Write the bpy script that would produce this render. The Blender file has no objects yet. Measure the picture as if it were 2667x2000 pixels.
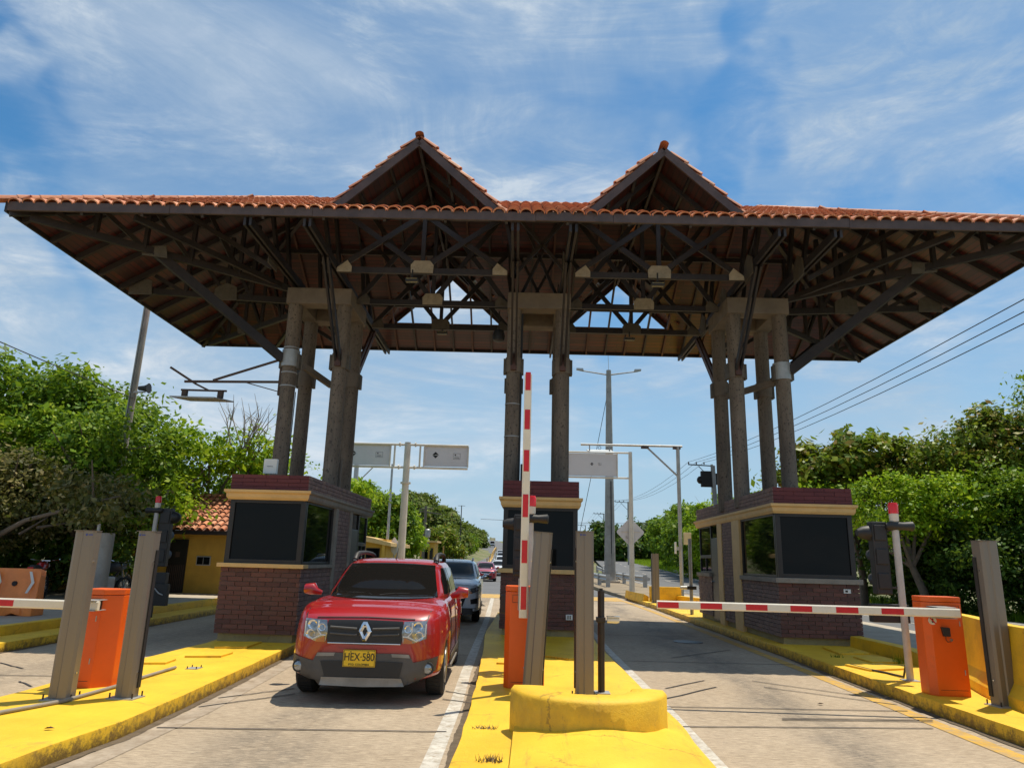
import bpy, bmesh, math, random
import numpy as np
from mathutils import Vector, Matrix
from mathutils.bvhtree import BVHTree
R = math.radians
random.seed(7)
sc = bpy.context.scene
col = sc.collection

# ------------------------------------------------------------------ camera, sky, sun, exposure
CAM_H = 1.64
def camera():
    yaw, pitch, roll = R(-1.9675), R(13.9158), R(1.55)
    f = Vector((math.sin(yaw)*math.cos(pitch), math.cos(yaw)*math.cos(pitch), math.sin(pitch)))
    r = Vector((math.cos(yaw), -math.sin(yaw), 0))
    u = r.cross(f)
    r2 = r*math.cos(roll)+u*math.sin(roll)
    u2 = -r*math.sin(roll)+u*math.cos(roll)
    cd = bpy.data.cameras.new('camera'); cam = bpy.data.objects.new('camera', cd); col.objects.link(cam)
    m = Matrix((r2, u2, -f)).transposed().to_4x4(); m.translation = (0, 0, CAM_H)
    cam.matrix_world = m
    cd.sensor_width = 36; cd.lens = 24.97; cd.clip_start = .05; cd.clip_end = 6000
    sc.camera = cam
camera()

SUN = Vector((.22, .21, 1)).normalized()
sun_elev = math.asin(SUN.z); sun_az = math.atan2(SUN.x, SUN.y)
sd = bpy.data.lights.new('sun', 'SUN'); sd.energy = 4.6; sd.angle = R(.53); sd.color = (1, .92, .77)
so = bpy.data.objects.new('sun', sd); col.objects.link(so)
so.rotation_euler = (-SUN).to_track_quat('-Z', 'Y').to_euler()

def sky():
    w = bpy.data.worlds.new('World'); sc.world = w; w.use_nodes = True
    nt = w.node_tree; nt.nodes.clear(); N = nt.nodes.new; L = nt.links.new
    out = N('ShaderNodeOutputWorld'); bg = N('ShaderNodeBackground'); bg.inputs[1].default_value = SKY_STRENGTH
    st = N('ShaderNodeTexSky'); st.sky_type = 'NISHITA'; st.sun_disc = False
    st.sun_elevation = sun_elev; st.sun_rotation = sun_az; st.ozone_density = 2.2; st.air_density = 1.0; st.dust_density = .6
    hs = N('ShaderNodeHueSaturation'); hs.inputs['Saturation'].default_value = 1.18; hs.inputs['Value'].default_value = 1.0
    L(st.outputs[0], hs.inputs['Color'])
    tc = N('ShaderNodeTexCoord'); sep = N('ShaderNodeSeparateXYZ'); L(tc.outputs['Generated'], sep.inputs[0])
    cb = N('ShaderNodeMapping'); cb.inputs['Scale'].default_value = (1, 1, 1.35); L(tc.outputs['Generated'], cb.inputs[0])
    def noise(scale, det, rough, dist, rot, scl, off):
        mp = N('ShaderNodeMapping'); mp.inputs['Rotation'].default_value = rot; mp.inputs['Scale'].default_value = scl; mp.inputs['Location'].default_value = off
        L(cb.outputs[0], mp.inputs[0])
        n = N('ShaderNodeTexNoise'); n.inputs['Scale'].default_value = scale; n.inputs['Detail'].default_value = det
        n.inputs['Roughness'].default_value = rough; n.inputs['Distortion'].default_value = dist
        L(mp.outputs[0], n.inputs['Vector']); return n.outputs['Fac']
    def ramp(f, a, b, c=1.0):
        m = N('ShaderNodeMapRange'); m.interpolation_type = 'SMOOTHSTEP'; m.inputs[1].default_value = a; m.inputs[2].default_value = b; m.inputs[4].default_value = c
        L(f, m.inputs[0]); return m.outputs[0]
    def mth(op, a, b, cl=True):
        m = N('ShaderNodeMath'); m.operation = op; m.use_clamp = cl
        for i, v in enumerate((a, b)):
            if isinstance(v, (int, float)): m.inputs[i].default_value = v
            else: L(v, m.inputs[i])
        return m.outputs[0]
    warp = N('ShaderNodeTexNoise'); warp.inputs['Scale'].default_value = 2.2; warp.inputs['Detail'].default_value = 5; L(tc.outputs['Generated'], warp.inputs['Vector'])
    wv = N('ShaderNodeVectorMath'); wv.operation = 'MULTIPLY_ADD'; L(warp.outputs['Color'], wv.inputs[0]); wv.inputs[1].default_value = (.34, .34, .34); wv.inputs[2].default_value = (-.17, -.17, -.17)
    wd = N('ShaderNodeVectorMath'); wd.operation = 'ADD'; L(tc.outputs['Generated'], wd.inputs[0]); L(wv.outputs[0], wd.inputs[1])
    field = mth('MULTIPLY', noise(1.9, 6, .55, .5, (0, R(-30), 0), (.6, 1, 1.5), OFF1), .75, False)
    field = mth('ADD', field, mth('MULTIPLY', noise(6.5, 9, .62, .9, (0, R(-34), 0), (.5, 1, 1.7), OFF2), .42, False), False)
    for d, r, w in BANKS:      # broad banks of thin cloud and the clear gaps between them
        dp = N('ShaderNodeVectorMath'); dp.operation = 'DOT_PRODUCT'; L(wd.outputs[0], dp.inputs[0]); dp.inputs[1].default_value = Vector(d).normalized()
        m = N('ShaderNodeMapRange'); m.interpolation_type = 'SMOOTHSTEP'; m.inputs[1].default_value = math.cos(R(r)); m.inputs[2].default_value = 1; m.inputs[4].default_value = w; L(dp.outputs['Value'], m.inputs[0])
        field = mth('ADD', field, m.outputs[0], False)
    A = ramp(field, .31, .80)
    B = ramp(noise(3.4, 13, .66, 1.3, (0, R(-33), 0), (.55, 1, 1.7), (3.1, 1.2, 0)), .40, .66)
    C = ramp(noise(13, 11, .68, .8, (0, R(-30), 0), (.6, 1, 1.4), (1, 7, 2)), .36, .68)
    B2 = ramp(noise(2.1, 12, .64, 1.0, (0, R(-35), 0), (.6, 1, 1.5), (5.3, .2, 3)), .34, .64)
    mask = mth('MULTIPLY', A, mth('ADD', mth('MULTIPLY', B2, .45), mth('ADD', mth('MULTIPLY', B, .20), .36)))
    mask = mth('ADD', mask, mth('MULTIPLY', mth('MULTIPLY', B, C), mth('ADD', mth('MULTIPLY', A, .35), .16)))
    mask = mth('MULTIPLY', mask, .95)
    hz = mth('MULTIPLY', ramp(sep.outputs[2], .46, .0, .88), 1.0)   # pale haze low in the sky
    cc = N('ShaderNodeMix'); cc.data_type = 'RGBA'; L(mth('MULTIPLY', mth('ADD', mth('MULTIPLY', B, .55), mth('ADD', mth('MULTIPLY', C, .35), .12)), B2), cc.inputs[0]); cc.inputs[6].default_value = (3.9, 4.95, 6.1, 1); cc.inputs[7].default_value = CLOUD
    tint = N('ShaderNodeMix'); tint.data_type = 'RGBA'; tint.blend_type = 'MULTIPLY'; tint.inputs[0].default_value = 1; L(hs.outputs[0], tint.inputs[6]); tint.inputs[7].default_value = (.72, 1.12, 1.16, 1)
    mix = N('ShaderNodeMix'); mix.data_type = 'RGBA'
    L(mask, mix.inputs[0]); mix.inputs[7].default_value = CLOUD; L(cc.outputs[2], mix.inputs[7])
    hm = N('ShaderNodeMix'); hm.data_type = 'RGBA'; L(hz, hm.inputs[0]); L(tint.outputs[2], hm.inputs[6]); hm.inputs[7].default_value = (3.9, 5.3, 6.7, 1); L(hm.outputs[2], mix.inputs[6])
    L(mix.outputs[2], bg.inputs[0]); L(bg.outputs[0], out.inputs[0])
SKY_STRENGTH = .1
OFF1 = (1.3, 4.7, 0); OFF2 = (2.2, .4, 0)
CLOUD = (7.0, 7.5, 8.0, 1)
BANKS = [((-.208, .801, .561), 26, .34), ((-.35, .78, .42), 18, .18), ((.45, .75, .50), 16, .14), ((.197, .767, .66), 16, .14), ((-.42, .70, .55), 9, .16), ((.449, .857, .252), 16, .12),
         ((-.556, .733, .392), 12, -.34), ((.085, .83, .545), 11, -.30), ((-.50, .66, .56), 9, -.16), ((.60, .72, .35), 12, -.16), ((.221, .925, .31), 12, -.12), ((.30, .79, .50), 8, -.10)]
sky()
vs = sc.view_settings; vs.view_transform = 'Standard'; vs.look = 'None'; vs.exposure = .16; vs.gamma = 1
try: sc.cycles.max_bounces = 8; sc.cycles.diffuse_bounces = 4
except Exception: pass

# ------------------------------------------------------------------ materials
class NT:
    def __init__(s, name):
        s.m = bpy.data.materials.new(name); s.m.use_nodes = True; s.nt = s.m.node_tree
        s.b = s.nt.nodes['Principled BSDF']
    def n(s, t, **k):
        x = s.nt.nodes.new(t)
        for a, v in k.items():
            if a[0] == '_': setattr(x, a[1:], v)
            else: x.inputs[a.replace('__', ' ')].default_value = v
        return x
    def l(s, a, b): s.nt.links.new(a, b)
    def noise(s, scale, det=4, rough=.6, vec=None, scl=None, space='Object'):
        tc = s.n('ShaderNodeTexCoord'); mp = s.n('ShaderNodeMapping')
        if scl: mp.inputs['Scale'].default_value = scl
        s.l(tc.outputs[space], mp.inputs[0])
        x = s.n('ShaderNodeTexNoise', Scale=scale, Detail=det, Roughness=rough); s.l(mp.outputs[0], x.inputs['Vector']); return x.outputs['Fac']
    def rng(s, f, a, b, lo=0., hi=1., sm=False):
        x = s.n('ShaderNodeMapRange'); x.inputs[1].default_value = a; x.inputs[2].default_value = b; x.inputs[3].default_value = lo; x.inputs[4].default_value = hi
        if sm: x.interpolation_type = 'SMOOTHSTEP'
        s.l(f, x.inputs[0]); return x.outputs[0]
    def mix(s, f, a, b):
        x = s.n('ShaderNodeMix', _data_type='RGBA')
        for i, v in ((0, f), (6, a), (7, b)):
            if isinstance(v, (int, float)): x.inputs[i].default_value = v
            elif isinstance(v, tuple): x.inputs[i].default_value = (*v, 1) if len(v) == 3 else v
            else: s.l(v, x.inputs[i])
        return x.outputs[2]
    def mul(s, a, b, op='MULTIPLY'):
        x = s.n('ShaderNodeMath', _operation=op)
        for i, v in enumerate((a, b)):
            if isinstance(v, (int, float)): x.inputs[i].default_value = v
            else: s.l(v, x.inputs[i])
        return x.outputs[0]
    def bump(s, h, st=.3, d=.02):
        x = s.n('ShaderNodeBump', Strength=st, Distance=d); s.l(h, x.inputs['Height']); s.l(x.outputs[0], s.b.inputs['Normal'])
def plain(name, c, rough=.6, metal=0, var=.25, vs=3., bump=0., bs=60., coat=0, spec=.5, dirt=None, scl=None, emit=0, dt=(.55, .75)):
    t = NT(name)
    t.b.inputs['Roughness'].default_value = rough; t.b.inputs['Metallic'].default_value = metal
    t.b.inputs['Coat Weight'].default_value = coat; t.b.inputs['Coat Roughness'].default_value = .03
    t.b.inputs['Specular IOR Level'].default_value = spec
    n1 = t.noise(vs, 5, .65, scl=scl)
    c1 = t.mix(t.rng(n1, .3, .7), tuple(x*(1-var) for x in c), tuple(min(1, x*(1+var*.6)) for x in c))
    if dirt:
        n2 = t.noise(vs*2.3, 8, .75, scl=scl); c1 = t.mix(t.rng(n2, dt[0], dt[1], 0, dirt[3] if len(dirt) > 3 else .8), c1, dirt[:3])
    t.l(c1, t.b.inputs['Base Color'])
    if bump: t.bump(t.noise(bs, 6, .7, scl=scl), bump)
    if emit:
        t.l(c1, t.b.inputs['Emission Color']); t.b.inputs['Emission Strength'].default_value = emit
    return t.m
M = {}
def yellow():
    t = NT('yellow_road_paint'); t.b.inputs['Roughness'].default_value = .6
    a = t.noise(1.3, 6, .6); c = t.mix(t.rng(a, .3, .7), (.71, .40, .011), (.86, .54, .024))
    c = t.mix(t.rng(t.noise(14, 8, .75), .5, .8, 0, .35), c, (.90, .60, .06))
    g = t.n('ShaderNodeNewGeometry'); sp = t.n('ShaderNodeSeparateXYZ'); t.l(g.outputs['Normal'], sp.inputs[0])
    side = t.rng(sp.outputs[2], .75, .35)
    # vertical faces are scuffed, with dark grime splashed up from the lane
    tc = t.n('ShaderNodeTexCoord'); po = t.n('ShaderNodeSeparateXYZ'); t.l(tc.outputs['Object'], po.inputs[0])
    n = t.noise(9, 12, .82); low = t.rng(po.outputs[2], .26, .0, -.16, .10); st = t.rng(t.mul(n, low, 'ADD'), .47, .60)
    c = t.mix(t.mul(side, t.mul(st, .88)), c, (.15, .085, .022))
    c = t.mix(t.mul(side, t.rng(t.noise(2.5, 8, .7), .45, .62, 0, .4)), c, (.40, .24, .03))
    # chipped paint, old specks and hairline cracks on top
    c = t.mix(t.mul(t.rng(t.noise(2.4, 13, .85), .57, .66), .55), c, (.36, .21, .05))
    c = t.mix(t.rng(t.noise(1.2, 9, .8, scl=(6, .7, 1)), .56, .68, 0, .5), c, (.34, .2, .04))
    c = t.mix(t.mul(t.rng(t.noise(55, 3, .6), .69, .74), .6), c, (.16, .09, .02))
    wp = t.n('ShaderNodeTexNoise', Scale=1.6, Detail=6., Roughness=.7); t.l(tc.outputs['Object'], wp.inputs['Vector'])
    va = t.n('ShaderNodeVectorMath', _operation='MULTIPLY_ADD'); t.l(wp.outputs['Color'], va.inputs[0]); va.inputs[1].default_value = (.5, .5, .5); t.l(tc.outputs['Object'], va.inputs[2])
    vo = t.n('ShaderNodeTexVoronoi', _feature='DISTANCE_TO_EDGE', Scale=.75); t.l(va.outputs[0], vo.inputs['Vector'])
    cr = t.mul(t.rng(vo.outputs['Distance'], .010, .003), t.rng(t.noise(.9, 4, .6), .46, .56))
    c = t.mix(t.mul(cr, .5), c, (.16, .09, .02))
    t.l(c, t.b.inputs['Base Color']); t.bump(t.noise(30, 8, .75), .5, .014); return t.m
M['yellow'] = yellow()
def concrete_road():
    t = NT('worn_concrete_road'); t.b.inputs['Roughness'].default_value = .8
    a = t.noise(.7, 6, .6); c = t.mix(t.rng(a, .3, .7), (.35, .26, .165), (.47, .365, .25))
    b = t.noise(55, 8, .8); c = t.mix(t.rng(b, .35, .75, 0, .5), c, (.16, .13, .105))
    tc = t.n('ShaderNodeTexCoord'); s = t.n('ShaderNodeSeparateXYZ'); t.l(tc.outputs['Object'], s.inputs[0])
    wob = t.mul(t.rng(t.noise(.35, 3, .5), 0, 1, -1.1, 1.1), 1)
    x = t.mul(s.outputs[0], wob, 'ADD')
    n2 = t.noise(1.6, 10, .75, scl=(1, .35, 1))
    for cx, w, k in ((3.15, .80, .85), (-2.2, .7, .75), (-7, .9, .5)):
        d = t.mul(x, cx, 'SUBTRACT'); d = t.mul(d, 0, 'ADD'); ab = t.n('ShaderNodeMath', _operation='ABSOLUTE'); t.l(d, ab.inputs[0])
        m = t.mul(t.rng(ab.outputs[0], w, 0, 0, 1, True), t.rng(n2, .34, .56, 0, k))
        c = t.mix(m, c, (.085, .070, .056))
    # fine tyre grain along the lane
    gr = t.noise(3, 8, .7, scl=(14, .8, 1)); c = t.mix(t.rng(gr, .5, .75, 0, .3), c, (.20, .15, .11))
    ag = t.noise(9, 9, .8, scl=(.8, 7, 1)); c = t.mix(t.rng(ag, .48, .62, 0, .75), c, (.56, .45, .32)); c = t.mix(t.rng(ag, .50, .38, 0, .8), c, (.17, .13, .09))
    sp_ = t.noise(3.5, 12, .85); c = t.mix(t.rng(sp_, .58, .66, 0, .75), c, (.11, .09, .07))
    t.l(c, t.b.inputs['Base Color']); t.bump(t.noise(70, 6, .8), .35, .006); return t.m
M['road'] = concrete_road()
M['asphalt'] = plain('grey_asphalt', (.125, .125, .128), .85, var=.15, vs=.6, bump=.3, bs=60, dirt=(.08, .08, .08, .4))
M['white_paint'] = plain('worn_white_road_paint', (.56, .52, .45), .7, vs=4, dirt=(.30, .235, .16, 1.), dt=(.46, .66))
M['road_yellow'] = plain('worn_yellow_line_paint', (.60, .34, .03), .7, vs=3, dirt=(.35, .25, .14, .95), dt=(.42, .62))
M['gutter'] = plain('smooth_gutter_cement', (.40, .325, .245), .85, var=.2, vs=2, dirt=(.24, .18, .12, .9), bump=.2, dt=(.42, .64))
M['grime'] = plain('dirt_and_grit', (.13, .095, .06), .95, var=.4, vs=9, bump=.6, bs=40)
M['walk'] = plain('pale_concrete_walk', (.42, .36, .28), .85, var=.2, vs=1.2, bump=.3, bs=30, dirt=(.2, .17, .13, .6))
M['dirt'] = plain('dry_soil', (.27, .21, .14), .95, var=.35, vs=.5, bump=.5, bs=8, dirt=(.1, .13, .04, .7))
def ground_mat():
    t = NT('grass_and_soil'); t.b.inputs['Roughness'].default_value = .95
    c = t.mix(t.rng(t.noise(.25, 6, .7), .4, .6), (.10, .13, .03), (.24, .19, .12))
    c = t.mix(t.rng(t.noise(3, 6, .7), .4, .65, 0, .6), c, (.06, .10, .02)); t.l(c, t.b.inputs['Base Color'])
    t.bump(t.noise(4, 6, .8), .6, .1); return t.m
M['ground'] = ground_mat()
M['joint'] = plain('dark_joint_sealant', (.045, .04, .038), .8)
def wood(name, a, b, vs=2, rough=.6):
    t = NT(name); t.b.inputs['Roughness'].default_value = rough
    c = t.mix(t.rng(t.noise(vs, 6, .7), .3, .7), a, b)
    c = t.mix(t.rng(t.noise(9, 8, .8), .5, .75, 0, .5), c, tuple(x*.45 for x in a)); t.l(c, t.b.inputs['Base Color']); t.bump(t.noise(25, 5, .7), .25, .01); return t.m
M['wood'] = wood('dark_weathered_timber', (.017, .014, .015), (.040, .030, .029))
M['wood_pale'] = wood('greyed_timber_fascia', (.055, .036, .032), (.115, .075, .064))
M['wood_red'] = wood('red_brown_timber', (.06, .024, .018), (.11, .045, .03))
def boards():
    t = NT('varnished_ceiling_boards'); t.b.inputs['Roughness'].default_value = .42
    uv = t.n('ShaderNodeUVMap', _uv_map='UVMap')
    br = t.n('ShaderNodeTexBrick', _offset=.37, Scale=1.0); br.inputs['Mortar Size'].default_value = .016; br.inputs['Brick Width'].default_value = 2.6; br.inputs['Row Height'].default_value = .13
    br.inputs['Mortar Smooth'].default_value = .3; br.inputs['Color1'].default_value = (.095, .015, .009, 1); br.inputs['Color2'].default_value = (.032, .008, .008, 1); br.inputs['Mortar'].default_value = (.012, .006, .005, 1)
    t.l(uv.outputs[0], br.inputs['Vector'])
    c = t.mix(t.rng(t.noise(.8, 7, .7), .45, .7, 0, .6), br.outputs['Color'], (.045, .026, .030))
    c = t.mix(t.rng(t.noise(2.5, 7, .7), .5, .75, 0, .6), c, (.06, .03, .025))
    t.l(c, t.b.inputs['Base Color']); t.bump(br.outputs['Fac'], -.5, .012); return t.m
M['boards'] = boards()
def island_var(name, cols, rough=.7, bump=.3, dirt=None, vs=6, seam=None, trans=0):
    t = NT(name); t.b.inputs['Roughness'].default_value = rough
    if trans: t.b.inputs['Specular IOR Level'].default_value = .18
    g = t.n('ShaderNodeNewGeometry'); cr = t.n('ShaderNodeValToRGB'); e = cr.color_ramp.elements
    while len(e) < len(cols): e.new(.5)
    for i, c in enumerate(cols): e[i].position = i/(len(cols)-1); e[i].color = (*c, 1)
    t.l(g.outputs['Random Per Island'], cr.inputs[0]); c = cr.outputs[0]
    if dirt: c = t.mix(t.rng(t.noise(vs, 8, .75), .5, .7, 0, dirt[3]), c, dirt[:3])
    if trans:       # noise varies patches of twigs between a darker and a brighter, yellower tone
        dk = t.n('ShaderNodeMix', _data_type='RGBA', _blend_type='MULTIPLY'); dk.inputs[0].default_value = 1; t.l(c, dk.inputs[6]); dk.inputs[7].default_value = (.62, .66, .7, 1)
        lt = t.n('ShaderNodeMix', _data_type='RGBA', _blend_type='MULTIPLY'); lt.inputs[0].default_value = 1; t.l(c, lt.inputs[6]); lt.inputs[7].default_value = (1.75, 1.45, 1.1, 1)
        c = t.mix(t.rng(t.noise(1.1, 4, .7), .38, .62), dk.outputs[2], lt.outputs[2])
    t.l(c, t.b.inputs['Base Color'])
    if bump: t.bump(t.noise(40, 5, .7), bump, .01)
    if trans:
        tr = t.n('ShaderNodeBsdfTranslucent'); c2 = t.mix(.5, c, (.30, .42, .03)); t.l(c2, tr.inputs[0])
        ms = t.n('ShaderNodeMixShader', Fac=trans); t.l(t.b.outputs[0], ms.inputs[1]); t.l(tr.outputs[0], ms.inputs[2])
        t.l(ms.outputs[0], t.nt.nodes['Material Output'].inputs[0])
    return t.m
M['tile'] = island_var('clay_roof_tile', [(.52, .17, .075), (.62, .24, .11), (.42, .13, .06), (.66, .30, .16), (.56, .19, .085)], .75, .3, (.16, .09, .06, .75), 2.5)
M['tile_base'] = plain('mortar_under_tiles', (.20, .10, .07), .9, vs=4, dirt=(.1, .08, .07, .8))
M['brick'] = island_var('painted_red_brick', [(.105, .040, .031), (.155, .062, .046), (.085, .036, .030), (.13, .050, .037), (.115, .055, .045), (.14, .050, .036)], .75, .4, (.12, .07, .055, .6), 5)
M['brick_side'] = island_var('bare_purple_brick', [(.17, .11, .10), (.24, .155, .13), (.20, .125, .11), (.27, .18, .14)], .8, .4, (.09, .075, .07, .6), 5)
M['mortar'] = plain('mortar', (.26, .21, .16), .9, bump=.3)
M['mortar_dark'] = plain('dark_mortar', (.07, .06, .055), .9, bump=.3)
M['band'] = island_var('painted_maroon_brick', [(.095, .017, .021), (.125, .026, .028), (.085, .016, .020), (.11, .020, .024)], .7, .3, (.10, .02, .022, .5), 3)
M['cream'] = plain('cream_painted_trim', (.66, .43, .17), .6, var=.12, dirt=(.38, .25, .12, .5), bump=.1)
M['greysill'] = plain('grey_cement_trim', (.27, .235, .19), .8, dirt=(.12, .1, .09, .7), bump=.3)
M['plinth'] = plain('yellowed_plinth', (.30, .25, .12), .8, dirt=(.12, .11, .09, .8), bump=.3)
M['frame'] = plain('dark_bronze_frame', (.030, .026, .024), .4, .3, bump=.05)
def glass(name, c, r=.04, spec=.6):
    t = NT(name); t.b.inputs['Base Color'].default_value = (*c, 1); t.b.inputs['Roughness'].default_value = r
    t.b.inputs['Specular IOR Level'].default_value = spec; t.bump(t.noise(1.2, 2, .5), .02, .02); return t.m
M['glass'] = glass('tinted_window_glass', (.006, .007, .007), .03, .13)
M['carglass'] = glass('tinted_car_glass', (.010, .009, .008), .03, .12)
M['conc'] = plain('grey_precast_concrete', (.20, .16, .125), .85, var=.25, vs=2, bump=.4, bs=30, dirt=(.12, .10, .08, .6))
def colmat():
    t = NT('pitted_aggregate_concrete'); t.b.inputs['Roughness'].default_value = .85
    c = t.mix(t.rng(t.noise(1.5, 7, .7, scl=(2, 2, .5)), .3, .7), (.12, .092, .07), (.25, .195, .145))
    c = t.mix(t.rng(t.noise(28, 4, .6, scl=(1, 1, .6)), .56, .66, 0, .85), c, (.035, .028, .024))
    c = t.mix(t.rng(t.noise(22, 3, .6, scl=(1.6, 1.6, .06)), .5, .72, 0, .5), c, (.09, .075, .065))
    t.l(c, t.b.inputs['Base Color']); t.bump(t.noise(28, 4, .6, scl=(1, 1, .6)), .5, .02); return t.m
M['column'] = colmat()
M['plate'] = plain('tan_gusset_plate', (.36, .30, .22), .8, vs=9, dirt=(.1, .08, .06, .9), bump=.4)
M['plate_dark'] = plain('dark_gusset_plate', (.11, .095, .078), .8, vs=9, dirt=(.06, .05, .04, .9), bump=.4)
M['orange'] = plain('orange_powder_coat', (.78, .115, .008), .38, var=.08, vs=2, dirt=(.45, .10, .02, .5))
M['barrier_white'] = plain('white_boom_paint', (.78, .72, .60), .4, var=.06, vs=4, dirt=(.45, .4, .33, .35))
M['red'] = plain('red_reflective_tape', (.62, .012, .02), .35, var=.15, vs=8)
M['taupe'] = plain('taupe_anodised_metal', (.215, .185, .155), .42, .35, var=.08, vs=1.2, scl=(1, 1, .3), dirt=(.17, .14, .115, .3))
M['black'] = plain('black_rubber_plastic', (.022, .021, .021), .55, vs=4, bump=.05)
M['darkmetal'] = plain('black_painted_steel', (.035, .028, .024), .45, .2, vs=6, dirt=(.09, .06, .04, .5))
M['rust'] = plain('rusty_brown_steel', (.10, .065, .05), .7, .2, vs=8, dirt=(.2, .1, .06, .7))
M['galv'] = plain('galvanised_steel', (.42, .42, .41), .5, .4, vs=3, dirt=(.25, .22, .18, .5))
M['offwhite'] = plain('off_white_painted_steel', (.68, .62, .52), .5, vs=1, dirt=(.45, .37, .27, .4))
M['signalpole'] = plain('grey_white_pole_paint', (.50, .48, .45), .5, vs=2, dirt=(.3, .27, .22, .6))
M['panel'] = plain('bare_aluminium_sign_back', (.66, .64, .64), .55, .1, vs=.8, var=.06)
M['white_plastic'] = plain('white_plastic', (.70, .70, .66), .4, var=.05)
M['beige_box'] = plain('beige_junction_box', (.62, .52, .30), .5, var=.05)
M['poleconc'] = plain('spun_concrete_pole', (.33, .31, .275), .8, vs=2, bump=.2, dirt=(.25, .22, .18, .5))
M['polewood'] = plain('grey_wooden_pole', (.16, .13, .10), .85, vs=4, bump=.3)
M['beacon'] = glass('red_beacon_lens', (.75, .01, .012), .15, .6)
M['wire'] = plain('dark_cable', (.03, .03, .03), .6)
M['ledface'] = plain('yellowed_lamp_lens', (.75, .66, .34), .3, var=.05)
M['housewall'] = plain('ochre_house_wall', (.62, .36, .055), .8, vs=1, dirt=(.45, .27, .06, .4), bump=.15)
M['waterbarrier'] = plain('orange_plastic_barrier', (.95, .27, .06), .42, vs=2, dirt=(.5, .15, .05, .5))
M['tyre'] = plain('tyre_rubber', (.022, .021, .020), .8, vs=8, bump=.3, dirt=(.06, .05, .045, .5))
M['rim'] = plain('alloy_rim', (.35, .34, .33), .35, .8)
M['cladding'] = plain('dark_grey_bumper_plastic', (.085, .078, .072), .55, vs=4, bump=.05)
M['silverplastic'] = plain('dull_silver_plastic', (.27, .25, .22), .45, .2, vs=4, dirt=(.15, .13, .1, .4))
M['chrome'] = plain('chrome', (.80, .80, .80), .10, 1., var=.02)
M['headglass'] = plain('headlamp_lens', (.34, .36, .38), .08, .65, var=.5, vs=22)
M['amber'] = plain('amber_indicator', (.55, .20, .06), .2, .1)
M['platey'] = plain('yellow_number_plate', (.85, .52, .015), .4, var=.04)
M['ink'] = plain('black_lettering', (.012, .012, .012), .5)
M['blueink'] = plain('blue_lettering', (.03, .06, .30), .5)
M['trunk'] = plain('grey_brown_bark', (.17, .13, .095), .9, vs=5, bump=.5, dirt=(.08, .06, .045, .7))
M['deadwood'] = plain('pale_dead_branch', (.34, .28, .22), .9, vs=5)
def paint(name, c, metal=0., rough=.25):
    t = NT(name); t.b.inputs['Base Color'].default_value = (*c, 1); t.b.inputs['Roughness'].default_value = rough; t.b.inputs['Metallic'].default_value = metal
    t.b.inputs['Coat Weight'].default_value = 1; t.b.inputs['Coat Roughness'].default_value = .02
    t.l(t.mix(t.rng(t.noise(2, 4, .6), .5, .85, 0, .10), c, (.25, .2, .17)), t.b.inputs['Base Color']); return t.m
M['paint_red'] = paint('red_car_paint', (.36, .003, .005), .0, .35)
M['paint_silver'] = paint('silver_grey_car_paint', (.74, .77, .82), .0, .35)
M['paint_maroon'] = paint('crimson_car_paint', (.34, .012, .03), .2, .3)
M['paint_white'] = paint('white_car_paint', (.74, .74, .74))
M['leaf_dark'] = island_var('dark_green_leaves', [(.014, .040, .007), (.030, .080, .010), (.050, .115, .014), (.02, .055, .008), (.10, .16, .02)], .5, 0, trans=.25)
M['leaf_mid'] = island_var('mid_green_leaves', [(.035, .095, .008), (.09, .20, .012), (.16, .29, .014), (.06, .15, .010), (.27, .37, .03)], .5, 0, trans=.35)
M['leaf_bright'] = island_var('bright_green_leaves', [(.08, .20, .006), (.18, .34, .010), (.28, .42, .014), (.12, .27, .010), (.36, .47, .03)], .5, 0, trans=.4)
M['leaf_olive'] = island_var('dull_olive_leaves', [(.05, .06, .016), (.10, .105, .03), (.16, .145, .05), (.06, .075, .02), (.30, .28, .16)], .55, 0, trans=.2)
M['leaf_almond'] = island_var('leathery_green_leaves_with_rust_tips', [(.06, .12, .014), (.13, .21, .022), (.19, .26, .03), (.22, .14, .03), (.10, .20, .02), (.26, .33, .05)], .42, 0, trans=.3)
M['leaf_far'] = island_var('hillside_leaves', [(.045, .085, .022), (.085, .14, .030), (.13, .18, .045), (.07, .12, .028), (.15, .15, .06)], .7, 0, trans=.2)

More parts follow.
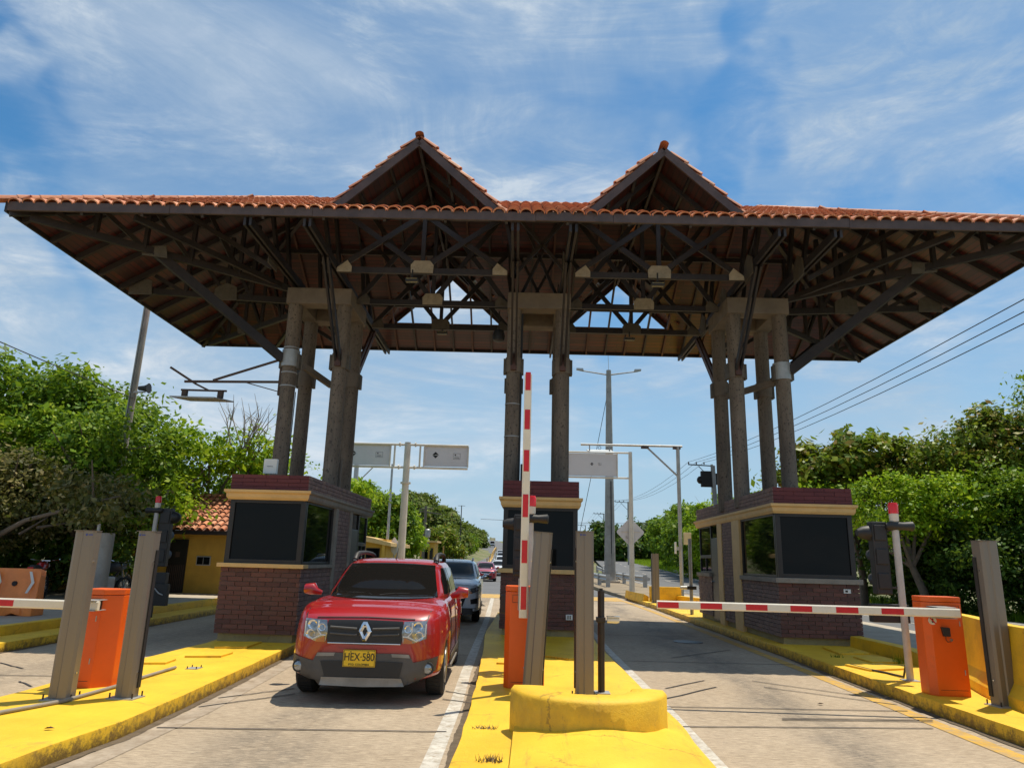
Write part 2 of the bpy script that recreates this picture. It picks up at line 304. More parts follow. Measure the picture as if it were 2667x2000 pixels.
# ------------------------------------------------------------------ mesh helpers
class MB:
    def __init__(s): s.v = []; s.f = []; s.mi = []; s.uv = {}; s.cur = 0
    def add(s, vs, fs, mi=None, uvs=None):
        o = len(s.v); s.v += [tuple(v) for v in vs]
        for k, f in enumerate(fs):
            if uvs: s.uv[len(s.f)] = uvs[k]
            s.f.append([i+o for i in f]); s.mi.append(s.cur if mi is None else mi)
        return s
    def box(s, x0, y0, z0, x1, y1, z1, mi=None):
        return s.add([(x0, y0, z0), (x1, y0, z0), (x1, y1, z0), (x0, y1, z0), (x0, y0, z1), (x1, y0, z1), (x1, y1, z1), (x0, y1, z1)],
                     [(0, 3, 2, 1), (4, 5, 6, 7), (0, 1, 5, 4), (1, 2, 6, 5), (2, 3, 7, 6), (3, 0, 4, 7)], mi)
    def bar(s, a, b, w, h, up=(0, 0, 1), mi=None):
        a = Vector(a); b = Vector(b); d = (b-a).normalized(); u = Vector(up)
        sd = d.cross(u)
        if sd.length < 1e-4: sd = d.cross(Vector((0, 1, 0)))
        sd.normalize(); u = sd.cross(d).normalized(); sd *= w/2; u *= h/2
        return s.add([a-sd-u, a+sd-u, a+sd+u, a-sd+u, b-sd-u, b+sd-u, b+sd+u, b-sd+u],
                     [(0, 1, 2, 3), (7, 6, 5, 4), (0, 4, 5, 1), (1, 5, 6, 2), (2, 6, 7, 3), (3, 7, 4, 0)], mi)
    def tube(s, pts, r, n=10, mi=None, cap=True):
        pts = [Vector(p) for p in pts]; rs = r if isinstance(r, (list, tuple)) else [r]*len(pts)
        rings = []; prev = None
        for i, p in enumerate(pts):
            d = (pts[min(i+1, len(pts)-1)]-pts[max(i-1, 0)]).normalized()
            if prev is None:
                a = d.cross(Vector((0, 0, 1)))
                if a.length < 1e-3: a = d.cross(Vector((0, 1, 0)))
            else: a = prev-d*prev.dot(d)
            a.normalize(); prev = a; b = d.cross(a)
            rings.append([p+(a*math.cos(2*math.pi*k/n)+b*math.sin(2*math.pi*k/n))*rs[i] for k in range(n)])
        vs = [v for rg in rings for v in rg]; fs = []
        for i in range(len(pts)-1):
            for k in range(n): fs.append((i*n+k, i*n+(k+1) % n, (i+1)*n+(k+1) % n, (i+1)*n+k))
        if cap: fs += [tuple(range(n))[::-1], tuple((len(pts)-1)*n+k for k in range(n))]
        return s.add(vs, fs, mi)
    def prism(s, poly, z0, z1, mi=None):
        n = len(poly); vs = [(x, y, z0) for x, y in poly]+[(x, y, z1) for x, y in poly]
        return s.add(vs, [tuple(range(n))[::-1], tuple(range(n, 2*n))]+[(i, (i+1) % n, n+(i+1) % n, n+i) for i in range(n)], mi)
    def extr(s, poly3, d, mi=None):
        d = Vector(d); n = len(poly3); vs = [Vector(p) for p in poly3]+[Vector(p)+d for p in poly3]
        return s.add(vs, [tuple(range(n))[::-1], tuple(range(n, 2*n))]+[(i, (i+1) % n, n+(i+1) % n, n+i) for i in range(n)], mi)
    def lathe(s, c, prof, n=16, axis='z', mi=None):
        vs = []
        for r, h in prof:
            for k in range(n):
                a = 2*math.pi*k/n; p = (r*math.cos(a), r*math.sin(a), h)
                if axis == 'x': p = (h, p[0], p[1])
                if axis == 'y': p = (p[0], h, p[1])
                vs.append((c[0]+p[0], c[1]+p[1], c[2]+p[2]))
        fs = []
        for i in range(len(prof)-1):
            for k in range(n): fs.append((i*n+k, i*n+(k+1) % n, (i+1)*n+(k+1) % n, (i+1)*n+k))
        fs += [tuple(range(n))[::-1], tuple((len(prof)-1)*n+k for k in range(n))]
        return s.add(vs, fs, mi)
    def build(s, name, mat, parent=None, world=True, smooth=0, bevel=0, seg=2, fix=True):
        me = bpy.data.meshes.new(name)
        o = Vector((0, 0, 0))
        if parent and world:
            p = parent
            while p.parent: p = p.parent
            o = p.location
        me.from_pydata([(v[0]-o[0], v[1]-o[1], v[2]-o[2]) for v in s.v], [], s.f)
        for m in (mat if isinstance(mat, (list, tuple)) else [mat]): me.materials.append(M[m] if isinstance(m, str) else m)
        for i, p in enumerate(me.polygons): p.material_index = s.mi[i]
        uvl = me.uv_layers.new(name='UVMap')
        for i, p in enumerate(me.polygons):
            if i in s.uv:
                for k, li in enumerate(p.loop_indices): uvl.data[li].uv = s.uv[i][k]
        if bevel or fix:
            bm = bmesh.new(); bm.from_mesh(me)
            if not s.uv: bmesh.ops.recalc_face_normals(bm, faces=bm.faces)
            if bevel:
                es = [e for e in bm.edges if len(e.link_faces) == 2 and e.calc_face_angle(0) > R(28)]
                try: bmesh.ops.bevel(bm, geom=es, offset=bevel, segments=seg, affect='EDGES', profile=.6, clamp_overlap=True)
                except Exception: pass
            bm.to_mesh(me); bm.free()
        if smooth:
            me.shade_smooth()
            try: me.set_sharp_from_angle(angle=R(smooth))
            except Exception: pass
        ob = bpy.data.objects.new(name, me); col.objects.link(ob)
        if parent: ob.parent = parent
        return ob
def tag(o, label, cat, group=None, kind=None):
    if label: o['label'] = label
    if cat: o['category'] = cat
    if group: o['group'] = group
    if kind: o['kind'] = kind
    return o
def thing(name, loc, label, cat, group=None, rz=0):
    o = bpy.data.objects.new(name, None); col.objects.link(o); o.location = loc; o.rotation_euler.z = rz; o.empty_display_size = .2
    return tag(o, label, cat, group)
def lerp(a, b, t): return a+(b-a)*t
def text_mesh(s, size, mat, parent, loc, name='lettering', depth=.002, sx=1.0, rot=(R(90), 0, 0)):
    cu = bpy.data.curves.new('t', 'FONT'); cu.body = s; cu.size = size; cu.align_x = 'CENTER'; cu.align_y = 'CENTER'; cu.extrude = depth
    ob = bpy.data.objects.new('t', cu); col.objects.link(ob)
    dg = bpy.context.evaluated_depsgraph_get(); me = bpy.data.meshes.new_from_object(ob.evaluated_get(dg))
    bpy.data.objects.remove(ob); me.materials.clear(); me.materials.append(M[mat])
    o = bpy.data.objects.new(name, me); col.objects.link(o); o.parent = parent; o.location = loc; o.rotation_euler = rot; o.scale = (sx, 1, 1)
    return o

# ------------------------------------------------------------------ terrain and roads
def rise(y):
    if y < 60: return 0.
    if y > 900: y = 900
    t = y-60
    return .022*t+1.2e-5*t*t if t > 40 else .022*t*t/80+0.01*t*t/1600*1.2
def rise_s(y):   # smooth road profile: flat plaza, then a steady climb
    return 0. if y < 62 else .030*(min(y, 900)-62)**2/(min(y, 900)-62+22)
def hill(x, y):
    c = -21.5-.05*(y-60)
    h = 9.0*math.exp(-((x-c)/(9.5 if x > c else 30))**2)*math.exp(-((y-175)/70)**2)
    return h
def zt(x, y): return rise_s(y)+hill(x, y)-.06-(min(.35, (y-58)*.01) if y > 58 else 0)
def terrain():
    xs = sorted(set([-900, -600, -400, -250, -170, -120, -90]+list(range(-72, -8, 4))+[-8, -4, 0, 4, 8, 12, 16, 20, 26, 34, 44, 60, 90, 140, 220, 400, 600, 900]))
    ys = sorted(set([-60, -30, -10, 0, 10, 20, 30, 40, 50, 56, 62]+list(range(66, 300, 4))+[320, 350, 400, 460, 540, 640, 760, 900, 1200, 1800, 2600]))
    mb = MB(); nx = len(xs)
    vs = [(x, y, zt(x, y)) for y in ys for x in xs]
    fs = [(j*nx+i, j*nx+i+1, (j+1)*nx+i+1, (j+1)*nx+i) for j in range(len(ys)-1) for i in range(nx-1)]
    mb.add(vs, fs); o = mb.build('ground', 'ground', smooth=60); tag(o, None, None, kind='structure')
terrain()
def strip(name, rows, mat, dz, kind='structure', step=4):
    """rows: (y, x_left, x_right) -> a road sheet that follows the terrain"""
    mb = MB(); R_ = []
    for (y0, a0, b0), (y1, a1, b1) in zip(rows, rows[1:]):
        n = max(1, int(abs(y1-y0)/step)) if y1 > 55 else 1
        for k in range(n): t = k/n; R_.append((lerp(y0, y1, t), lerp(a0, a1, t), lerp(b0, b1, t)))
    R_.append(rows[-1])
    vs = []; fs = []
    for i, (y, a, b) in enumerate(R_):
        vs += [(a, y, rise_s(y)+dz), (b, y, rise_s(y)+dz)]
        if i: fs.append((2*i-2, 2*i-1, 2*i+1, 2*i))
    mb.add(vs, fs); o = mb.build(name, mat); return tag(o, None, None, kind=kind)
strip('toll_lanes', [(-12, -8.6, 5.0), (35.8, -9.2, 4.8)], 'road', 0)
strip('approach_road', [(35.8, -9.6, 4.3), (50, -10, 3.6), (70, -10.6, .5), (110, -10.3, -1.5), (150, -11.6, -2.6), (300, -20.5, -8), (600, -42, -26), (900, -63, -44)], 'asphalt', .0)
strip('highway', [(-30, 10.6, 17.2), (20, 10.2, 16.8), (40, 8.8, 16.9), (70, 8.6, 17.0), (120, 11, 19.8), (300, 22, 32), (900, 40, 52)], 'asphalt', .0)
for nm, rows in (('highway_edge_line', [(-30, 16.6, 16.74), (40, 16.2, 16.34), (70, 16.5, 16.64), (120, 19.1, 19.26), (300, 31, 31.3)]),
                 ('highway_edge_line', [(-30, 12.2, 12.34), (30, 12.3, 12.44), (46, 9.4, 9.54), (80, 9.4, 9.54), (120, 11.6, 11.75)])):
    strip(nm, rows, 'white_paint', .005)
mb = MB()
for y in range(34, 170, 9):
    x = 12.6+.012*(y-34)+max(0, (y-80)*.03); z = rise_s(y)+.006; z2 = rise_s(y+3)+.006
    mb.add([(x, y, z), (x+.13, y, z), (x+.15, y+3, z2), (x+.02, y+3, z2)], [(0, 1, 2, 3)])
tag(mb.build('highway_lane_dashes', 'white_paint'), None, None, kind='structure')
def ribbon(name, pts, w, mat, z):
    mb = MB(); P = [Vector((x, y, 0)) for x, y in pts]
    L_ = []
    for i, p in enumerate(P):
        d = (P[min(i+1, len(P)-1)]-P[max(0, i-1)]).normalized(); n = Vector((d.y, -d.x, 0)); L_.append((p-n*w/2, p+n*w/2))
    vs = [(q.x, q.y, z+rise_s(q.y)) for a in L_ for q in a]
    mb.add(vs, [(2*i, 2*i+1, 2*i+3, 2*i+2) for i in range(len(P)-1)])
    return tag(mb.build(name, mat), None, None, kind='structure')
ribbon('lane_line', [(-.74, 2), (-.80, 6.26), (-.86, 9), (-.96, 11.35), (-1.25, 21), (-1.72, 32.5)], .15, 'white_paint', .005)
ribbon('lane_line', [(1.62, 2), (1.60, 9), (1.50, 14.3), (1.45, 22)], .13, 'white_paint', .005)
ribbon('edge_line', [(4.52, 4), (4.50, 9), (4.52, 12), (4.42, 18), (4.3, 26), (4.1, 33)], .2, 'road_yellow', .005)
ribbon('edge_line', [(-3.5, 2.5), (-3.48, 8), (-3.62, 10), (-3.85, 12.8)], .24, 'gutter', .004)
def grime(name, pts, side, z=.007):
    """ragged line of grit washed against a kerb foot"""
    mb = MB(); rn = random.Random(3); P = []
    for (x0, y0), (x1, y1) in zip(pts, pts[1:]):
        n = max(2, int(abs(y1-y0)/.07)); P += [(lerp(x0, x1, k/n), lerp(y0, y1, k/n)) for k in range(n)]
    w = .03; vs = []
    for x, y in P:
        w = min(.09, max(.004, w+rn.uniform(-.014, .014))); vs += [(x-side*.03, y, z), (x+side*w, y+rn.uniform(-.01, .01), z)]
    mb.add(vs, [(2*i, 2*i+1, 2*i+3, 2*i+2) for i in range(len(P)-1)]); tag(mb.build(name, 'grime', fix=False), None, None, kind='structure')
grime('kerb_foot_grit', [(-3.73, 3), (-3.73, 5.9), (-3.64, 6.8), (-3.70, 8.1), (-3.79, 9.6), (-3.91, 11.2), (-4.01, 12.7)], 1)
grime('kerb_foot_grit', [(4.84, 5), (4.81, 7.5), (4.77, 9.3), (4.78, 11.5), (4.79, 14), (4.71, 18.4), (4.65, 21.5)], -1)
grime('kerb_foot_grit', [(-.57, 3), (-.61, 6.5), (-.67, 9), (-.81, 12.5)], -1)
grime('kerb_foot_grit', [(-8.5, 4), (-8.43, 12), (-8.5, 17)], 1)
mb = MB(); mb.add([(-4.6, 32.7, .006), (4.1, 32.7, .006), (4.15, 36.2, .006), (-4.6, 36.2, .006)], [(0, 1, 2, 3)])
tag(mb.build('yellow_crossing_band', 'road_yellow'), None, None, kind='structure')
J = [(1.84,10.43,2.56,11.23),(1.68,9.63,2.59,10.68),(1.61,9.14,4.54,9.36),(1.58,8.09,4.34,8.43),(2.82,8.69,4.58,8.87),(2.8,8.61,4.53,8.78),(3.28,11.32,4.6,10.17),(3.28,10.79,4.62,9.76),
     (-3.59,8.24,-2.84,9.14),(-3.6,8.75,-2.96,9.51),(-1.08,9.69,-0.73,9.42),(-1.04,9.15,-0.69,8.96),(-3.54,7.26,-.8,7.5),(-7.69,10.76,-7.04,10.32),(-6.4,9.37,-6.02,9.06),(4.02,15.27,2.55,13.73),
     (1.6,13.1,4.6,13.3),(1.6,17.6,4.5,17.8),(-3.9,13,-1.1,13.2),(-8.4,9.6,-5.5,9.9)]
mb = MB()
for a, b, c, d in J:
    p = Vector((a, b, 0)); q = Vector((c, d, 0)); n = (q-p).normalized(); n = Vector((n.y, -n.x, 0))*.014
    k = 7; pts = [p.lerp(q, i/k)+Vector((random.uniform(-.008, .008), random.uniform(-.008, .008), 0)) for i in range(k+1)]
    vs = [(v.x, v.y, .009) for t in pts for v in (t-n, t+n)]; mb.add(vs, [(2*i, 2*i+1, 2*i+3, 2*i+2) for i in range(k)])
tag(mb.build('road_joint_sealant', 'joint'), None, None, kind='structure')
# sidewalks, verges and islands
def dense(poly, step=.35, jit=.009):
    out = []
    for i, p in enumerate(poly):
        q = poly[(i+1) % len(poly)]; d = math.dist(p, q); n = max(1, int(d/step)) if d < 40 else 1
        for k in range(n): out.append((lerp(p[0], q[0], k/n)+random.uniform(-jit, jit), lerp(p[1], q[1], k/n)+random.uniform(-jit, jit)))
    return out
def slab(name, poly, z0, z1, mat, bevel=.015, jit=.009):
    mb = MB(); mb.prism(dense(poly, jit=jit), z0, z1); return tag(mb.build(name, mat, bevel=bevel, smooth=40), None, None, kind='structure')
slab('left_traffic_island', [(-5.4, -4), (-3.75, -4), (-3.74, 5.9), (-3.65, 6.8), (-3.71, 8.1), (-3.80, 9.6), (-3.92, 11.2), (-4.02, 12.7), (-4.0, 21), (-6.7, 21), (-6.7, 16.5), (-5.8, 15.0), (-5.5, 12.6), (-5.55, 10), (-5.42, 8)], -.05, .15, 'yellow')
slab('middle_traffic_island', [(-.55, -4), (1.40, -4), (1.46, 6.5), (1.5, 7.8), (1.44, 9), (1.36, 11.6), (1.30, 13.8), (1.25, 22.2), (-1.0, 22.2), (-.98, 16), (-.80, 12.5), (-.66, 9), (-.60, 6.5)], -.05, .12, 'yellow')
slab('right_traffic_island', [(4.9, -4), (6.2, -4), (6.3, 14.8), (6.9, 15.6), (8.2, 24), (7.6, 30), (5.2, 33.5), (4.42, 34.2), (4.6, 28), (4.66, 21.5), (4.72, 18.4), (4.80, 14), (4.79, 11.5), (4.78, 9.3), (4.82, 7.5)], -.05, .16, 'yellow')
slab('right_sidewalk', [(6.32, -4), (9.9, -4), (9.9, 30), (8.5, 36), (7.0, 42), (6.4, 36), (7.7, 30), (8.3, 24), (7.0, 15.6), (6.4, 14.8)], -.05, .148, 'walk')
slab('dirt_median', [(4.40, 34.3), (5.2, 33.6), (6.9, 34.5), (8.4, 37), (8.4, 60), (7.6, 92), (4.2, 92), (3.9, 60), (4.05, 44)], -.05, .14, 'dirt')
slab('left_step', [(-8.5, -4), (-8.42, 12), (-8.5, 17), (-8.7, 23), (-9.3, 23), (-9.1, 12), (-9.1, -4)], -.05, .15, 'yellow')
slab('left_kerb', [(-9.11, -4), (-9.11, 13), (-9.32, 23.5), (-9.52, 23.5), (-9.31, 13), (-9.31, -4)], -.05, .305, 'yellow')
slab('left_sidewalk', [(-9.32, -4), (-9.32, 13), (-9.53, 23.8), (-12, 27), (-30, 27), (-30, -4)], -.05, .30, 'walk', jit=0)
mb = MB()   # rows of bare stones along the highway edge
for i in range(34):
    y = 48+i*4.2; x = 17.5+max(0, y-70)*.055+random.uniform(-.3, .3); s = random.uniform(.15, .4); mb.lathe((x, y, rise_s(y)+s*.1), [(s*.6, -s*.3), (s, 0), (s*.7, s*.5), (s*.2, s*.6)], 7)
tag(mb.build('roadside_rubble', 'walk', smooth=0), 'pale rubble lying along the far edge of the highway', 'rubble', kind='stuff')
def ramp_nose():
    mb = MB(); nx, ny = 16, 22; vs = []
    for j in range(ny+1):
        y = lerp(2.2, 6.95, j/ny)
        for i in range(nx+1):
            u = i/nx; x = lerp(-.14, 1.36, u); k = lerp(.35, 1, min(1, (y-2.2)/4.7))
            crest = math.exp(-((u-.5)/.23)**2)*.085*max(0, (y-4.6)/2.2)
            edge = min(1, min(u, 1-u)/.12)
            vs.append((x, y, .125+(.10*k)*(.62+.38*edge)+crest))
    fs = [(j*(nx+1)+i, j*(nx+1)+i+1, (j+1)*(nx+1)+i+1, (j+1)*(nx+1)+i) for j in range(ny) for i in range(nx)]
    n0 = len(vs); loop = [i for i in range(nx+1)]+[(j)*(nx+1)+nx for j in range(1, ny+1)]+[ny*(nx+1)+i for i in range(nx-1, -1, -1)]+[j*(nx+1) for j in range(ny-1, 0, -1)]
    for k in loop: vs.append((vs[k][0], vs[k][1], .06))
    m = len(loop)
    for k in range(m): fs.append((loop[k], n0+k, n0+(k+1) % m, loop[(k+1) % m]))
    mb.add(vs, fs); return mb.build('ramp_nose', 'yellow', smooth=50)
tag(ramp_nose(), 'smooth yellow concrete hump sloping up to the curved wall', 'ramp')
def crescent():
    mb = MB(); n = 30; c = (.545, 7.22); vs = []; z0, z1 = .10, .50
    prof = []
    for i in range(n+1):
        a = R(lerp(183, 357, i/n)); co, si = math.cos(a), math.sin(a)
        jo = random.uniform(-.006, .006); ro, ri = .72+jo, .40
        for r, z in ((ro+.012, z0), (ro+.01, z1-.03), (ro-.02, z1), (lerp(ro, ri, .5), z1+.006), (ri+.02, z1), (ri, z1-.02), (ri, z0)):
            vs.append((c[0]+r*co, c[1]+r*si*1.0, z+random.uniform(-.003, .003)))
    k = 7; fs = [(i*k+j, i*k+j+1, (i+1)*k+j+1, (i+1)*k+j) for i in range(n) for j in range(k-1)]+[tuple(range(k)), tuple(n*k+j for j in range(k))[::-1]]
    mb.add(vs, fs); return mb.build('curved_crash_wall', 'yellow', smooth=50)
tag(crescent(), 'low crescent shaped yellow crash wall on the middle island', 'wall')
def wallpath(name, pts, prof, mat, label, cat, closed=False):
    """prof: list (offset across, z)"""
    mb = MB(); P = [Vector((x, y, 0)) for x, y in pts]; vs = []; k = len(prof)
    for i, p in enumerate(P):
        d = (P[min(i+1, len(P)-1)]-P[max(0, i-1)]).normalized(); n = Vector((d.y, -d.x, 0))
        for o, z in prof: q = p+n*(o+random.uniform(-.004, .004)); vs.append((q.x, q.y, z))
    fs = [(i*k+j, i*k+(j+1) % k, (i+1)*k+(j+1) % k, (i+1)*k+j) for i in range(len(P)-1) for j in range(k)]+[tuple(range(k)), tuple((len(P)-1)*k+j for j in range(k))[::-1]]
    mb.add(vs, fs); o = mb.build(name, mat, bevel=.008); return tag(o, label, cat)
def smooth_path(pts, n=6):
    out = []
    for i in range(len(pts)-1):
        p0 = Vector(pts[max(0, i-1)]); p1 = Vector(pts[i]); p2 = Vector(pts[i+1]); p3 = Vector(pts[min(len(pts)-1, i+2)])
        for k in range(n):
            t = k/n; out.append(tuple(.5*((2*p1)+(p2-p0)*t+(2*p0-5*p1+4*p2-p3)*t*t+(3*p1-p0-3*p2+p3)*t**3)))
    out.append(tuple(pts[-1])); return out
wallpath('barrier_wall', smooth_path([(5.32, 3.2), (5.42, 6.8), (5.58, 8.76), (5.72, 9.5), (6.10, 10.74), (6.32, 11.8)]), [(-.13, .10), (-.13, .28), (-.04, .42), (0, 1.05), (.16, 1.05), (.19, .42), (.28, .28), (.28, .10)], 'yellow', 'tall yellow concrete barrier wall behind the right orange barrier cabinet', 'wall')
wallpath('kerb_wall', smooth_path([(6.18, 11.9), (6.42, 13.0), (6.38, 15.0)]), [(-.10, .10), (-.08, .36), (.12, .37), (.14, .10)], 'yellow', 'low dirty yellow kerb wall in front of the right booth', 'wall')
wallpath('far_block_wall', [(5.0, 30.9), (4.83, 30.6), (6.1, 30.9), (6.1, 31.6)][1:3], [(0, .1), (0, .74), (.25, .74), (.25, .1)], 'yellow', 'square yellow wall block behind the far sensor post', 'wall')
wallpath('far_kerb_wall', smooth_path([(6.12, 30.8), (7.0, 28.0), (7.6, 25.0)]), [(0, .1), (0, .40), (.22, .40), (.22, .1)], 'yellow', 'low yellow kerb running from the wall block towards the right booth', 'wall')
wallpath('sloped_kerb', smooth_path([(4.55, 34.4), (4.62, 32.4), (4.81, 30.6)]), [(0, .1), (0, .34), (.2, .44), (.25, .1)], 'yellow', 'sloping yellow kerb left of the yellow wall block', 'wall')

# ------------------------------------------------------------------ booths
def bricks(mb, a, b, z0, z1, thick, L=.27, H=.078, g=.010, mi=0, jit=.006, flush=0):
    """courses of single bricks along a->b (plan), outward normal to the right of a->b"""
    a = Vector((a[0], a[1], 0)); b = Vector((b[0], b[1], 0)); d = (b-a); ln = d.length; d.normalize(); n = Vector((d.y, -d.x, 0))
    rows = max(1, round((z1-z0)/H)); h = (z1-z0)/rows
    for r in range(rows):
        off = L/2 if r % 2 else 0; x = -off; z = z0+r*h; rj = random.uniform(-jit, jit)
        while x < ln-.01:
            s, e = max(0, x), min(ln, x+L)
            if e-s > .03:
                j = rj+random.uniform(-jit, jit)*.6; p = a+d*(s+(g/2 if s > 0 else -.004)); q = a+d*(e-(g/2 if e < ln else -.004))
                o = n*(.012+j); i_ = -n*thick
                vs = [p+i_, q+i_, q+o, p+o]
                mb.add([(v.x, v.y, z+g/2) for v in vs]+[(v.x, v.y, z+h-g/2) for v in vs], [(0, 1, 2, 3)[::-1], (4, 5, 6, 7), (0, 1, 5, 4), (1, 2, 6, 5), (2, 3, 7, 6), (3, 0, 4, 7)], mi)
            x += L
def booth(x0, x1, y0, y1, base, s, side, label, zs, side_y, mats=('brick', 'brick_side')):
    """zs: sill bottom, sill top, cream bottom, cream top, top; side=+1: detailed flank on x1, -1 on x0. side_y: y breaks window/pil/brick/pil/door/window"""
    zsb, zst, zcb, zct, ztop = zs
    t = thing('toll_booth', ((x0+x1)/2, y0, base), label, 'toll booth', 'toll booths under the canopy')
    e = .05
    xs = x1 if side > 0 else x0; so_ = side
    # plinth
    MB().box(x0+e, y0+e, base-.06, x1-e, y1-e, base+.13).build('plinth', 'plinth', t)
    zb = base+.13
    mb = MB()
    mb.box(x0+.016, y0+.016, zb, x1-.016, y1-.016, zsb, 2)
    bricks(mb, (x0, y0), (x1, y0), zb, zsb, .01, mi=0)
    bricks(mb, (x1, y1), (x0, y1), zb, zsb, .01, mi=0)
    for sx in (-1, 1):
        px = x1 if sx > 0 else x0
        segs = [(y0, y1)]
        if sx == side: segs = [(y0, side_y[0]), (side_y[1], side_y[2]), (side_y[4], y1)]
        for a, b in segs:
            if sx > 0: bricks(mb, (px, a), (px, b), zb, zsb, .01, L=.16, mi=1)
            else: bricks(mb, (px, b), (px, a), zb, zsb, .01, L=.16, mi=1)
    mb.build('brick_wall', [mats[0], mats[1], 'mortar'], t)
    # solid core between sill and cornice on the brick strip of the flank and at the back
    mb = MB()
    core0 = y1-.9 if not side else side_y[1]
    w_in = .14
    if side:
        xa, xb = (xs-.5, xs-.016) if side > 0 else (xs+.016, xs+.5)
        mb.box(xa, side_y[1], zsb, xb, side_y[2], zcb, 1)
        if side > 0: bricks(mb, (xs, side_y[1]), (xs, side_y[2]), zsb, zcb, .01, L=.16, mi=0)
        else: bricks(mb, (xs, side_y[2]), (xs, side_y[1]), zsb, zcb, .01, L=.16, mi=0)
    if side: mb.build('pier_wall', [mats[1], 'mortar_dark'], t)
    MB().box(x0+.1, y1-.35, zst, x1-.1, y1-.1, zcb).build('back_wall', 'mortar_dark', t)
    # sill
    ov = .07
    m1 = MB()
    m1.box(x0-ov, y0-ov, zsb, x1+ov, y0+.22, zst)
    m1.build('sill', SILL, t, bevel=.008)
    for sx in (-1, 1):
        px = x1 if sx > 0 else x0
        ya, yb = y0+.222, (side_y[0] if sx == side else y1-.2)
        MB().box(min(px-sx*.2, px+sx*ov), ya, zsb+.002, max(px-sx*.2, px+sx*ov), yb, zst-.002).build('sill', 'greysill', t, bevel=.008)
    # windows: front
    def window(p0, p1, z0, z1, nrm, mull=(), fw=.07, glass_in=.03):
        p0 = Vector((*p0, 0)); p1 = Vector((*p1, 0)); d = (p1-p0).normalized(); n = Vector((*nrm, 0)); ln = (p1-p0).length
        f = MB()
        def fb(s0, s1, za, zb_, dep=.06):
            q = [p0+d*s0-n*dep, p0+d*s1-n*dep, p0+d*s1, p0+d*s0]
            f.add([(v.x, v.y, za) for v in q]+[(v.x, v.y, zb_) for v in q], [(0, 1, 2, 3)[::-1], (4, 5, 6, 7), (0, 1, 5, 4), (1, 2, 6, 5), (2, 3, 7, 6), (3, 0, 4, 7)])
        fb(0, fw, z0, z1); fb(ln-fw, ln, z0, z1); fb(fw, ln-fw, z0, z0+fw*.8); fb(fw, ln-fw, z1-fw*.6, z1)
        for m_ in mull: fb(m_-.02, m_+.02, z0+fw*.8, z1-fw*.6)
        fr = f.build('window', 'frame', t, bevel=.004)
        g = MB(); q = [p0+d*fw*.8-n*glass_in, p0+d*(ln-fw*.8)-n*glass_in]
        q2 = [v-n*.01 for v in q]
        vs = [q2[0], q2[1], q[1], q[0]]
        g.add([(v.x, v.y, z0+fw*.5) for v in vs]+[(v.x, v.y, z1-fw*.4) for v in vs], [(0, 1, 2, 3)[::-1], (4, 5, 6, 7), (0, 1, 5, 4), (1, 2, 6, 5), (2, 3, 7, 6), (3, 0, 4, 7)])
        g.build('pane', 'glass', fr)
    i = .015
    window((x0+i, y0+i), (x1-i, y0+i), zst, zcb, (0, -1), fw=.10*s)
    for sx in (-1, 1):
        px = (x1-i) if sx > 0 else (x0+i); nrm = (sx, 0)
        yb = side_y[0] if sx == side else y1-.35
        window((px, y0+.10), (px, yb), zst, zcb-.002, nrm, fw=.06)
    # solid black block put in for the shade of a dim interior
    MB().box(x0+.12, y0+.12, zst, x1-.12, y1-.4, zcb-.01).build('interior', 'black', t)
    if side:
        pm = 'cream' if side < 0 else 'greysill'
        for a, b in ((side_y[0], side_y[1]), (side_y[2], side_y[3])):
            MB().box(min(xs-side*.2, xs+side*.035), a+.002, base, max(xs-side*.2, xs+side*.035), b-.002, zcb).build('pilaster', pm, t, bevel=.006)
        px = xs-side*.01
        dmb = MB().box(min(px, px-side*.1), side_y[3], base+.05, max(px, px-side*.1), side_y[4], zcb-.35)
        d_ = dmb.build('door', 'frame', t, bevel=.01)
        MB().lathe((px+side*.03, side_y[4]-.1, base+1.05), [(.03, -.03), (.03, .03)], 8, 'x').build('handle', 'chrome', d_)
        MB().box(min(px-side*.03, px-side*.06), side_y[3]+.04, zcb-.34, max(px-side*.03, px-side*.06), side_y[4]-.04, zcb-.02).build('transom_pane', 'glass', t)
        window((px, side_y[4]+.02), (px, y1-.2), zst+.45, zcb-.002, (side, 0), fw=.05)
        window((px, side_y[4]+.02), (px, y1-.2), zst+.002, zst+.44, (side, 0), mull=((y1-.2-side_y[4])/2,), fw=.05)
        MB().box(min(xs-side*.2, xs+side*ov), side_y[4]+.02, zsb, max(xs-side*.2, xs+side*ov), y1, zst-.002).build('sill', 'greysill', t, bevel=.008)
    # cornice, moulded in two steps, and brick parapet
    c = MB(); hh = zct-zcb
    ring = [(.02, 0), (.05, hh*.25), (.055, hh*.6), (.09, hh*.75), (.09, hh)]
    vs = []
    for o, z in ring: vs += [(x0-o, y0-o, zcb+z), (x1+o, y0-o, zcb+z), (x1+o, y1+o, zcb+z), (x0-o, y1+o, zcb+z)]
    fs = [(4*j+k, 4*j+(k+1) % 4, 4*j+4+(k+1) % 4, 4*j+4+k) for j in range(4) for k in range(4)]+[(3, 2, 1, 0), (16, 17, 18, 19)]
    mi = [1 if (side > 0 and k == 1) else 0 for j in range(4) for k in range(4)]+[0, 0]
    c.add(vs, fs); c.mi = mi; c.build('cornice', ['cream', 'greysill'], t)
    p = MB(); p.box(x0+.03, y0+.03, zct, x1-.03, y1-.03, ztop-.004, 2)
    H = (ztop-zct)/4
    bricks(p, (x0, y0), (x1, y0), zct, ztop, .05, L=.42, H=H, g=.006, mi=0, jit=.003)
    bricks(p, (x1, y1), (x0, y1), zct, ztop, .05, L=.42, H=H, g=.006, mi=0, jit=.003)
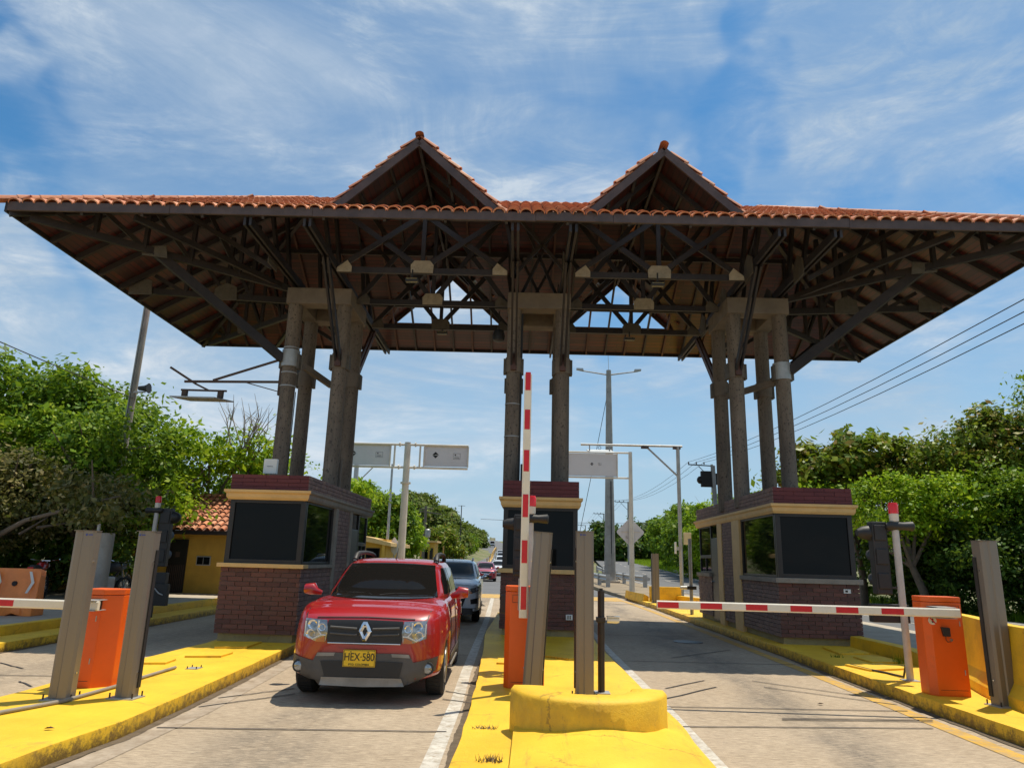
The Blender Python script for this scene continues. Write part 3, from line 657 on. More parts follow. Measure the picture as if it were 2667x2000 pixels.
    bricks(p, (x1, y0), (x1, y1), zct, ztop, .05, L=.16, H=H, g=.008, mi=1, jit=.004)
    bricks(p, (x0, y1), (x0, y0), zct, ztop, .05, L=.16, H=H, g=.008, mi=1, jit=.004)
    p.build('parapet', ['band', 'brick_side', 'mortar_dark'], t)
    return t
SILL = 'cream'
booth(-5.5, -4.09, 12.85, 18.0, .15, .885, 1, 'left brick toll booth beside the red car', (1.395, 1.465, 2.58, 2.755, 3.035), (14.75, 14.95, 15.95, 16.15, 16.9))
booth(-.66, .98, 15.63, 21.6, .12, 1, 0, 'middle brick toll booth behind the upright barrier arm', (1.38, 1.47, 2.76, 2.98, 3.34), (0, 0, 0, 0, 0))
SILL = 'greysill'
booth(5.0, 6.6, 15.1, 22.2, .16, 1, -1, 'right brick toll booth with cream pilasters on its flank', (1.34, 1.44, 2.73, 2.93, 3.27), (17.65, 18.3, 19.3, 19.75, 20.6))

# ------------------------------------------------------------------ canopy
XA, XB, YN, YF, TN = -10.5, 10.25, 12.65, 21.55, .578
YM = (YN+YF)/2; HD = YM-YN
canopy = thing('toll_canopy', (0, YM, .12), 'dark timber toll canopy with clay tiled hip roof and two gables on concrete columns', 'canopy')
def zc(y, x=None):
    d = min(y-YN, YF-y)
    if x is not None: d = min(d, x-XA, XB-x)
    return 8.08+TN*d
ZR = 8.08+TN*HD
DORM = [(-2.65, 10.30), (2.55, 10.18)]; DS = .94; GY0, GY1 = 13.48, 20.72
def canopy_roof():
    # ceiling boards (one per slope), with triangular cut-outs under the gables
    sv = 1/math.cos(math.atan(TN))
    def face(mb, pts, uvf, mi=0): mb.add(pts, [tuple(range(len(pts)))], mi, [[uvf(p) for p in pts]])
    for name, mat, dz in (('ceiling', 'boards', 0.), ('roof_deck', 'tile_base', .07)):
        for side in (0, 1):
            Y = (lambda d: YN+d) if side == 0 else (lambda d: YF-d)
            mb = MB(); z = lambda d: 8.08+TN*d+dz
            ug = GY0-YN if side == 0 else YF-GY1
            uvf = lambda p: (p[0], (p[2]-8)*sv/TN*1.0)
            face(mb, [(XA, Y(0), z(0)), (XB, Y(0), z(0)), (XB-ug, Y(ug), z(ug)), (XA+ug, Y(ug), z(ug))], uvf)
            # pieces between the notches
            L0 = XA+ug; prevx = L0; prevridge = XA+HD
            xs = []
            for cx, za in DORM:
                w = (za-(8.08+TN*ug))/DS; dtop = (za-8.08)/TN; xs.append((cx-w, cx, cx+w, dtop))
            top = [(XA+HD, HD)]; 
            a = xs[0]; b = xs[1]; m = (a[2]+b[0])/2
            face(mb, [(L0, Y(ug), z(ug)), (a[0], Y(ug), z(ug)), (a[1], Y(a[3]), z(a[3])), (a[1], Y(HD), z(HD)), (XA+HD, Y(HD), z(HD))], uvf)
            face(mb, [(a[2], Y(ug), z(ug)), (b[0], Y(ug), z(ug)), (b[1], Y(b[3]), z(b[3])), (b[1], Y(HD), z(HD)), (a[1], Y(HD), z(HD)), (a[1], Y(a[3]), z(a[3]))], uvf)
            face(mb, [(b[2], Y(ug), z(ug)), (XB-ug, Y(ug), z(ug)), (XB-HD, Y(HD), z(HD)), (b[1], Y(HD), z(HD)), (b[1], Y(b[3]), z(b[3]))], uvf)
            mb.build(name, mat, canopy, fix=False)
        for sx in (0, 1):
            x = XA if sx == 0 else XB; s = 1 if sx == 0 else -1; mb = MB()
            face(mb, [(x, YN, 8.08+dz), (x, YF, 8.08+dz), (x+s*HD, YM, ZR+dz)], lambda p: (p[1], (p[2]-8)*sv/TN))
            mb.build(name, mat, canopy, fix=False)
    # gable roofs
    for cx, za in DORM:
        for s in (-1, 1):
            for name, mat, dz in (('gable_ceiling', 'boards', 0.), ('gable_deck', 'tile_base', .06)):
                mb = MB(); z = za+dz
                def P(y):   # x offset where the gable slope meets the main slope at depth y
                    d = min(y-YN, YF-y); return (za-(8.08+TN*d))/DS
                w0 = P(GY0); w1 = P(GY1); dt = (za-8.08)/TN
                pts = [(cx, GY0, z), (cx+s*w0, GY0, z-DS*w0), (cx, YN+dt, z), (cx, YF-dt, z), (cx+s*w1, GY1, z-DS*w1), (cx, GY1, z)]
                tri = [(cx, GY0, z), (cx+s*w0, GY0, z-DS*w0), (cx, YN+dt, z)]; tri2 = [(cx, YF-dt, z), (cx+s*w1, GY1, z-DS*w1), (cx, GY1, z)]
                for T in (tri, tri2): mb = MB(); mb.add(T, [(0, 1, 2)], 0, [[(q[1], (za-q[2])/DS*1.32) for q in T]]); mb.build(name, mat, canopy, fix=False)
            # barge boards and a few gable rafters
            for gy, w, e in ((GY0, (za-(8.08+TN*(GY0-YN)))/DS, -1), (GY1, (za-(8.08+TN*(YF-GY1)))/DS, 1)):
                mb = MB(); a = Vector((cx, gy+e*.03, za-.06)); b = Vector((cx+s*w, gy+e*.03, za-DS*w-.06)); mb.bar(a, b, .05, .16, up=(0, 0, 1)); mb.build('barge_board', 'wood_pale', canopy)
            for gy, e in ((GY0, 1), (GY1, -1)):
                for k in (1, 2, 3):
                    y = gy+e*k*.8; w = (za-(8.08+TN*min(y-YN, YF-y)))/DS
                    if w > .2: MB().bar((cx, y, za-.06), (cx+s*w, y, za-DS*w-.06), .06, .12).build('gable_rafter', 'wood', canopy)
                w = (za-(8.08+TN*min(gy-YN, YF-gy)))/DS
                for fr in (.33, .66):
                    y2 = gy+e*(((za-8.08)/TN)-(GY0-YN))*(1-fr)*.95
                    MB().bar((cx+s*w*fr, gy, za-DS*w*fr-.03), (cx+s*w*fr, y2, za-DS*w*fr-.03), .06, .07).build('gable_purlin', 'wood', canopy)
        MB().bar((cx, GY0, za-.10), (cx, GY1, za-.10), .06, .16).build('gable_ridge_beam', 'wood', canopy)
    # rafters
    n = int((XB-XA)/.6)
    for i in range(n+1):
        x = XA+.25+i*(XB-XA-.5)/n; dm = min(HD, x-XA, XB-x)
        if dm < .5: continue
        for sg, Y in ((0, lambda d: YN+d), (1, lambda d: YF-d)):
            if sg == 0 and i % 2: continue
            near = min(abs(x-c[0]) for c in DORM)
            w = .05
            if sg == 0 and near < 1.9:
                MB().bar((x, Y(0), 8.08-.055), (x, Y(GY0-YN), 8.08+TN*(GY0-YN)-.055), w, .10).build('rafter', 'wood', canopy)
                cx, za = min(DORM, key=lambda c: abs(x-c[0])); d0 = (za-DS*abs(x-cx)-8.08)/TN
                if d0 < dm-.2: MB().bar((x, Y(d0), 8.08+TN*d0-.055), (x, Y(dm), 8.08+TN*dm-.055), w, .10).build('rafter', 'wood', canopy)
            else: MB().bar((x, Y(0), 8.08-.055), (x, Y(dm), 8.08+TN*dm-.055), w, .10).build('rafter', 'wood_red' if sg and near < 6 and i % 2 == 0 else 'wood', canopy)
    for sx in (0, 1):
        X = (lambda d: XA+d) if sx == 0 else (lambda d: XB-d)
        for k in range(10):
            y = YN+.42+k*.895; dm = min(y-YN, YF-y)
            if dm < .3: continue
            MB().bar((X(0), y, 8.08-.07), (X(dm), y, 8.08+TN*dm-.07), .08, .14).build('hip_end_rafter', 'wood', canopy)
        for ye in (YN, YF): MB().bar((X(0), ye, 8.02), (X(HD), YM, ZR-.08), .10, .2).build('hip_beam', 'wood', canopy)
    MB().bar((XA+HD, YM, ZR-.12), (XB-HD, YM, ZR-.12), .1, .22).build('ridge_beam', 'wood', canopy)
    # fascia
    segs = [XA, -7.3, -4.5, -.15, 1.35, 5.9, XB]
    for a, b in zip(segs, segs[1:]):
        dz = random.uniform(-.012, .012); MB().box(a, YN-.06+random.uniform(0, .008), 8.02+dz, b-.004, YN-.005, 8.205+dz).build('fascia', 'wood_pale', canopy, bevel=.006)
    for a, b in ((XA, -3), (-3, 4), (4, XB)): MB().box(a, YF+.005, 7.99, b-.004, YF+.06, 8.215).build('fascia', 'wood', canopy)
    for x, s in ((XA, -1), (XB, 1)): MB().box(min(x, x+s*.05), YN-.05, 7.99, max(x, x+s*.05), YF+.05, 8.215).build('fascia', 'wood', canopy)
canopy_roof()
def tile_field(name, O, U, V, ulen, vlen, inside, pu=.257, pv=.36):
    O, U, V = Vector(O), Vector(U).normalized(), Vector(V).normalized(); Nn = U.cross(V).normalized()
    if Nn.z < 0: Nn = -Nn
    vs = []; fs = []
    for i in range(int(ulen/pu)+1):
        for j in range(int(vlen/pv)+1):
            u = (i+.5)*pu; v = j*pv
            if v > vlen-.30 or not inside(u, v+pv*.4): continue
            uu = u+random.uniform(-.012, .012); tw = random.uniform(-.02, .02); v0 = v-.05+random.uniform(-.02, .02); v1 = v0+pv+.08
            o = len(vs); seg = 6
            for (vv, r, lift) in ((v0, .122, .058), (v1, .098, .014)):
                for k in range(seg+1):
                    a = math.pi*k/seg
                    vs.append(O+U*(uu+tw*(vv-v0)-math.cos(a)*r)+V*vv+Nn*(math.sin(a)*r*.78+lift))
            for k in range(seg): fs.append((o+k, o+k+1, o+seg+1+k+1, o+seg+1+k))
            # clay thickness at the lower lip
            o2 = len(vs)
            for k in range(seg+1):
                a = math.pi*k/seg; r = .104
                vs.append(O+U*(uu-math.cos(a)*r)+V*(v0+.001)+Nn*(math.sin(a)*r*.78+.045))
            for k in range(seg): fs.append((o2+k, o2+k+1, o+k+1, o+k))
    mb = MB(); mb.add(vs, fs); return mb.build(name, 'tile', canopy, smooth=35)
def ridge_tiles(name, a, b, r=.13, parent=None, lead=0):
    a, b = Vector(a), Vector(b); d = (b-a); L_ = d.length; d.normalize(); sd = d.cross(Vector((0, 0, 1))).normalized(); up = sd.cross(d)
    n = int(L_/.38); vs = []; fs = []
    for i in range(n):
        p = a+d*(L_*i/n); q = a+d*(L_*(i+1)/n+.06); o = len(vs)
        for pt, rr in ((p, r), (q, r*.93)):
            for k in range(8):
                an = math.pi*k/7; vs.append(pt+sd*math.cos(an)*rr+up*(math.sin(an)*rr*.85+random.uniform(0, .008)))
        for k in range(7): fs.append((o+k, o+k+1, o+9+k, o+8+k))
    mb = MB(); mb.add(vs, fs); return mb.build(name, 'tile', parent or canopy, smooth=40)
def canopy_tiles():
    sl = math.hypot(1, TN); W = XB-XA; z0 = 8.15
    def hidden(x, d):
        for cx, za in DORM:
            if za-DS*abs(x-cx) > 8.08+TN*d and d+.24 > GY0-YN: return True
        return False
    tile_field('roof_tiles', (XA, YN, z0), (1, 0, 0), (0, 1, TN), W, HD*sl, lambda u, v: u > v/sl-.05 and W-u > v/sl-.05 and not hidden(XA+u, v/sl))
    tile_field('roof_tiles', (XA, YF, z0), (1, 0, 0), (0, -1, TN), W, HD*sl, lambda u, v: u > v/sl-.05 and W-u > v/sl-.05 and not hidden(XA+u, v/sl))
    for x, s in ((XA, 1), (XB, -1)):
        tile_field('roof_tiles', (x, YN, z0), (0, 1, 0), (s, 0, TN), YF-YN, HD*sl, lambda u, v: u > v/sl-.05 and (YF-YN)-u > v/sl-.05)
    for x in (XA, XB):
        s = 1 if x < 0 else -1
        for y in (YN, YF): ridge_tiles('hip_tiles', (x-s*.18, y-(.18 if y == YN else -.18), 8.14), (x+s*HD, YM, ZR+.12))
    ridge_tiles('ridge_tiles', (XA+HD, YM, ZR+.075), (XB-HD, YM, ZR+.075))
    for cx, za in DORM:
        L_ = GY1-GY0
        for s in (-1, 1):
            dl = math.hypot(1, DS); wmax = (za-8.08-TN*(GY0-YN))/DS
            for fr_ in (True, False):
             def ins(u, v, s=s, za=za, wmax=wmax, dl=dl, fr_=fr_):
                y = GY0+u; w = wmax-v/dl; return w > 0 and (y < YM) == fr_ and za-DS*w > 8.08+TN*min(y-YN, YF-y)-.02
             tile_field('gable_tiles', (cx+s*wmax, GY0-.04, za-DS*wmax+.06), (0, 1, 0), (-s, 0, DS), L_+.08, wmax*dl, ins)
        ridge_tiles('gable_ridge_tiles', (cx, GY0-.10, za+.075), (cx, GY1+.1, za+.075), r=.095)
canopy_tiles()
COLX = {'L': (-5.78, -4.61), 'C': (-.545, .585), 'R': (4.62, 5.70)}
CY0, CY1 = 16.0, 17.3
def canopy_frame():
    for g, xs in COLX.items():
        for x in xs:
            for y in (CY0, CY1):
                mb = MB(); n = 24; prof = []
                zb0 = .2 if g == 'L' else 2.9
                mb.tube([(x, y, zb0), (x, y, 4), (x, y, 7.45)], [.172, .172, .168], 24); c = mb.build('column', 'column', canopy, smooth=40)
                z0 = 5.86 if y == CY0 else 5.72
                k = MB(); k.tube([(x, y, z0), (x, y, z0+.36)], .195, 20); k.build('collar', 'conc', c, smooth=40)
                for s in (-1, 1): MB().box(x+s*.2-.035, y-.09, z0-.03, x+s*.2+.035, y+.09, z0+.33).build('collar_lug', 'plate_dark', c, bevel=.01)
        x0, x1 = xs[0]-.18, xs[1]+.18; y0, y1 = CY0-.2, CY1+.2
        for a, b, z in (((x0, y0), (x1, y0+.4), 0), ((x0, y1-.4), (x1, y1), 0), ((x0, y0+.4), (x0+.36, y1-.4), .002), ((x1-.36, y0+.4), (x1, y1-.4), .002)):
            MB().box(a[0], a[1], 7.40+z, b[0], b[1], 7.79-z).build('cap_beam', 'conc', canopy, bevel=.012)
        # lower tie ring between collars
        for y in (CY0, CY1): MB().bar((xs[0]+.2, y, 5.95), (xs[1]-.2, y, 5.95), .1, .14).build('tie_beam', 'conc', canopy) if g != 'C' and False else None
        for x in xs:
            # twin-plank cross beam from eave to eave over each column row
            for s in (-1, 1): MB().bar((x+s*.055, YN+.02, 7.93), (x+s*.055, YF-.02, 7.93), .05, .17).build('cross_beam', 'wood', canopy)
            # twin-plank raking struts, collar to eave, front and back
            for sg, ya, yb in ((1, CY0-.2, 14.1), (-1, CY1+.2, 19.3)):
                if x in (-5.78, 5.70): continue
                for s in (-1, 1): MB().bar((x+s*.05, ya, 6.02), (x+s*.05, yb, 7.86), .045, .13, up=(0, 0, 1)).build('strut', 'wood' if sg > 0 else 'wood_red', canopy)
            if x not in (-5.78, 5.70): MB().box(x-.07, CY0-.26, 5.88, x+.07, CY0-.17, 6.28).build('strut_shoe', 'wood_red', canopy, bevel=.01)
            # gusset plates where the beams meet cap and eave
            for y in (14.45, CY0+.4, 18.35): MB().extr([(x-.10, y-.28, 7.72), (x-.10, y+.28, 7.72), (x-.10, y+.26, 8.1), (x-.10, y, 8.26), (x-.10, y-.26, 8.1)], (.02, 0, 0)).build('gusset_plate', 'plate_dark', canopy)
            # short rafters rising from the beam to the roof
            for y in (14.45, 15.3, 18.0, 18.9): MB().bar((x, y, 7.95), (x+.25*(1 if x > 0 else -1), y+.1, zc(y)-.05), .08, .08).build('post', 'wood', canopy)
    # lane trusses
    bays = [(-4.43, -.72), (.76, 4.40)]
    for ti, (y, tan) in enumerate(((14.45, 1), (16.42, 1), (18.30, 0))):
        zt_ = zc(y)-.10; zb = 7.70
        for x0, x1 in bays:
            xm = (x0+x1)/2
            MB().bar((x0, y, zb), (x1, y, zb), .07, .13).build('bottom_chord', 'wood', canopy)
            MB().bar((x0, y, zt_), (x1, y, zt_), .07, .11).build('top_chord', 'wood', canopy)
            for a, b in ((x0+.05, xm), (xm, x1-.05)):
                h = zt_-zb; run = min((b-a), (b-a))
                MB().bar((a, y-.035, zb+.05), (b-.05, y-.035, zt_), .115, .05, up=(0, 1, 0)).build('brace', 'wood', canopy)
                MB().bar((b, y+.035, zb+.05), (a+.05, y+.035, zt_), .115, .05, up=(0, 1, 0)).build('brace', 'wood', canopy)
            MB().bar((xm, y, zb), (xm, y, zt_), .09, .09, up=(0, 1, 0)).build('king_post', 'wood', canopy)
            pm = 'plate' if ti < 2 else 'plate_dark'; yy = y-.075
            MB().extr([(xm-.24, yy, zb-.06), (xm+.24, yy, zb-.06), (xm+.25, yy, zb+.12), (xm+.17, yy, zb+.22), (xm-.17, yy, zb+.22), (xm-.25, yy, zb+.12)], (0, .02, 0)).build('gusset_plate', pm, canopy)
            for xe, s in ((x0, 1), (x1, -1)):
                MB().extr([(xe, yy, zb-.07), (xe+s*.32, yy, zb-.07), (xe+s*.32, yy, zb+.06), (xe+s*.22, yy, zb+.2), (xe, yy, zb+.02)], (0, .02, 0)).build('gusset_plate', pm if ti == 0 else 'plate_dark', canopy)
        # crossed braces over the middle booth
        for a, b in ((-.5, .55), (.55, -.5)): MB().bar((a, y, 7.75), (b, y, zt_), .07, .09, up=(0, 1, 0)).build('brace', 'wood', canopy)
    # longitudinal purlins
    for y in (14.45, 16.0, 18.3, 19.9): MB().bar((XA+(y-YN if y < YM else YF-y), y, zc(y)-.13), (XB-(y-YN if y < YM else YF-y), y, zc(y)-.13), .08, .12).build('purlin', 'wood', canopy)
    # wings on both ends
    for s, xo, xe in ((-1, COLX['L'][0], XA), (1, COLX['R'][1], XB)):
        c = xo+s*.2
        for yc, ye in ((CY0-.1, YN+.2), (CY1+.1, YF-.2)):
            e = Vector((xe-s*.3, ye, 8.0)); a = Vector((c, yc, 7.80)); d = e-a
            MB().bar(a, e, .09, .15).build('diagonal_chord', 'wood', canopy)
            m = a+d*.56; MB().bar((c-s*.05, yc, 6.05), m, .11, .20).build('wing_strut', 'wood', canopy)
            q = m; MB().extr([(q.x-s*.3, q.y-.06, q.z-.16), (q.x+s*.25, q.y-.06, q.z-.10), (q.x+s*.3, q.y-.06, q.z+.10), (q.x-s*.25, q.y-.06, q.z+.12)], (0, .02, 0)).build('gusset_plate', 'plate_dark', canopy)
            for f in (.22, .42, .60, .78):
                p = a+d*f; zz = zc(p.y, p.x)-.1
                MB().bar(p, (p.x, p.y, zz), .08, .10).build('post', 'wood', canopy)
                p2 = a+d*(f+.16 if f < .7 else f+.14)
                MB().bar(p, (p2.x, p2.y, zc(p2.y, p2.x)-.1), .06, .09).build('brace', 'wood', canopy)
        # middle chord square to the end eave, with plates
        a = Vector((c, YM-.25, 7.82)); e = Vector((xe-s*.35, YM-.25, 8.02)); MB().bar(a, e, .09, .15).build('wing_chord', 'wood', canopy)
        for f in (.97, .45):
            p = a.lerp(e, f); MB().extr([(p.x-.3, p.y-.08, p.z-.12), (p.x+.3, p.y-.08, p.z-.12), (p.x+.26, p.y-.08, p.z+.24), (p.x, p.y-.08, p.z+.34), (p.x-.28, p.y-.08, p.z+.2)], (0, .02, 0)).build('gusset_plate', 'plate_dark', canopy)
        for f in (.3, .45, .7):
            p = a.lerp(e, f); MB().bar(p, (p.x, p.y, zc(p.y, p.x)-.1), .09, .11).build('post', 'wood', canopy)
            p2 = a.lerp(e, f+.2); MB().bar(p, (p2.x, p2.y, zc(p2.y, p2.x)-.1), .06, .09).build('brace', 'wood', canopy)
        # eave-to-cap chords
        for ya, xa in ((YN+.15, xo+s*2.3), (YF-.15, xo+s*2.3)):
            MB().bar((c, CY0 if ya < YM else CY1, 7.82), (xa, ya, 8.02), .08, .12).build('wing_chord', 'wood', canopy)
        for yy in (14.45, 19.75): MB().bar((xo+s*.1, yy, 7.72), (xo+s*2.2, yy, zc(yy, xo+s*2.2)-.15), .07, .10).build('brace', 'wood', canopy)
canopy_frame()
def canopy_extras():
    # pale repaired sleeves and wire bands on the outer front columns
    for x, z0 in ((-5.78, 5.88), (5.69, 5.84)): MB().tube([(x, CY0, z0), (x, CY0, z0+.40)], .203, 24).build('pale_sleeve', 'galv', canopy, smooth=40)
    for z in (6.32, 5.72, 5.40): MB().tube([(-5.78, CY0, z), (-5.78, CY0, z+.025)], .182, 24).build('wire_band', 'galv', canopy, smooth=40)
    for z in (4.35, 5.1): MB().tube([(-.545, CY0, z), (-.545, CY0, z+.02)], .180, 24).build('wire_band', 'galv', canopy, smooth=40)
    MB().tube([(-.37, CY0-.05, 3.3), (-.37, CY0-.05, 7.3)], .028, 8).build('conduit', 'black', canopy, smooth=40)
    MB().tube([(-5.61, CY0+.06, 3.3), (-5.60, CY0+.05, 5.3)], .012, 6).build('conduit', 'wire', canopy)
    MB().bar((-5.5, CY0+.2, 5.95), (-5.1, CY1-.1, 5.75), .1, .14).build('tie_beam', 'conc', canopy); MB().bar((5.6, CY0+.2, 5.85), (4.7, CY1-.1, 5.70), .1, .14).build('tie_beam', 'conc', canopy)
canopy_extras()
CS = 1.1     # the canopy is modelled at working size and enlarged once
def enlarge(o):
    l = o.location; o.location = (l.x*CS, l.y*CS, CAM_H+(l.z-CAM_H)*CS); o.scale = (CS, CS, CS)
enlarge(canopy); canopy.rotation_euler.z = R(1.2)   # the roof stands square to the road, which bears slightly left

def floodlight(x, y, z, label, hang):
    t = thing('floodlight', (x, y, z), label, 'floodlight', 'small floodlights hung under the canopy')
    MB().box(x-.14, y-.05, z, x+.14, y+.09, z+.07).build('housing', 'black', t, bevel=.01)
    MB().add([(x-.12, y-.054, z+.055), (x+.12, y-.054, z+.055), (x+.12, y+.03, z-.004), (x-.12, y+.03, z-.004)], [(0, 1, 2, 3)]).build('lens', 'ledface', t)
    MB().bar((x, y+.02, z+.07), (x, y+.02, hang), .03, .03).build('bracket', 'darkmetal', t); enlarge(t)
floodlight(-2.70, 14.2, 7.38, 'floodlight left of the tan plate over the left lane', 7.66)
floodlight(2.55, 14.2, 7.36, 'floodlight below the front tan plate over the right lane', 7.66)
floodlight(-2.55, 18.2, 7.50, 'floodlight in the see-through gap over the left lane', 7.66)
floodlight(2.48, 18.2, 7.42, 'floodlight in the see-through gap over the right lane', 7.66)
t = thing('loudspeaker', (-.95, 17.0, 6.95), 'dark rounded loudspeaker hanging left of the middle column tops', 'loudspeaker')
MB().lathe((-.95, 17, 6.95), [(.06, -.02), (.14, .02), (.155, .15), (.12, .27), (.05, .3)], 14).build('shell', 'black', t, smooth=50)
MB().bar((-.95, 17, 7.25), (-.95, 17, 7.75), .03, .03).build('bracket', 'darkmetal', t); enlarge(t)

# reader arm on the left column
t = thing('reader_antenna_arm', (-5.98, 16.0, 5.5), 'brown steel arm with a flat antenna reaching left from the left columns', 'antenna arm')
MB().bar((-5.95, 16, 5.52), (-8.22, 16, 5.49), .05, .05).build('arm', 'rust', t)
MB().bar((-5.95, 16, 6.08), (-7.55, 16, 5.53), .045, .045).build('brace', 'rust', t)
MB().bar((-5.95, 16, 5.28), (-6.8, 16, 5.50), .02, .02).build('brace', 'rust', t)
MB().bar((-8.55, 15.9, 5.80), (-7.95, 16.0, 5.44), .05, .05).build('cross_tube', 'rust', t)
MB().bar((-8.0, 16.05, 5.46), (-7.65, 16.1, 5.30), .04, .04).build('cross_tube', 'rust', t)
MB().bar((-8.30, 16.05, 5.30), (-7.22, 16.05, 5.29), .04, .04).build('top_rail', 'rust', t)
for x in (-8.2, -7.35): MB().box(x-.06, 16.0, 5.12, x+.05, 16.1, 5.29).build('hanger', 'rust', t)
MB().add([(-8.38, 15.72, 5.075), (-7.35, 15.72, 5.07), (-7.15, 16.3, 5.12), (-8.22, 16.3, 5.12)], [(0, 1, 2, 3)]).build('x', 'rust', t) if False else None
MB().extr([(-8.40, 15.75, 5.06), (-7.36, 15.75, 5.05), (-7.14, 16.32, 5.08), (-8.18, 16.32, 5.09)], (0, 0, .03)).build('antenna_panel', 'galv', t)
MB().box(-5.99, 15.95, 5.20, -5.94, 16.05, 6.14).build('wall_rail', 'rust', t); enlarge(t); t.location.y -= .13; t.location.x += .02
t = thing('antenna_box', (-4.92, 13.15, 3.04), 'pale grey square antenna box on the roof of the left booth', 'antenna box')
MB().box(-5.05, 13.1, 3.08, -4.80, 13.19, 3.36).build('box_body', 'white_plastic', t, bevel=.015)
MB().box(-4.98, 13.093, 3.215, -4.87, 13.099, 3.222).build('printed_mark', 'ink', t)
MB().bar((-4.92, 13.17, 3.03), (-4.92, 13.17, 3.1), .04, .04).build('foot', 'galv', t)
for x, y, lab in ((-4.98, 17.75, 'dark signal head behind the left columns'), (-.24, 17.2, 'dark box beside the middle left column on the booth roof')):
    t = thing('signal_box', (x, y, 3.3), lab, 'signal box'); MB().box(x-.09, y-.08, 3.2 if x > -1 else 3.0, x+.09, y+.08, 3.9).build('box_body', 'black', t, bevel=.01)
    MB().box(x+.09, y-.05, 3.1, x+.13, y+.05, 4.0).build('side_plate', 'conc', t)

# ------------------------------------------------------------------ barriers
def cabinet(x0, x1, y0, z0, z1, ch, t, chs=-1, dep=.36):
    if chs < 0: poly = [(x0+ch, y0), (x1, y0), (x1, y0+dep), (x0, y0+dep), (x0, y0+ch*1.1)]
    else: poly = [(x0, y0), (x1-ch, y0), (x1, y0+ch*1.1), (x1, y0+dep), (x0, y0+dep)]
    MB().prism(poly, z0, z1-.07).build('cabinet', 'orange', t, bevel=.008)
    cx = sum(p[0] for p in poly)/5; cy = sum(p[1] for p in poly)/5
    d = MB(); xa, xb = (x0+ch+.03, x1-.03) if chs < 0 else (x0+.03, x1-ch-.03); yf = y0-.0025
    for a, b, c_, e in ((xa, z1-.20, xb, z1-.196), (xa, z1-.11, xb, z1-.106), (xa, z1-.20, xa+.004, z1-.106), (xb-.004, z1-.20, xb, z1-.106), (xa, z0+.07, xb, z0+.074)): d.box(a, yf, b, c_, yf+.002, e)
    d.build('panel_seam', 'black', t)
    for zz in (z0+.25, z1-.35): MB().tube([(xb-.012, yf, zz), (xb-.012, yf, zz+.06)], .006, 6).build('hinge', 'galv', t)
    lid = [(cx+(p[0]-cx)*1.012, cy+(p[1]-cy)*1.012) for p in poly]
    MB().prism(lid, z1-.066, z1).build('lid', 'orange', t, bevel=.012)
def boom(p, d, L_, t, stripes, w=.105, th=.05):
    """p start, d unit dir (x or z). tapered octagonal aluminium boom with red tape"""
    p = Vector(p); d = Vector(d)
    n_ = Vector((0, 0, 1)) if abs(d.z) < .5 else Vector((1, 0, 0)); f = Vector((0, 1, 0))
    prof = [(-.5, -.30), (-.36, -.5), (.36, -.5), (.5, -.30), (.5, .30), (.36, .5), (-.36, .5), (-.5, .30)]
    vs = []
    for q, k in ((p, 1), (p+d*L_, .92)):
        for a, b in prof: vs.append(q+n_*(a*w*k)+f*(b*th))
    mb = MB(); mb.add(vs, [tuple(range(8))[::-1], tuple(range(8, 16))]+[(i, (i+1) % 8, 8+(i+1) % 8, 8+i) for i in range(8)])
    b = mb.build('boom', 'barrier_white', t, bevel=.003)
    for s0, s1 in stripes:
        m = MB(); h = w*.33
        m.extr([p+d*s0-n_*h-f*(th/2+.003), p+d*s1-n_*h-f*(th/2+.003), p+d*s1+n_*h-f*(th/2+.003), p+d*s0+n_*h-f*(th/2+.003)], (0, .002, 0)); m.build('red_stripe', 'red', b)
    return b
G = 'orange cabinet barrier gates'
t = thing('barrier_gate', (5.15, 9.6, .16), 'right barrier gate with its red and white arm lowered across the lane', 'barrier gate', G)
cabinet(4.95, 5.41, 9.52, .16, 1.335, .07, t, -1, .28)
st = [(5.21-a, 5.21-b) for a, b in ((4.75, 5.02), (4.17, 4.45), (3.59, 3.86), (3.02, 3.29), (2.46, 2.74), (1.80, 2.08))]
x_of = lambda px: (px-2075)/(1420-2075)*3.66
st = [(x_of(b), x_of(a)) for a, b in ((1905, 1953), (1807, 1855), (1708, 1755), (1611, 1658), (1512, 1559), (1418, 1464))]
boom((5.23, 9.25, 1.155), (-1, 0, .0), 3.68, t, st)
MB().box(4.98, 9.27, 1.21, 5.21, 9.52, 1.22).build('arm_clamp', 'galv', t); MB().box(4.98, 9.27, 1.085, 5.21, 9.52, 1.093).build('arm_clamp', 'galv', t)
MB().box(4.95, 9.28, 1.10, 5.2, 9.52, 1.20).build('arm_hub', 'darkmetal', t)
MB().extr([(5.12, 9.515, .97), (5.22, 9.515, .965), (5.22, 9.515, .86), (5.14, 9.515, .86)], (0, -.04, 0)).build('lock_cover', 'black', t, bevel=.006)
MB().tube([(5.17, 9.50, .87), (5.17, 9.505, .82), (5.19, 9.505, .795), (5.23, 9.505, .80), (5.235, 9.51, .82)], .004, 6).build('key_cord', 'wire', t)
MB().lathe((5.235, 9.50, .82), [(.018, 0), (.018, .02)], 10, 'y').build('lock', 'chrome', t)
sg = MB().lathe((5.03, 9.505, 1.045), [(.05, 0), (.05, .006)], 20, 'y').build('prohibition_sticker', 'white_plastic', t)
MB().bar((4.998, 9.499, 1.078), (5.062, 9.499, 1.012), .004, .014, up=(1, 0, 1)).build('red_slash', 'red', sg); MB().bar((5.03, 9.502, 1.07), (5.03, 9.502, 1.02), .003, .02, up=(1, 0, 0)).build('figure', 'ink', sg)
t = thing('barrier_gate', (-.13, 9.5, .12), 'middle barrier gate with its red and white arm raised upright', 'barrier gate', G)
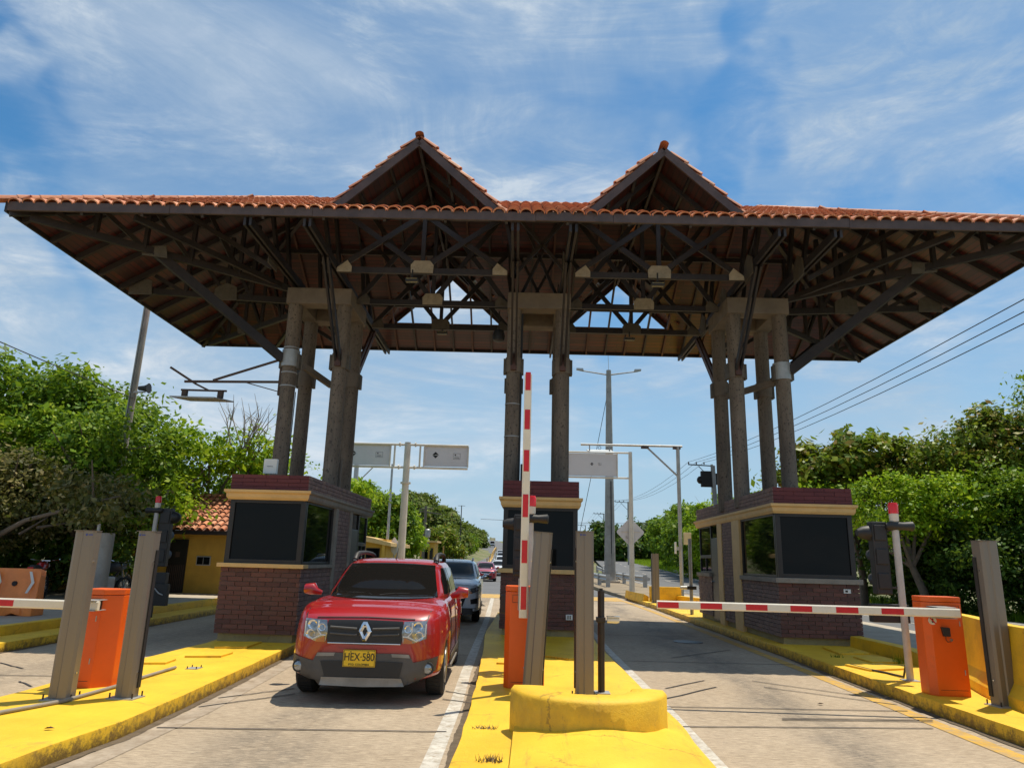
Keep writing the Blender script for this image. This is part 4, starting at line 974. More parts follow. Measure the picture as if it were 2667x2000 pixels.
cabinet(-.33, .17, 9.32, .12, 1.325, .06, t, -1)
boom((-.100, 9.1, .96), (0, 0, 1), 3.07, t, [(a-.96+.0, b-.96) for a, b in ((1.06, 1.33), (1.61, 1.885), (2.17, 2.455), (2.745, 3.02), (3.29, 3.55), (3.81, 4.055))])
for s in (-1, 1): MB().box(-.10+s*.062-.004, 9.09, 1.05, -.10+s*.062+.004, 9.30, 1.42).build('arm_clamp', 'galv', t)
MB().box(-.15, 9.12, 1.08, -.05, 9.32, 1.34).build('arm_hub', 'darkmetal', t)
t = thing('barrier_gate', (-4.9, 8.3, .15), 'left barrier gate whose arm points out of the picture to the left', 'barrier gate', G)
cabinet(-5.07, -4.70, 8.26, .15, 1.20, .15, t, 1, .30)
boom((-4.78, 8.08, 1.03), (-1, 0, .005), 3.6, t, [(.95, 1.16), (1.45, 1.72), (2.0, 2.27), (2.55, 2.82), (3.1, 3.37)], w=.10)
for z in (1.083, .975): MB().box(-4.98, 8.03, z, -4.80, 8.27, z+.006).build('arm_clamp', 'galv', t)
MB().box(-5.0, 8.12, .99, -4.85, 8.27, 1.08).build('arm_hub', 'darkmetal', t)

# ------------------------------------------------------------------ light-curtain posts
def scan(x, y, z0, z1, w, label, rz=0, logo=None):
    t = thing('sensor_post', (x, y, z0), label, 'sensor post', 'tall taupe metal sensor posts', rz)
    h = z1-z0; d = w*.62
    poly = [(-w/2, -d/2+.02), (-w/2+.03, -d/2), (-w*.10, -d/2), (-w*.04, -d/2-.014), (w/2-.03, -d/2-.014), (w/2, -d/2+.01), (w/2, d/2), (-w/2, d/2)]
    MB().prism(poly, .012, h-.006).build('housing', 'taupe', t, world=False, bevel=.003)
    MB().prism([(-w/2-.004, -d/2-.018), (w/2+.004, -d/2-.018), (w/2+.004, d/2+.004), (-w/2-.004, d/2+.004)], h-.006, h).build('top_cap', 'taupe', t, world=False)
    for s in (-1, 1):
        for k in range(2): MB().lathe((s*(w/2+.003), -.01, h*(.15+.66*k)), [(.008, -.006), (.008, .006)], 6, 'x').build('screw', 'chrome', t, world=False)
    MB().box(-w/2-.05, -d/2-.05, 0, w/2+.05, d/2+.05, .012).build('base_plate', 'galv', t, world=False)
    for a in (-1, 1):
        for b in (-1, 1): MB().lathe((a*(w/2+.025), b*(d/2+.025), .03), [(.009, -.02), (.009, .03)], 6).build('anchor_bolt', 'darkmetal', t, world=False)
    sx = 1 if rz <= 0 else -1
    MB().box(sx*w/2, d/2-.05, .1, sx*(w/2)+sx*.012 if sx > 0 else sx*w/2, d/2, h-.2).build('dark_window', 'black', t, world=False) if sx > 0 else MB().box(-w/2-.012, d/2-.05, .1, -w/2, d/2, h-.2).build('dark_window', 'black', t, world=False)
    if logo:
        MB().extr([(logo, -d/2-.017, h-.045), (logo+.013, -d/2-.017, h-.058), (logo+.026, -d/2-.017, h-.045), (logo+.013, -d/2-.017, h-.032)], (0, .001, 0)).build('emblem', 'blueink', t, world=False)
        MB().box(logo+.032, -d/2-.017, h-.05, logo+.075, -d/2-.016, h-.04).build('maker_mark', 'blueink', t, world=False)
    return t
scan(-4.77, 7.66, .15, 1.83, .215, 'taupe sensor post in front of the left orange cabinet', R(8), .01)
scan(-4.19, 7.82, .15, 1.845, .195, 'taupe sensor post right of the left orange cabinet', R(-4), -.07)
tp = scan(.02, 9.0, .12, 1.99, .22, 'leaning taupe sensor post beside the middle orange cabinet', R(-6)); tp.rotation_euler.y = R(3.4)
scan(.63, 8.86, .12, 2.005, .205, 'taupe sensor post with blue mark behind the curved yellow wall', R(5), -.07)
scan(5.47, 8.98, .16, 2.02, .235, 'taupe sensor post beside the tall yellow barrier wall', R(12))
scan(4.90, 29.4, .16, 2.05, .27, 'far taupe sensor post in front of the yellow wall block', R(4))
t = thing('camera_post', (.86, 9.22, .12), 'short black post with a small camera on the middle island', 'post')
MB().tube([(.86, 9.22, .12), (.86, 9.22, 1.30)], .042, 16).build('pole', 'darkmetal', t, smooth=40)
MB().box(.86-.02, 9.2, 1.30, .88, 9.24, 1.33).build('top_cap', 'darkmetal', t)
MB().box(.76, 9.12, .12, .96, 9.32, .132).build('base_plate', 'galv', t)
MB().box(.80, 9.16, .93, .91, 9.28, .99).build('clamp', 'darkmetal', t, bevel=.005)
c = MB().lathe((1.0, 9.2, .96), [(.035, -.07), (.038, .05), (.03, .08)], 12, 'x').build('camera_body', 'white_plastic', t, smooth=40)
MB().box(.93, 9.15, .995, 1.09, 9.25, 1.005).build('hood', 'chrome', c)
t = thing('camera_post', (4.97, 23.2, .16), 'slim grey post with a small side camera left of the right booth', 'post')
MB().tube([(4.97, 23.2, .16), (4.97, 23.2, 2.45)], .055, 12).build('pole', 'galv', t, smooth=40)
c = MB().lathe((4.78, 23.2, .95), [(.05, -.14), (.055, .1)], 12, 'x').build('camera_body', 'white_plastic', t, smooth=40); MB().box(4.84, 23.12, .90, 5.12, 23.28, 1.0).build('clamp', 'black', t)

# ------------------------------------------------------------------ lane signals with red beacons
def signal(x, y, z0, ztop, side, label, box=True, hx=.27, pr=.05, hs=1.):
    t = thing('lane_signal', (x, y, z0), label, 'traffic light', 'lane signals with red beacons')
    MB().tube([(x, y, z0), (x, y, ztop-.25)], pr, 14).build('pole', 'signalpole', t, smooth=40)
    MB().box(x-.1, y-.1, z0, x+.1, y+.1, z0+.012).build('base_plate', 'galv', t)
    MB().lathe((x, y, ztop-.25), [(.062, 0), (.066, .10), (.06, .11)], 14).build('beacon_base', 'offwhite', t, smooth=30)
    MB().lathe((x, y, ztop-.14), [(.068, 0), (.070, .12), (.058, .155), (.015, .16)], 16).build('beacon', 'beacon', t, smooth=50)
    zt_ = ztop-.26
    # horn / lamp arm across the top
    s2 = -side
    MB().lathe((x, y-.02, zt_-.06), [(.03, -.14), (.06, -.10), (.065, .0), (.055, .10), (.07, .24), (.045, .26)] if s2 > 0 else [(.045, -.26), (.07, -.24), (.055, -.10), (.065, 0), (.06, .10), (.03, .14)], 12, 'x').build('siren_horn', 'black', t, smooth=50)
    # three-lamp head
    hz0 = zt_-1.03*hs; hx0 = x+side*hx; y0 = y+.05
    hd = MB().box(hx0-.11*hs, y0-.02, hz0, hx0+.11*hs, y0+.14, zt_).build('signal_head', 'black', t, bevel=.02)
    for k in range(3):
        zz = zt_-.17*hs-k*.34*hs
        MB().lathe((hx0, y0+.14, zz), [(.10*hs, 0), (.10*hs, .03)], 16, 'y').build('lamp_lens', 'glass', hd, smooth=30)
        v = MB(); n = 12
        for i in range(n+1):
            a = R(-20+220*i/n)
            v.v += [(hx0+math.cos(a)*.108*hs, y0+.13, zz+math.sin(a)*.108*hs), (hx0+math.cos(a)*.112*hs, y0+.13+.20*(.5+.5*math.sin(a)), zz+math.sin(a)*.112*hs)]
        v.f = [(2*i, 2*i+1, 2*i+3, 2*i+2) for i in range(n)]; v.mi = [0]*n
        v.build('visor', 'black', hd, smooth=40, fix=False)
        MB().box(hx0-.085*hs, y0-.045, zz-.10*hs, hx0+.085*hs, y0-.018, zz+.12*hs).build('back_cover', 'black', hd, bevel=.02)
    # sideways visor bulge seen from behind
    MB().lathe((hx0+side*.11*hs, y0+.1, zt_-.16*hs), [(.11*hs, 0), (.09*hs, .10), (.05, .17)] if side > 0 else [(.05, -.17), (.09*hs, -.10), (.11*hs, 0)], 12, 'x').build('side_visor', 'black', hd, smooth=50)
    for zz in (zt_-.12, hz0+.1): MB().bar((x, y, zz), (hx0, y0+.05, zz), .03, .03).build('bracket', 'darkmetal', t)
    if box:
        bz = z0+.72 if box is True else box
        MB().box(min(x-.05, x+side*.42), y-.04+.06, bz, max(x+.05, x+side*.42) if side > 0 else x+.1, y+.16, bz+.25).build('display_box', 'black', t, bevel=.01)
    return t
signal(5.28, 10.72, .16, 2.59, -1, 'lane signal on a white pole left of the right orange cabinet', .92, hx=.21, pr=.048)
signal(-.03, 10.65, .12, 2.56, -1, 'lane signal hidden behind the upright barrier arm', .9, hx=.16, pr=.04, hs=.85)
t3 = signal(-8.90, 16.8, .15, 2.88, 1, 'left lane signal with beacon above the two taupe posts', .90, hx=.20, hs=1.30)
MB().bar((-8.80, 16.85, .15), (-8.80, 16.85, .95), .16, .14).build('pedestal', 'darkmetal', t3); MB().box(-9.05, 16.7, .42, -8.35, 16.83, .90).build('control_box', 'black', t3, bevel=.01); MB().tube([(-8.75, 16.68, .78), (-8.62, 16.66, .80), (-8.52, 16.66, .70), (-8.42, 16.67, .66)], .015, 6).build('cable', 'galv', t3)
t = thing('traffic_light', (5.0, 20.0, 3.27), 'black signal head on a grey pole above the right booth roof', 'traffic light')
MB().tube([(5.03, 20.0, 3.2), (5.0, 20.0, 4.35)], .06, 12).build('pole', 'galv', t, smooth=40)
h = MB().box(4.66, 19.98, 3.76, 5.0, 20.1, 4.20).build('signal_head', 'black', t, bevel=.02); MB().lathe((4.66, 20.04, 3.95), [(.05, -.10), (.10, -.06), (.11, 0)], 12, 'x').build('visor', 'black', h, smooth=50)
MB().box(5.05, 19.98, 3.83, 5.16, 20.1, 4.14).build('back_plate', 'black', t, bevel=.01)

# ------------------------------------------------------------------ signs, masts and poles behind the plaza
def mark(parent, cx, y, cz, s):
    MB().extr([(cx-s, y, cz+.02*s), (cx, y, cz+s), (cx+s, y, cz+.02*s), (cx+.3*s, y, cz+.14*s), (cx-.4*s, y, cz-.02*s)], (0, .004, 0)).build('emblem', 'ink', parent)
    MB().extr([(cx-s*.9, y, cz-.12*s), (cx-.1*s, y, cz-.12*s), (cx+s*.9, y, cz-.06*s), (cx, y, cz-s)], (0, .004, 0)).build('emblem', 'ink', parent)
def sticker(parent, cx, y, cz, s):
    m = MB(); m.box(cx-s, y, cz+.75*s, cx+s, y+.004, cz+.8*s); m.box(cx-s, y, cz-.8*s, cx+s, y+.004, cz-.75*s); m.box(cx-s, y, cz-.75*s, cx-.95*s, y+.004, cz+.75*s); m.box(cx+.95*s, y, cz-.75*s, cx+s, y+.004, cz+.75*s)
    m.box(cx-.6*s, y, cz+.2*s, cx-.25*s, y+.004, cz+.55*s); m.box(cx-.6*s, y, cz-.1*s, cx+.6*s, y+.004, cz-.03*s); m.box(cx-.7*s, y, cz-.5*s, cx+.7*s, y+.004, cz-.4*s); m.build('sticker', 'ink', parent)
def sign_gantry():
    Y = 34.; X = -6.14
    t = thing('overhead_sign', (X, Y, 0), 'cream T-shaped mast carrying two blank sign backs', 'sign')
    MB().tube([(X, Y, 0), (X, Y, 4.9), (X, Y, 7.05)], [.19, .165, .15], 16).build('mast', 'offwhite', t, smooth=40)
    MB().tube([(X, Y, 5.05), (X, Y, 5.13)], .25, 16).build('flange', 'offwhite', t, smooth=30)
    for z in (6.95, 5.85): 
        MB().tube([(X-3.6, Y, z), (X+2.95, Y, z-.02)], .055, 10).build('arm', 'offwhite', t, smooth=40)
        for s in (-.38, .38): MB().tube([(X+s-.03, Y, z), (X+s+.03, Y, z)], .11, 12).build('flange', 'offwhite', t, smooth=30)
    for s in (-.62, .62): MB().bar((X+s, Y, 5.85), (X+s, Y, 6.95), .08, .08, up=(0, 1, 0)).build('upright', 'offwhite', t)
    for a, b in ((X-3.6, X-.82), (X+.82, X+2.95)):
        p = MB().box(a, Y+.03, 5.92, b, Y+.07, 6.9).build('sign_panel', 'panel', t, bevel=.01)
        for x in (a, b): MB().box(x-.03, Y-.04, 5.9, x+.03, Y+.025, 6.9).build('panel_rib', 'offwhite', p)
        mark(p, a+.95 if a < X-2 else a+.55, Y+.024, 6.47, .16); sticker(p, b-.55, Y+.024, 6.43, .17)
sign_gantry()
def sign_right():
    X, Y = 5.27, 39.0
    t = thing('sign_post', (X, Y, .14), 'cream post carrying a blank rectangular sign back and a diamond sign back', 'sign')
    MB().tube([(X, Y, .14), (X, Y, 7.58)], [.15, .10], 14).build('post', 'offwhite', t, smooth=40)
    for z in (7.52, 6.14): MB().tube([(1.80, Y, z), (X, Y, z)], .05, 8).build('arm', 'offwhite', t, smooth=40)
    p = MB().box(1.84, Y+.04, 6.22, 4.55, Y+.08, 7.46).build('sign_panel', 'panel', t, bevel=.01)
    for x in (1.84, 4.55): MB().box(x-.03, Y-.03, 6.15, x+.03, Y+.035, 7.5).build('panel_rib', 'offwhite', p)
    mark(p, 3.17, Y+.034, 6.88, .09); sticker(p, 3.6, Y+.034, 6.88, .09)
    d = MB(); r = .10; c = Vector((5.24, Y+.16, 3.27)); s = .73; pts = []
    for k in range(4):
        a = R(90*k)
        for j in (-1, 0, 1): q = a+j*R(7); pts.append((c.x+math.cos(q)*s*(1 if j == 0 else .955), c.y, c.z+math.sin(q)*s*(1 if j == 0 else .955)))
    d.extr(pts, (0, .03, 0)); dd = d.build('diamond_panel', 'panel', t)
    MB().box(4.73, Y+.12, 3.27, 5.75, Y+.155, 3.31).build('panel_rib', 'offwhite', dd); sticker(dd, 5.05, Y+.15, 3.0, .07)
sign_right()
def reader_gantry():
    X, Y = 6.48, 32.1
    t = thing('reader_gantry', (X, Y, .16), 'grey steel mast with a long arm holding a flat antenna over the lane', 'gantry')
    MB().tube([(X, Y, .16), (X, Y, 6.8)], .085, 12).build('mast', 'galv', t, smooth=40)
    MB().tube([(2.1, Y, 6.83), (6.68, Y, 6.83)], .05, 10).build('arm', 'galv', t, smooth=40)
    MB().bar((X, Y, 5.45), (5.05, Y, 6.80), .07, .07).build('brace', 'galv', t)
    for x in (X-.05, 5.0): MB().box(x-.17, Y-.07, 6.70, x+.17, Y+.07, 6.78).build('clamp', 'rust', t)
    a = MB().extr([(2.52, Y-.35, 6.40), (3.62, Y-.35, 6.40), (3.50, Y+.3, 6.60), (2.38, Y+.3, 6.60)], (0, 0, .05)).build('antenna_panel', 'white_plastic', t)
    for x in (2.5, 3.4): MB().bar((x, Y, 6.56), (x, Y, 6.83), .05, .05).build('hanger', 'galv', a)
    MB().tube([(2.95+.07*math.cos(R(k*45)), Y, 6.69+.07*math.sin(R(k*45))) for k in range(9)], .012, 6).build('cable_loop', 'wire', a)
    MB().box(6.62, Y-.08, 2.5, 6.94, Y+.08, 3.02).build('junction_box', 'beige_box', t, bevel=.015)
    c = MB().box(6.22, Y-.1, 2.1, 6.28, Y+.1, 2.6).build('camera_shield', 'white_plastic', t, bevel=.01); MB().box(6.28, Y-.05, 2.25, 6.42, Y+.05, 2.4).build('camera_body', 'galv', c)
reader_gantry()
t = thing('street_lamp', (6.1, 57.8, .14), 'tall grey double-armed street lamp beyond the toll lanes', 'street lamp')
MB().tube([(6.1, 57.8, .14), (6.1, 57.8, 17.3)], [.46, .20], 18).build('pole', 'poleconc', t, smooth=40)
MB().box(5.4, 57.1, .1, 6.8, 58.5, .30).build('footing', 'walk', t, bevel=.03)
MB().box(6.15, 57.38, 1.2, 6.22, 57.45, 8).build('cable_slot', 'black', t)
for s in (-1, 1):
    MB().tube([(6.1, 57.8, 16.9), (6.1+s*2.4, 57.8, 17.25)], [.07, .05], 8).build('arm', 'galv', t, smooth=40)
    h = MB().extr([(6.1+s*2.1, 57.6, 17.2), (6.1+s*2.7, 57.6, 17.32), (6.1+s*2.7, 57.6, 17.42), (6.1+s*2.15, 57.6, 17.40)], (0, .4, 0)).build('lamp_head', 'galv', t)
MB().tube([(6.1, 57.8, 17.3), (6.05, 57.8, 19.0)], .02, 5).build('lightning_rod', 'galv', t)
def wireto(name, a, b, sag, r, label, group=None, n=14):
    a, b = Vector(a), Vector(b); pts = []
    for i in range(n+1):
        f = i/n; p = a.lerp(b, f); p.z -= sag*4*f*(1-f); pts.append(p)
    mb = MB(); mb.tube(pts, r, 5, cap=False); o = mb.build(name, 'wire', smooth=60); return tag(o, label, 'cable', group)
wireto('stay_wire', (6.0, 57.6, 15.4), (3.2, 62, .3), .2, .025, 'thin stay wire running down left from the tall street lamp')
PP = [(17.4, 70, 11.25), (16.4, 125, 12.0), (16.1, 165, 12.5), (16.6, 230, 13.0)]
for i, (x, y, z) in enumerate(PP):
    t = thing('utility_pole', (x, y, zt(x, y)), ['nearest utility pole on the right, seen over the right booth', 'second utility pole on the right, behind the cream sign post', 'third utility pole on the right, left of the sign post', 'farthest tiny utility pole on the right side'][i], 'utility pole', 'utility poles along the highway')
    MB().tube([(x, y, zt(x, y)), (x, y, z)], [.2, .13], 10).build('pole', 'poleconc', t, smooth=40)
    ca = MB().bar((x+.1, y, z-.15), (x-2.3, y, z-.05), .1, .1).build('crossarm', 'darkmetal', t)
    MB().bar((x, y, z-1.5), (x-1.3, y, z-.2), .06, .06).build('crossarm_brace', 'darkmetal', t)
    for k in range(3): MB().lathe((x-.75-k*.75, y, z-.02), [(.05, 0), (.07, .1), (.04, .25)], 8).build('insulator', 'rust', ca)
NEAR = [(14.2, 20, 9.42), (14.18, 20, 9.05), (14.14, 20, 8.69)]
for k in range(3):
    off = [2.25, 1.5, .75][k]; lab = ['top', 'middle', 'lowest'][k]
    P1 = Vector((PP[0][0]-off, 70, 11.45)); Nn = Vector(NEAR[k]); e = P1+(Nn-P1)*1.75
    pts = [e, Nn]+[Nn.lerp(P1, i/10)-Vector((0, 0, .5*4*(i/10)*(1-i/10))) for i in range(1, 11)]
    for i in range(1, 4):
        a = Vector((PP[i-1][0]-off, PP[i-1][1], PP[i-1][2]+.2)); b = Vector((PP[i][0]-off, PP[i][1], PP[i][2]+.2))
        pts += [a.lerp(b, j/8)-Vector((0, 0, 1.1*4*(j/8)*(1-j/8))) for j in range(1, 9)]
    mb = MB(); mb.tube(pts, .017, 5, cap=False); tag(mb.build('power_line', 'wire', smooth=60), lab+' of the three overhead power lines on the right', 'power line', 'overhead power lines on the right')
wireto('power_line', (-11.5, 7.5, 6.05), (-12.95, 22, 6.38), .05, .014, 'single overhead cable sloping down into the left trees')
t = thing('light_pole', (-13.0, 22, -.05), 'tall tilted-looking grey pole rising from the left trees to the roof edge', 'light pole')
MB().tube([(-13.05, 22, -.05), (-12.95, 22, 12.5)], [.125, .10], 14).build('pole', 'poleconc', t, smooth=40)
MB().tube([(-12.93, 21.85, 12), (-12.96, 21.84, 8), (-13.02, 21.84, 4)], .012, 5).build('cable', 'wire', t)
h = MB().lathe((-12.55, 22, 6.72), [(.07, -.28), (.09, -.1), (.13, .0), (.17, .05)], 12, 'x').build('loudspeaker_horn', 'black', t, smooth=50)
MB().bar((-13.1, 21.9, 6.55), (-12.6, 22, 6.6), .05, .05).build('bracket', 'galv', t)
t = thing('concrete_post', (-9.75, 16.4, .3), 'thick grey concrete pole base standing behind the left sensor post', 'post')
MB().tube([(-9.75, 16.4, .3), (-9.75, 16.4, 2.0)], [.15, .145], 12).build('pole', 'poleconc', t, smooth=40); MB().bar((-9.93, 16.3, .3), (-9.93, 16.3, 2.2), .05, .05).build('conduit', 'galv', t)

def farpole(x, y, z, r, label, mat='galv', name='lighting_mast'):
    t = thing(name, (x, y, zt(x, y)), label, 'pole'); MB().tube([(x, y, zt(x, y)), (x, y, z)], [r, r*.7], 10).build('pole', mat, t, smooth=40); return t
t = farpole(-15.1, 60, 9.3, .28, 'grey mast with a bent stay, left of the overhead sign mast'); MB().tube([(-15.1, 60, 7.3), (-14.8, 60, 7.8), (-13.6, 60, 9.1)], .05, 6).build('stay', 'galv', t)
farpole(-12.05, 60, 9.3, .13, 'thin grey mast between trees and overhead sign', 'galv')
t = farpole(-12.0, 80, 7.25, .2, 'old wooden utility pole with transformers near the far kiosk', 'polewood', 'utility_pole')
for dx, dz in ((.35, -2.3), (.3, -3.3)): MB().lathe((-12+dx, 80, 7.25+dz-1.1), [(.28, 0), (.3, .1), (.3, .8), (.2, .9)], 12).build('transformer', 'galv', t, smooth=40)
MB().bar((-13.2, 80, 6.75), (-10.2, 80, 6.4), .1, .12).build('crossarm', 'polewood', t); MB().bar((-12.7, 80, 6.9), (-11.2, 80, 7.0), .1, .12).build('crossarm', 'polewood', t)
wireto('power_line', (-8, 110, 7.6), (60, 150, 12), 1, .03, 'faint distant cable crossing the sky above the road')
t = farpole(-12.0, 120, 10.3, .1, 'thin far mast with a small cross piece above the trees', 'darkmetal'); MB().bar((-12.6, 120, 10.25), (-11.4, 120, 10.25), .06, .06).build('crossarm', 'darkmetal', t)
t = thing('diamond_sign', (-11.45, 60, -.05), 'small diamond road sign seen from behind, over the red car roof', 'sign')
MB().tube([(-11.45, 60, -.05), (-11.45, 60, 2.9)], .05, 8).build('post', 'galv', t); MB().extr([(-12.0, 59.9, 2.5), (-11.35, 59.9, 1.75), (-10.85, 59.9, 2.5), (-11.45, 59.9, 3.25)], (0, .03, 0)).build('sign_panel', 'panel', t)

# guard rails
def guard(name, pts, label, z=.14):
    t = thing(name, (pts[0][0], pts[0][1], z), label, 'guard rail', 'steel guard rails on the dirt median')
    P = [Vector((x, y, rise_s(y)+z)) for x, y in pts]; prof = [(0, .34), (.09, .42), (0, .50), (0, .58), (.09, .66), (0, .74)]
    vs = []
    for i, p in enumerate(P):
        d = (P[min(i+1, len(P)-1)]-P[max(0, i-1)]).normalized(); n = Vector((d.y, -d.x, 0)); 
        for o, h in prof: q = p-n*o; vs.append((q.x, q.y, p.z+h))
    m = MB(); m.add(vs, [(i*6+j, i*6+j+1, (i+1)*6+j+1, (i+1)*6+j) for i in range(len(P)-1) for j in range(5)]); m.build('rail', 'galv', t, smooth=30)
    for i, p in enumerate(P): MB().box(p.x-.13, p.y-.09, p.z, p.x+.13, p.y+.09, p.z+.78).build('rail_post', 'galv', t)
    e = P[0]; MB().extr([(e.x-.1, e.y-.1, e.z+.36), (e.x+.28, e.y-.1, e.z+.42), (e.x+.34, e.y-.1, e.z+.58), (e.x-.1, e.y-.1, e.z+.74)], (0, .05, 0)).build('end_terminal', 'galv', t)
guard('guard_rail', [(7.45, 48.8), (7.05, 52.5), (7.1, 57), (7.2, 63), (7.4, 70), (7.5, 78), (7.6, 86)], 'longer guard rail along the highway side of the dirt median')
guard('guard_rail', [(4.85, 47.2), (4.75, 52), (4.7, 58), (4.5, 66), (4.4, 76)], 'shorter guard rail beside the tall street lamp')

# ------------------------------------------------------------------ buildings on the left
def house():
    t = thing('guard_house', (-12, 24.3, .3), 'small ochre house with clay tiled roof behind the left booth', 'house')
    x0, x1, y0, y1 = -16.5, -8.6, 24.3, 29; z1 = 2.28
    MB().box(x0, y0, .2, x1, y1, z1).build('wall', 'housewall', t)
    d = MB().box(-12.25, y0-.05, .3, -11.62, y0+.02, 2.03).build('door', 'frame', t)
    MB().box(-12.0, y0-.06, 1.45, -11.85, y0-.052, 1.62).build('notice', 'rust', d)
    for k in range(9): MB().box(-12.2+k*.065, y0-.075, .35, -12.18+k*.065, y0-.055, 1.2).build('door_bar', 'rust', d)
    w = MB().box(-11.28, y0-.03, 1.2, -10.80, y0+.02, 1.50).build('window', 'galv', t)
    for a, b in ((-11.25, -11.05), (-11.03, -10.83)): MB().box(a, y0-.04, 1.23, b, y0-.025, 1.47).build('pane', 'glass', w)
    MB().box(x0-.4, y0-.45, z1-.08, x1+.4, y1+.4, z1+.04).build('eave_board', 'wood', t)
    cols = []; O = Vector((x0-.45, y0-.5, z1+.04)); V = Vector((0, 1, .52)).normalized(); N_ = Vector((0, -.46, .89))
    vs = []; fs = []
    for i in range(36):
        for j in range(9):
            u = i*.25+.12; v = j*.33; o = len(vs)
            for vv, r, l in ((v-.04, .11, .05), (v+.36, .09, .01)):
                for k in range(6): a = math.pi*k/5; vs.append(O+Vector((u-math.cos(a)*r, 0, 0))+V*vv+N_*(math.sin(a)*r*.8+l))
            for k in range(5): fs.append((o+k, o+k+1, o+7+k, o+6+k))
    m = MB(); m.add(vs, fs); r_ = m.build('roof', 'tile', t, smooth=35)
    MB().add([O, O+Vector((9, 0, 0)), O+Vector((9, 0, 0))+V*3.1, O+V*3.1], [(0, 1, 2, 3)]).build('roof_base', 'tile_base', r_)
house()
t = thing('office_building', (-14, 60, -.05), 'low yellow building with a flat curved roof behind the left booth', 'building')
w = MB().box(-15.8, 58, -.1, -11.7, 66, 3.0).build('wall', 'housewall', t)
MB().extr([(-16.2, 57.2, 3.0), (-14, 57.2, 3.28), (-12.6, 57.2, 3.05), (-11.2, 57.2, 2.72), (-11.2, 57.2, 2.45), (-14, 57.2, 2.9), (-16.2, 57.2, 2.75)], (0, 9, 0)).build('roof', 'cream', t)
for a, b in ((-13.3, -12.2), (-15.3, -13.8)): 
    f = MB().box(a, 57.93, 1.0, b, 58.02, 2.3).build('window', 'frame', t); MB().box(a+.06, 57.91, 1.06, b-.06, 57.925, 2.24).build('pane', 'glass', f)
MB().box(-11.9, 57.3, -.05, -11.7, 57.5, 2.7).build('pillar', 'housewall', t)
t = thing('yellow_kiosk', (-11.4, 80, 0), 'tiny yellow kiosk beside the wooden pole behind the cars', 'kiosk')
z = zt(-11, 80); MB().box(-12.4, 80, z, -10.8, 83, 3.3).build('wall', 'housewall', t); MB().box(-12.6, 79.7, 3.3, -10.5, 83.3, 3.5).build('roof', 'cream', t)
MB().box(-12.1, 79.93, 1.4, -11.5, 80.02, 2.7).build('window', 'glass', t); MB().box(-11.3, 79.93, .8, -10.95, 80.02, 2.7).build('door', 'frame', t)

# ------------------------------------------------------------------ orange plastic barriers
def water_barrier(x, y, z, rz, label, L_=1.9, H=1.0, cat='barrier'):
    t = thing('plastic_barrier', (x, y, z), label, cat, 'orange plastic water barriers', rz)
    prof = [(-.24, 0), (-.24, .18), (-.15, .32), (-.09, .92), (-.06, H), (.06, H), (.09, .92), (.15, .32), (.24, .18), (.24, 0)]
    m = MB(); n = 12; vs = []
    for i in range(n+1):
        xx = -L_/2+L_*i/n; w = 1-.12*(1 if i in (0, n) else 0)-.28*(1 if 2 <= i % 4 <= 2 else 0)
        for a, b in prof: vs.append((xx, a*w, b-(.05 if i in (0, n) and b > .9 else 0)+(0.05 if b == 0 and i % 6 == 3 else 0)))
    k = len(prof); m.add(vs, [(i*k+j, i*k+(j+1) % k, (i+1)*k+(j+1) % k, (i+1)*k+j) for i in range(n) for j in range(k)]+[tuple(range(k)), tuple(n*k+j for j in range(k))[::-1]])
    m.build('shell', 'waterbarrier', t, world=False, bevel=.035, seg=3, smooth=40)
    for c in (-.62, -.05, .60):
        m = MB(); m.extr([(c-.05, -.155, .86), (c, -.155, .86), (c+.09, -.17, .65), (c, -.19, .44), (c-.05, -.19, .44), (c+.03, -.17, .65)], (0, -.006, 0)); m.build('chevron', 'white_plastic', t, world=False)
    MB().lathe((.28, -.11, .62), [(.05, -.04), (.05, .02)], 10, 'y').build('filler_hole', 'black', t, world=False)
water_barrier(-10.75, 14.75, .30, R(4), 'orange water barrier beside the left sensor post, nearest the kerb', 1.5, .78)
water_barrier(-11.35, 13.3, .30, R(-6), 'orange water barrier at the left picture edge', 1.5, .8)
for i in range(5): 
    x = (-15.2, -13.9, -12.6, -11.6, -10.6)[i]; y = 108
    water_barrier(x, y, rise_s(y), R(random.uniform(-15, 15)), 'distant orange barrier in the row behind the silver car', .95, .85)

# ------------------------------------------------------------------ motorcycles under the left trees
water_barrier(-12.6, 14.6, .30, R(8), 'orange water barrier partly hidden behind the other two at the left edge', 1.6, .82)

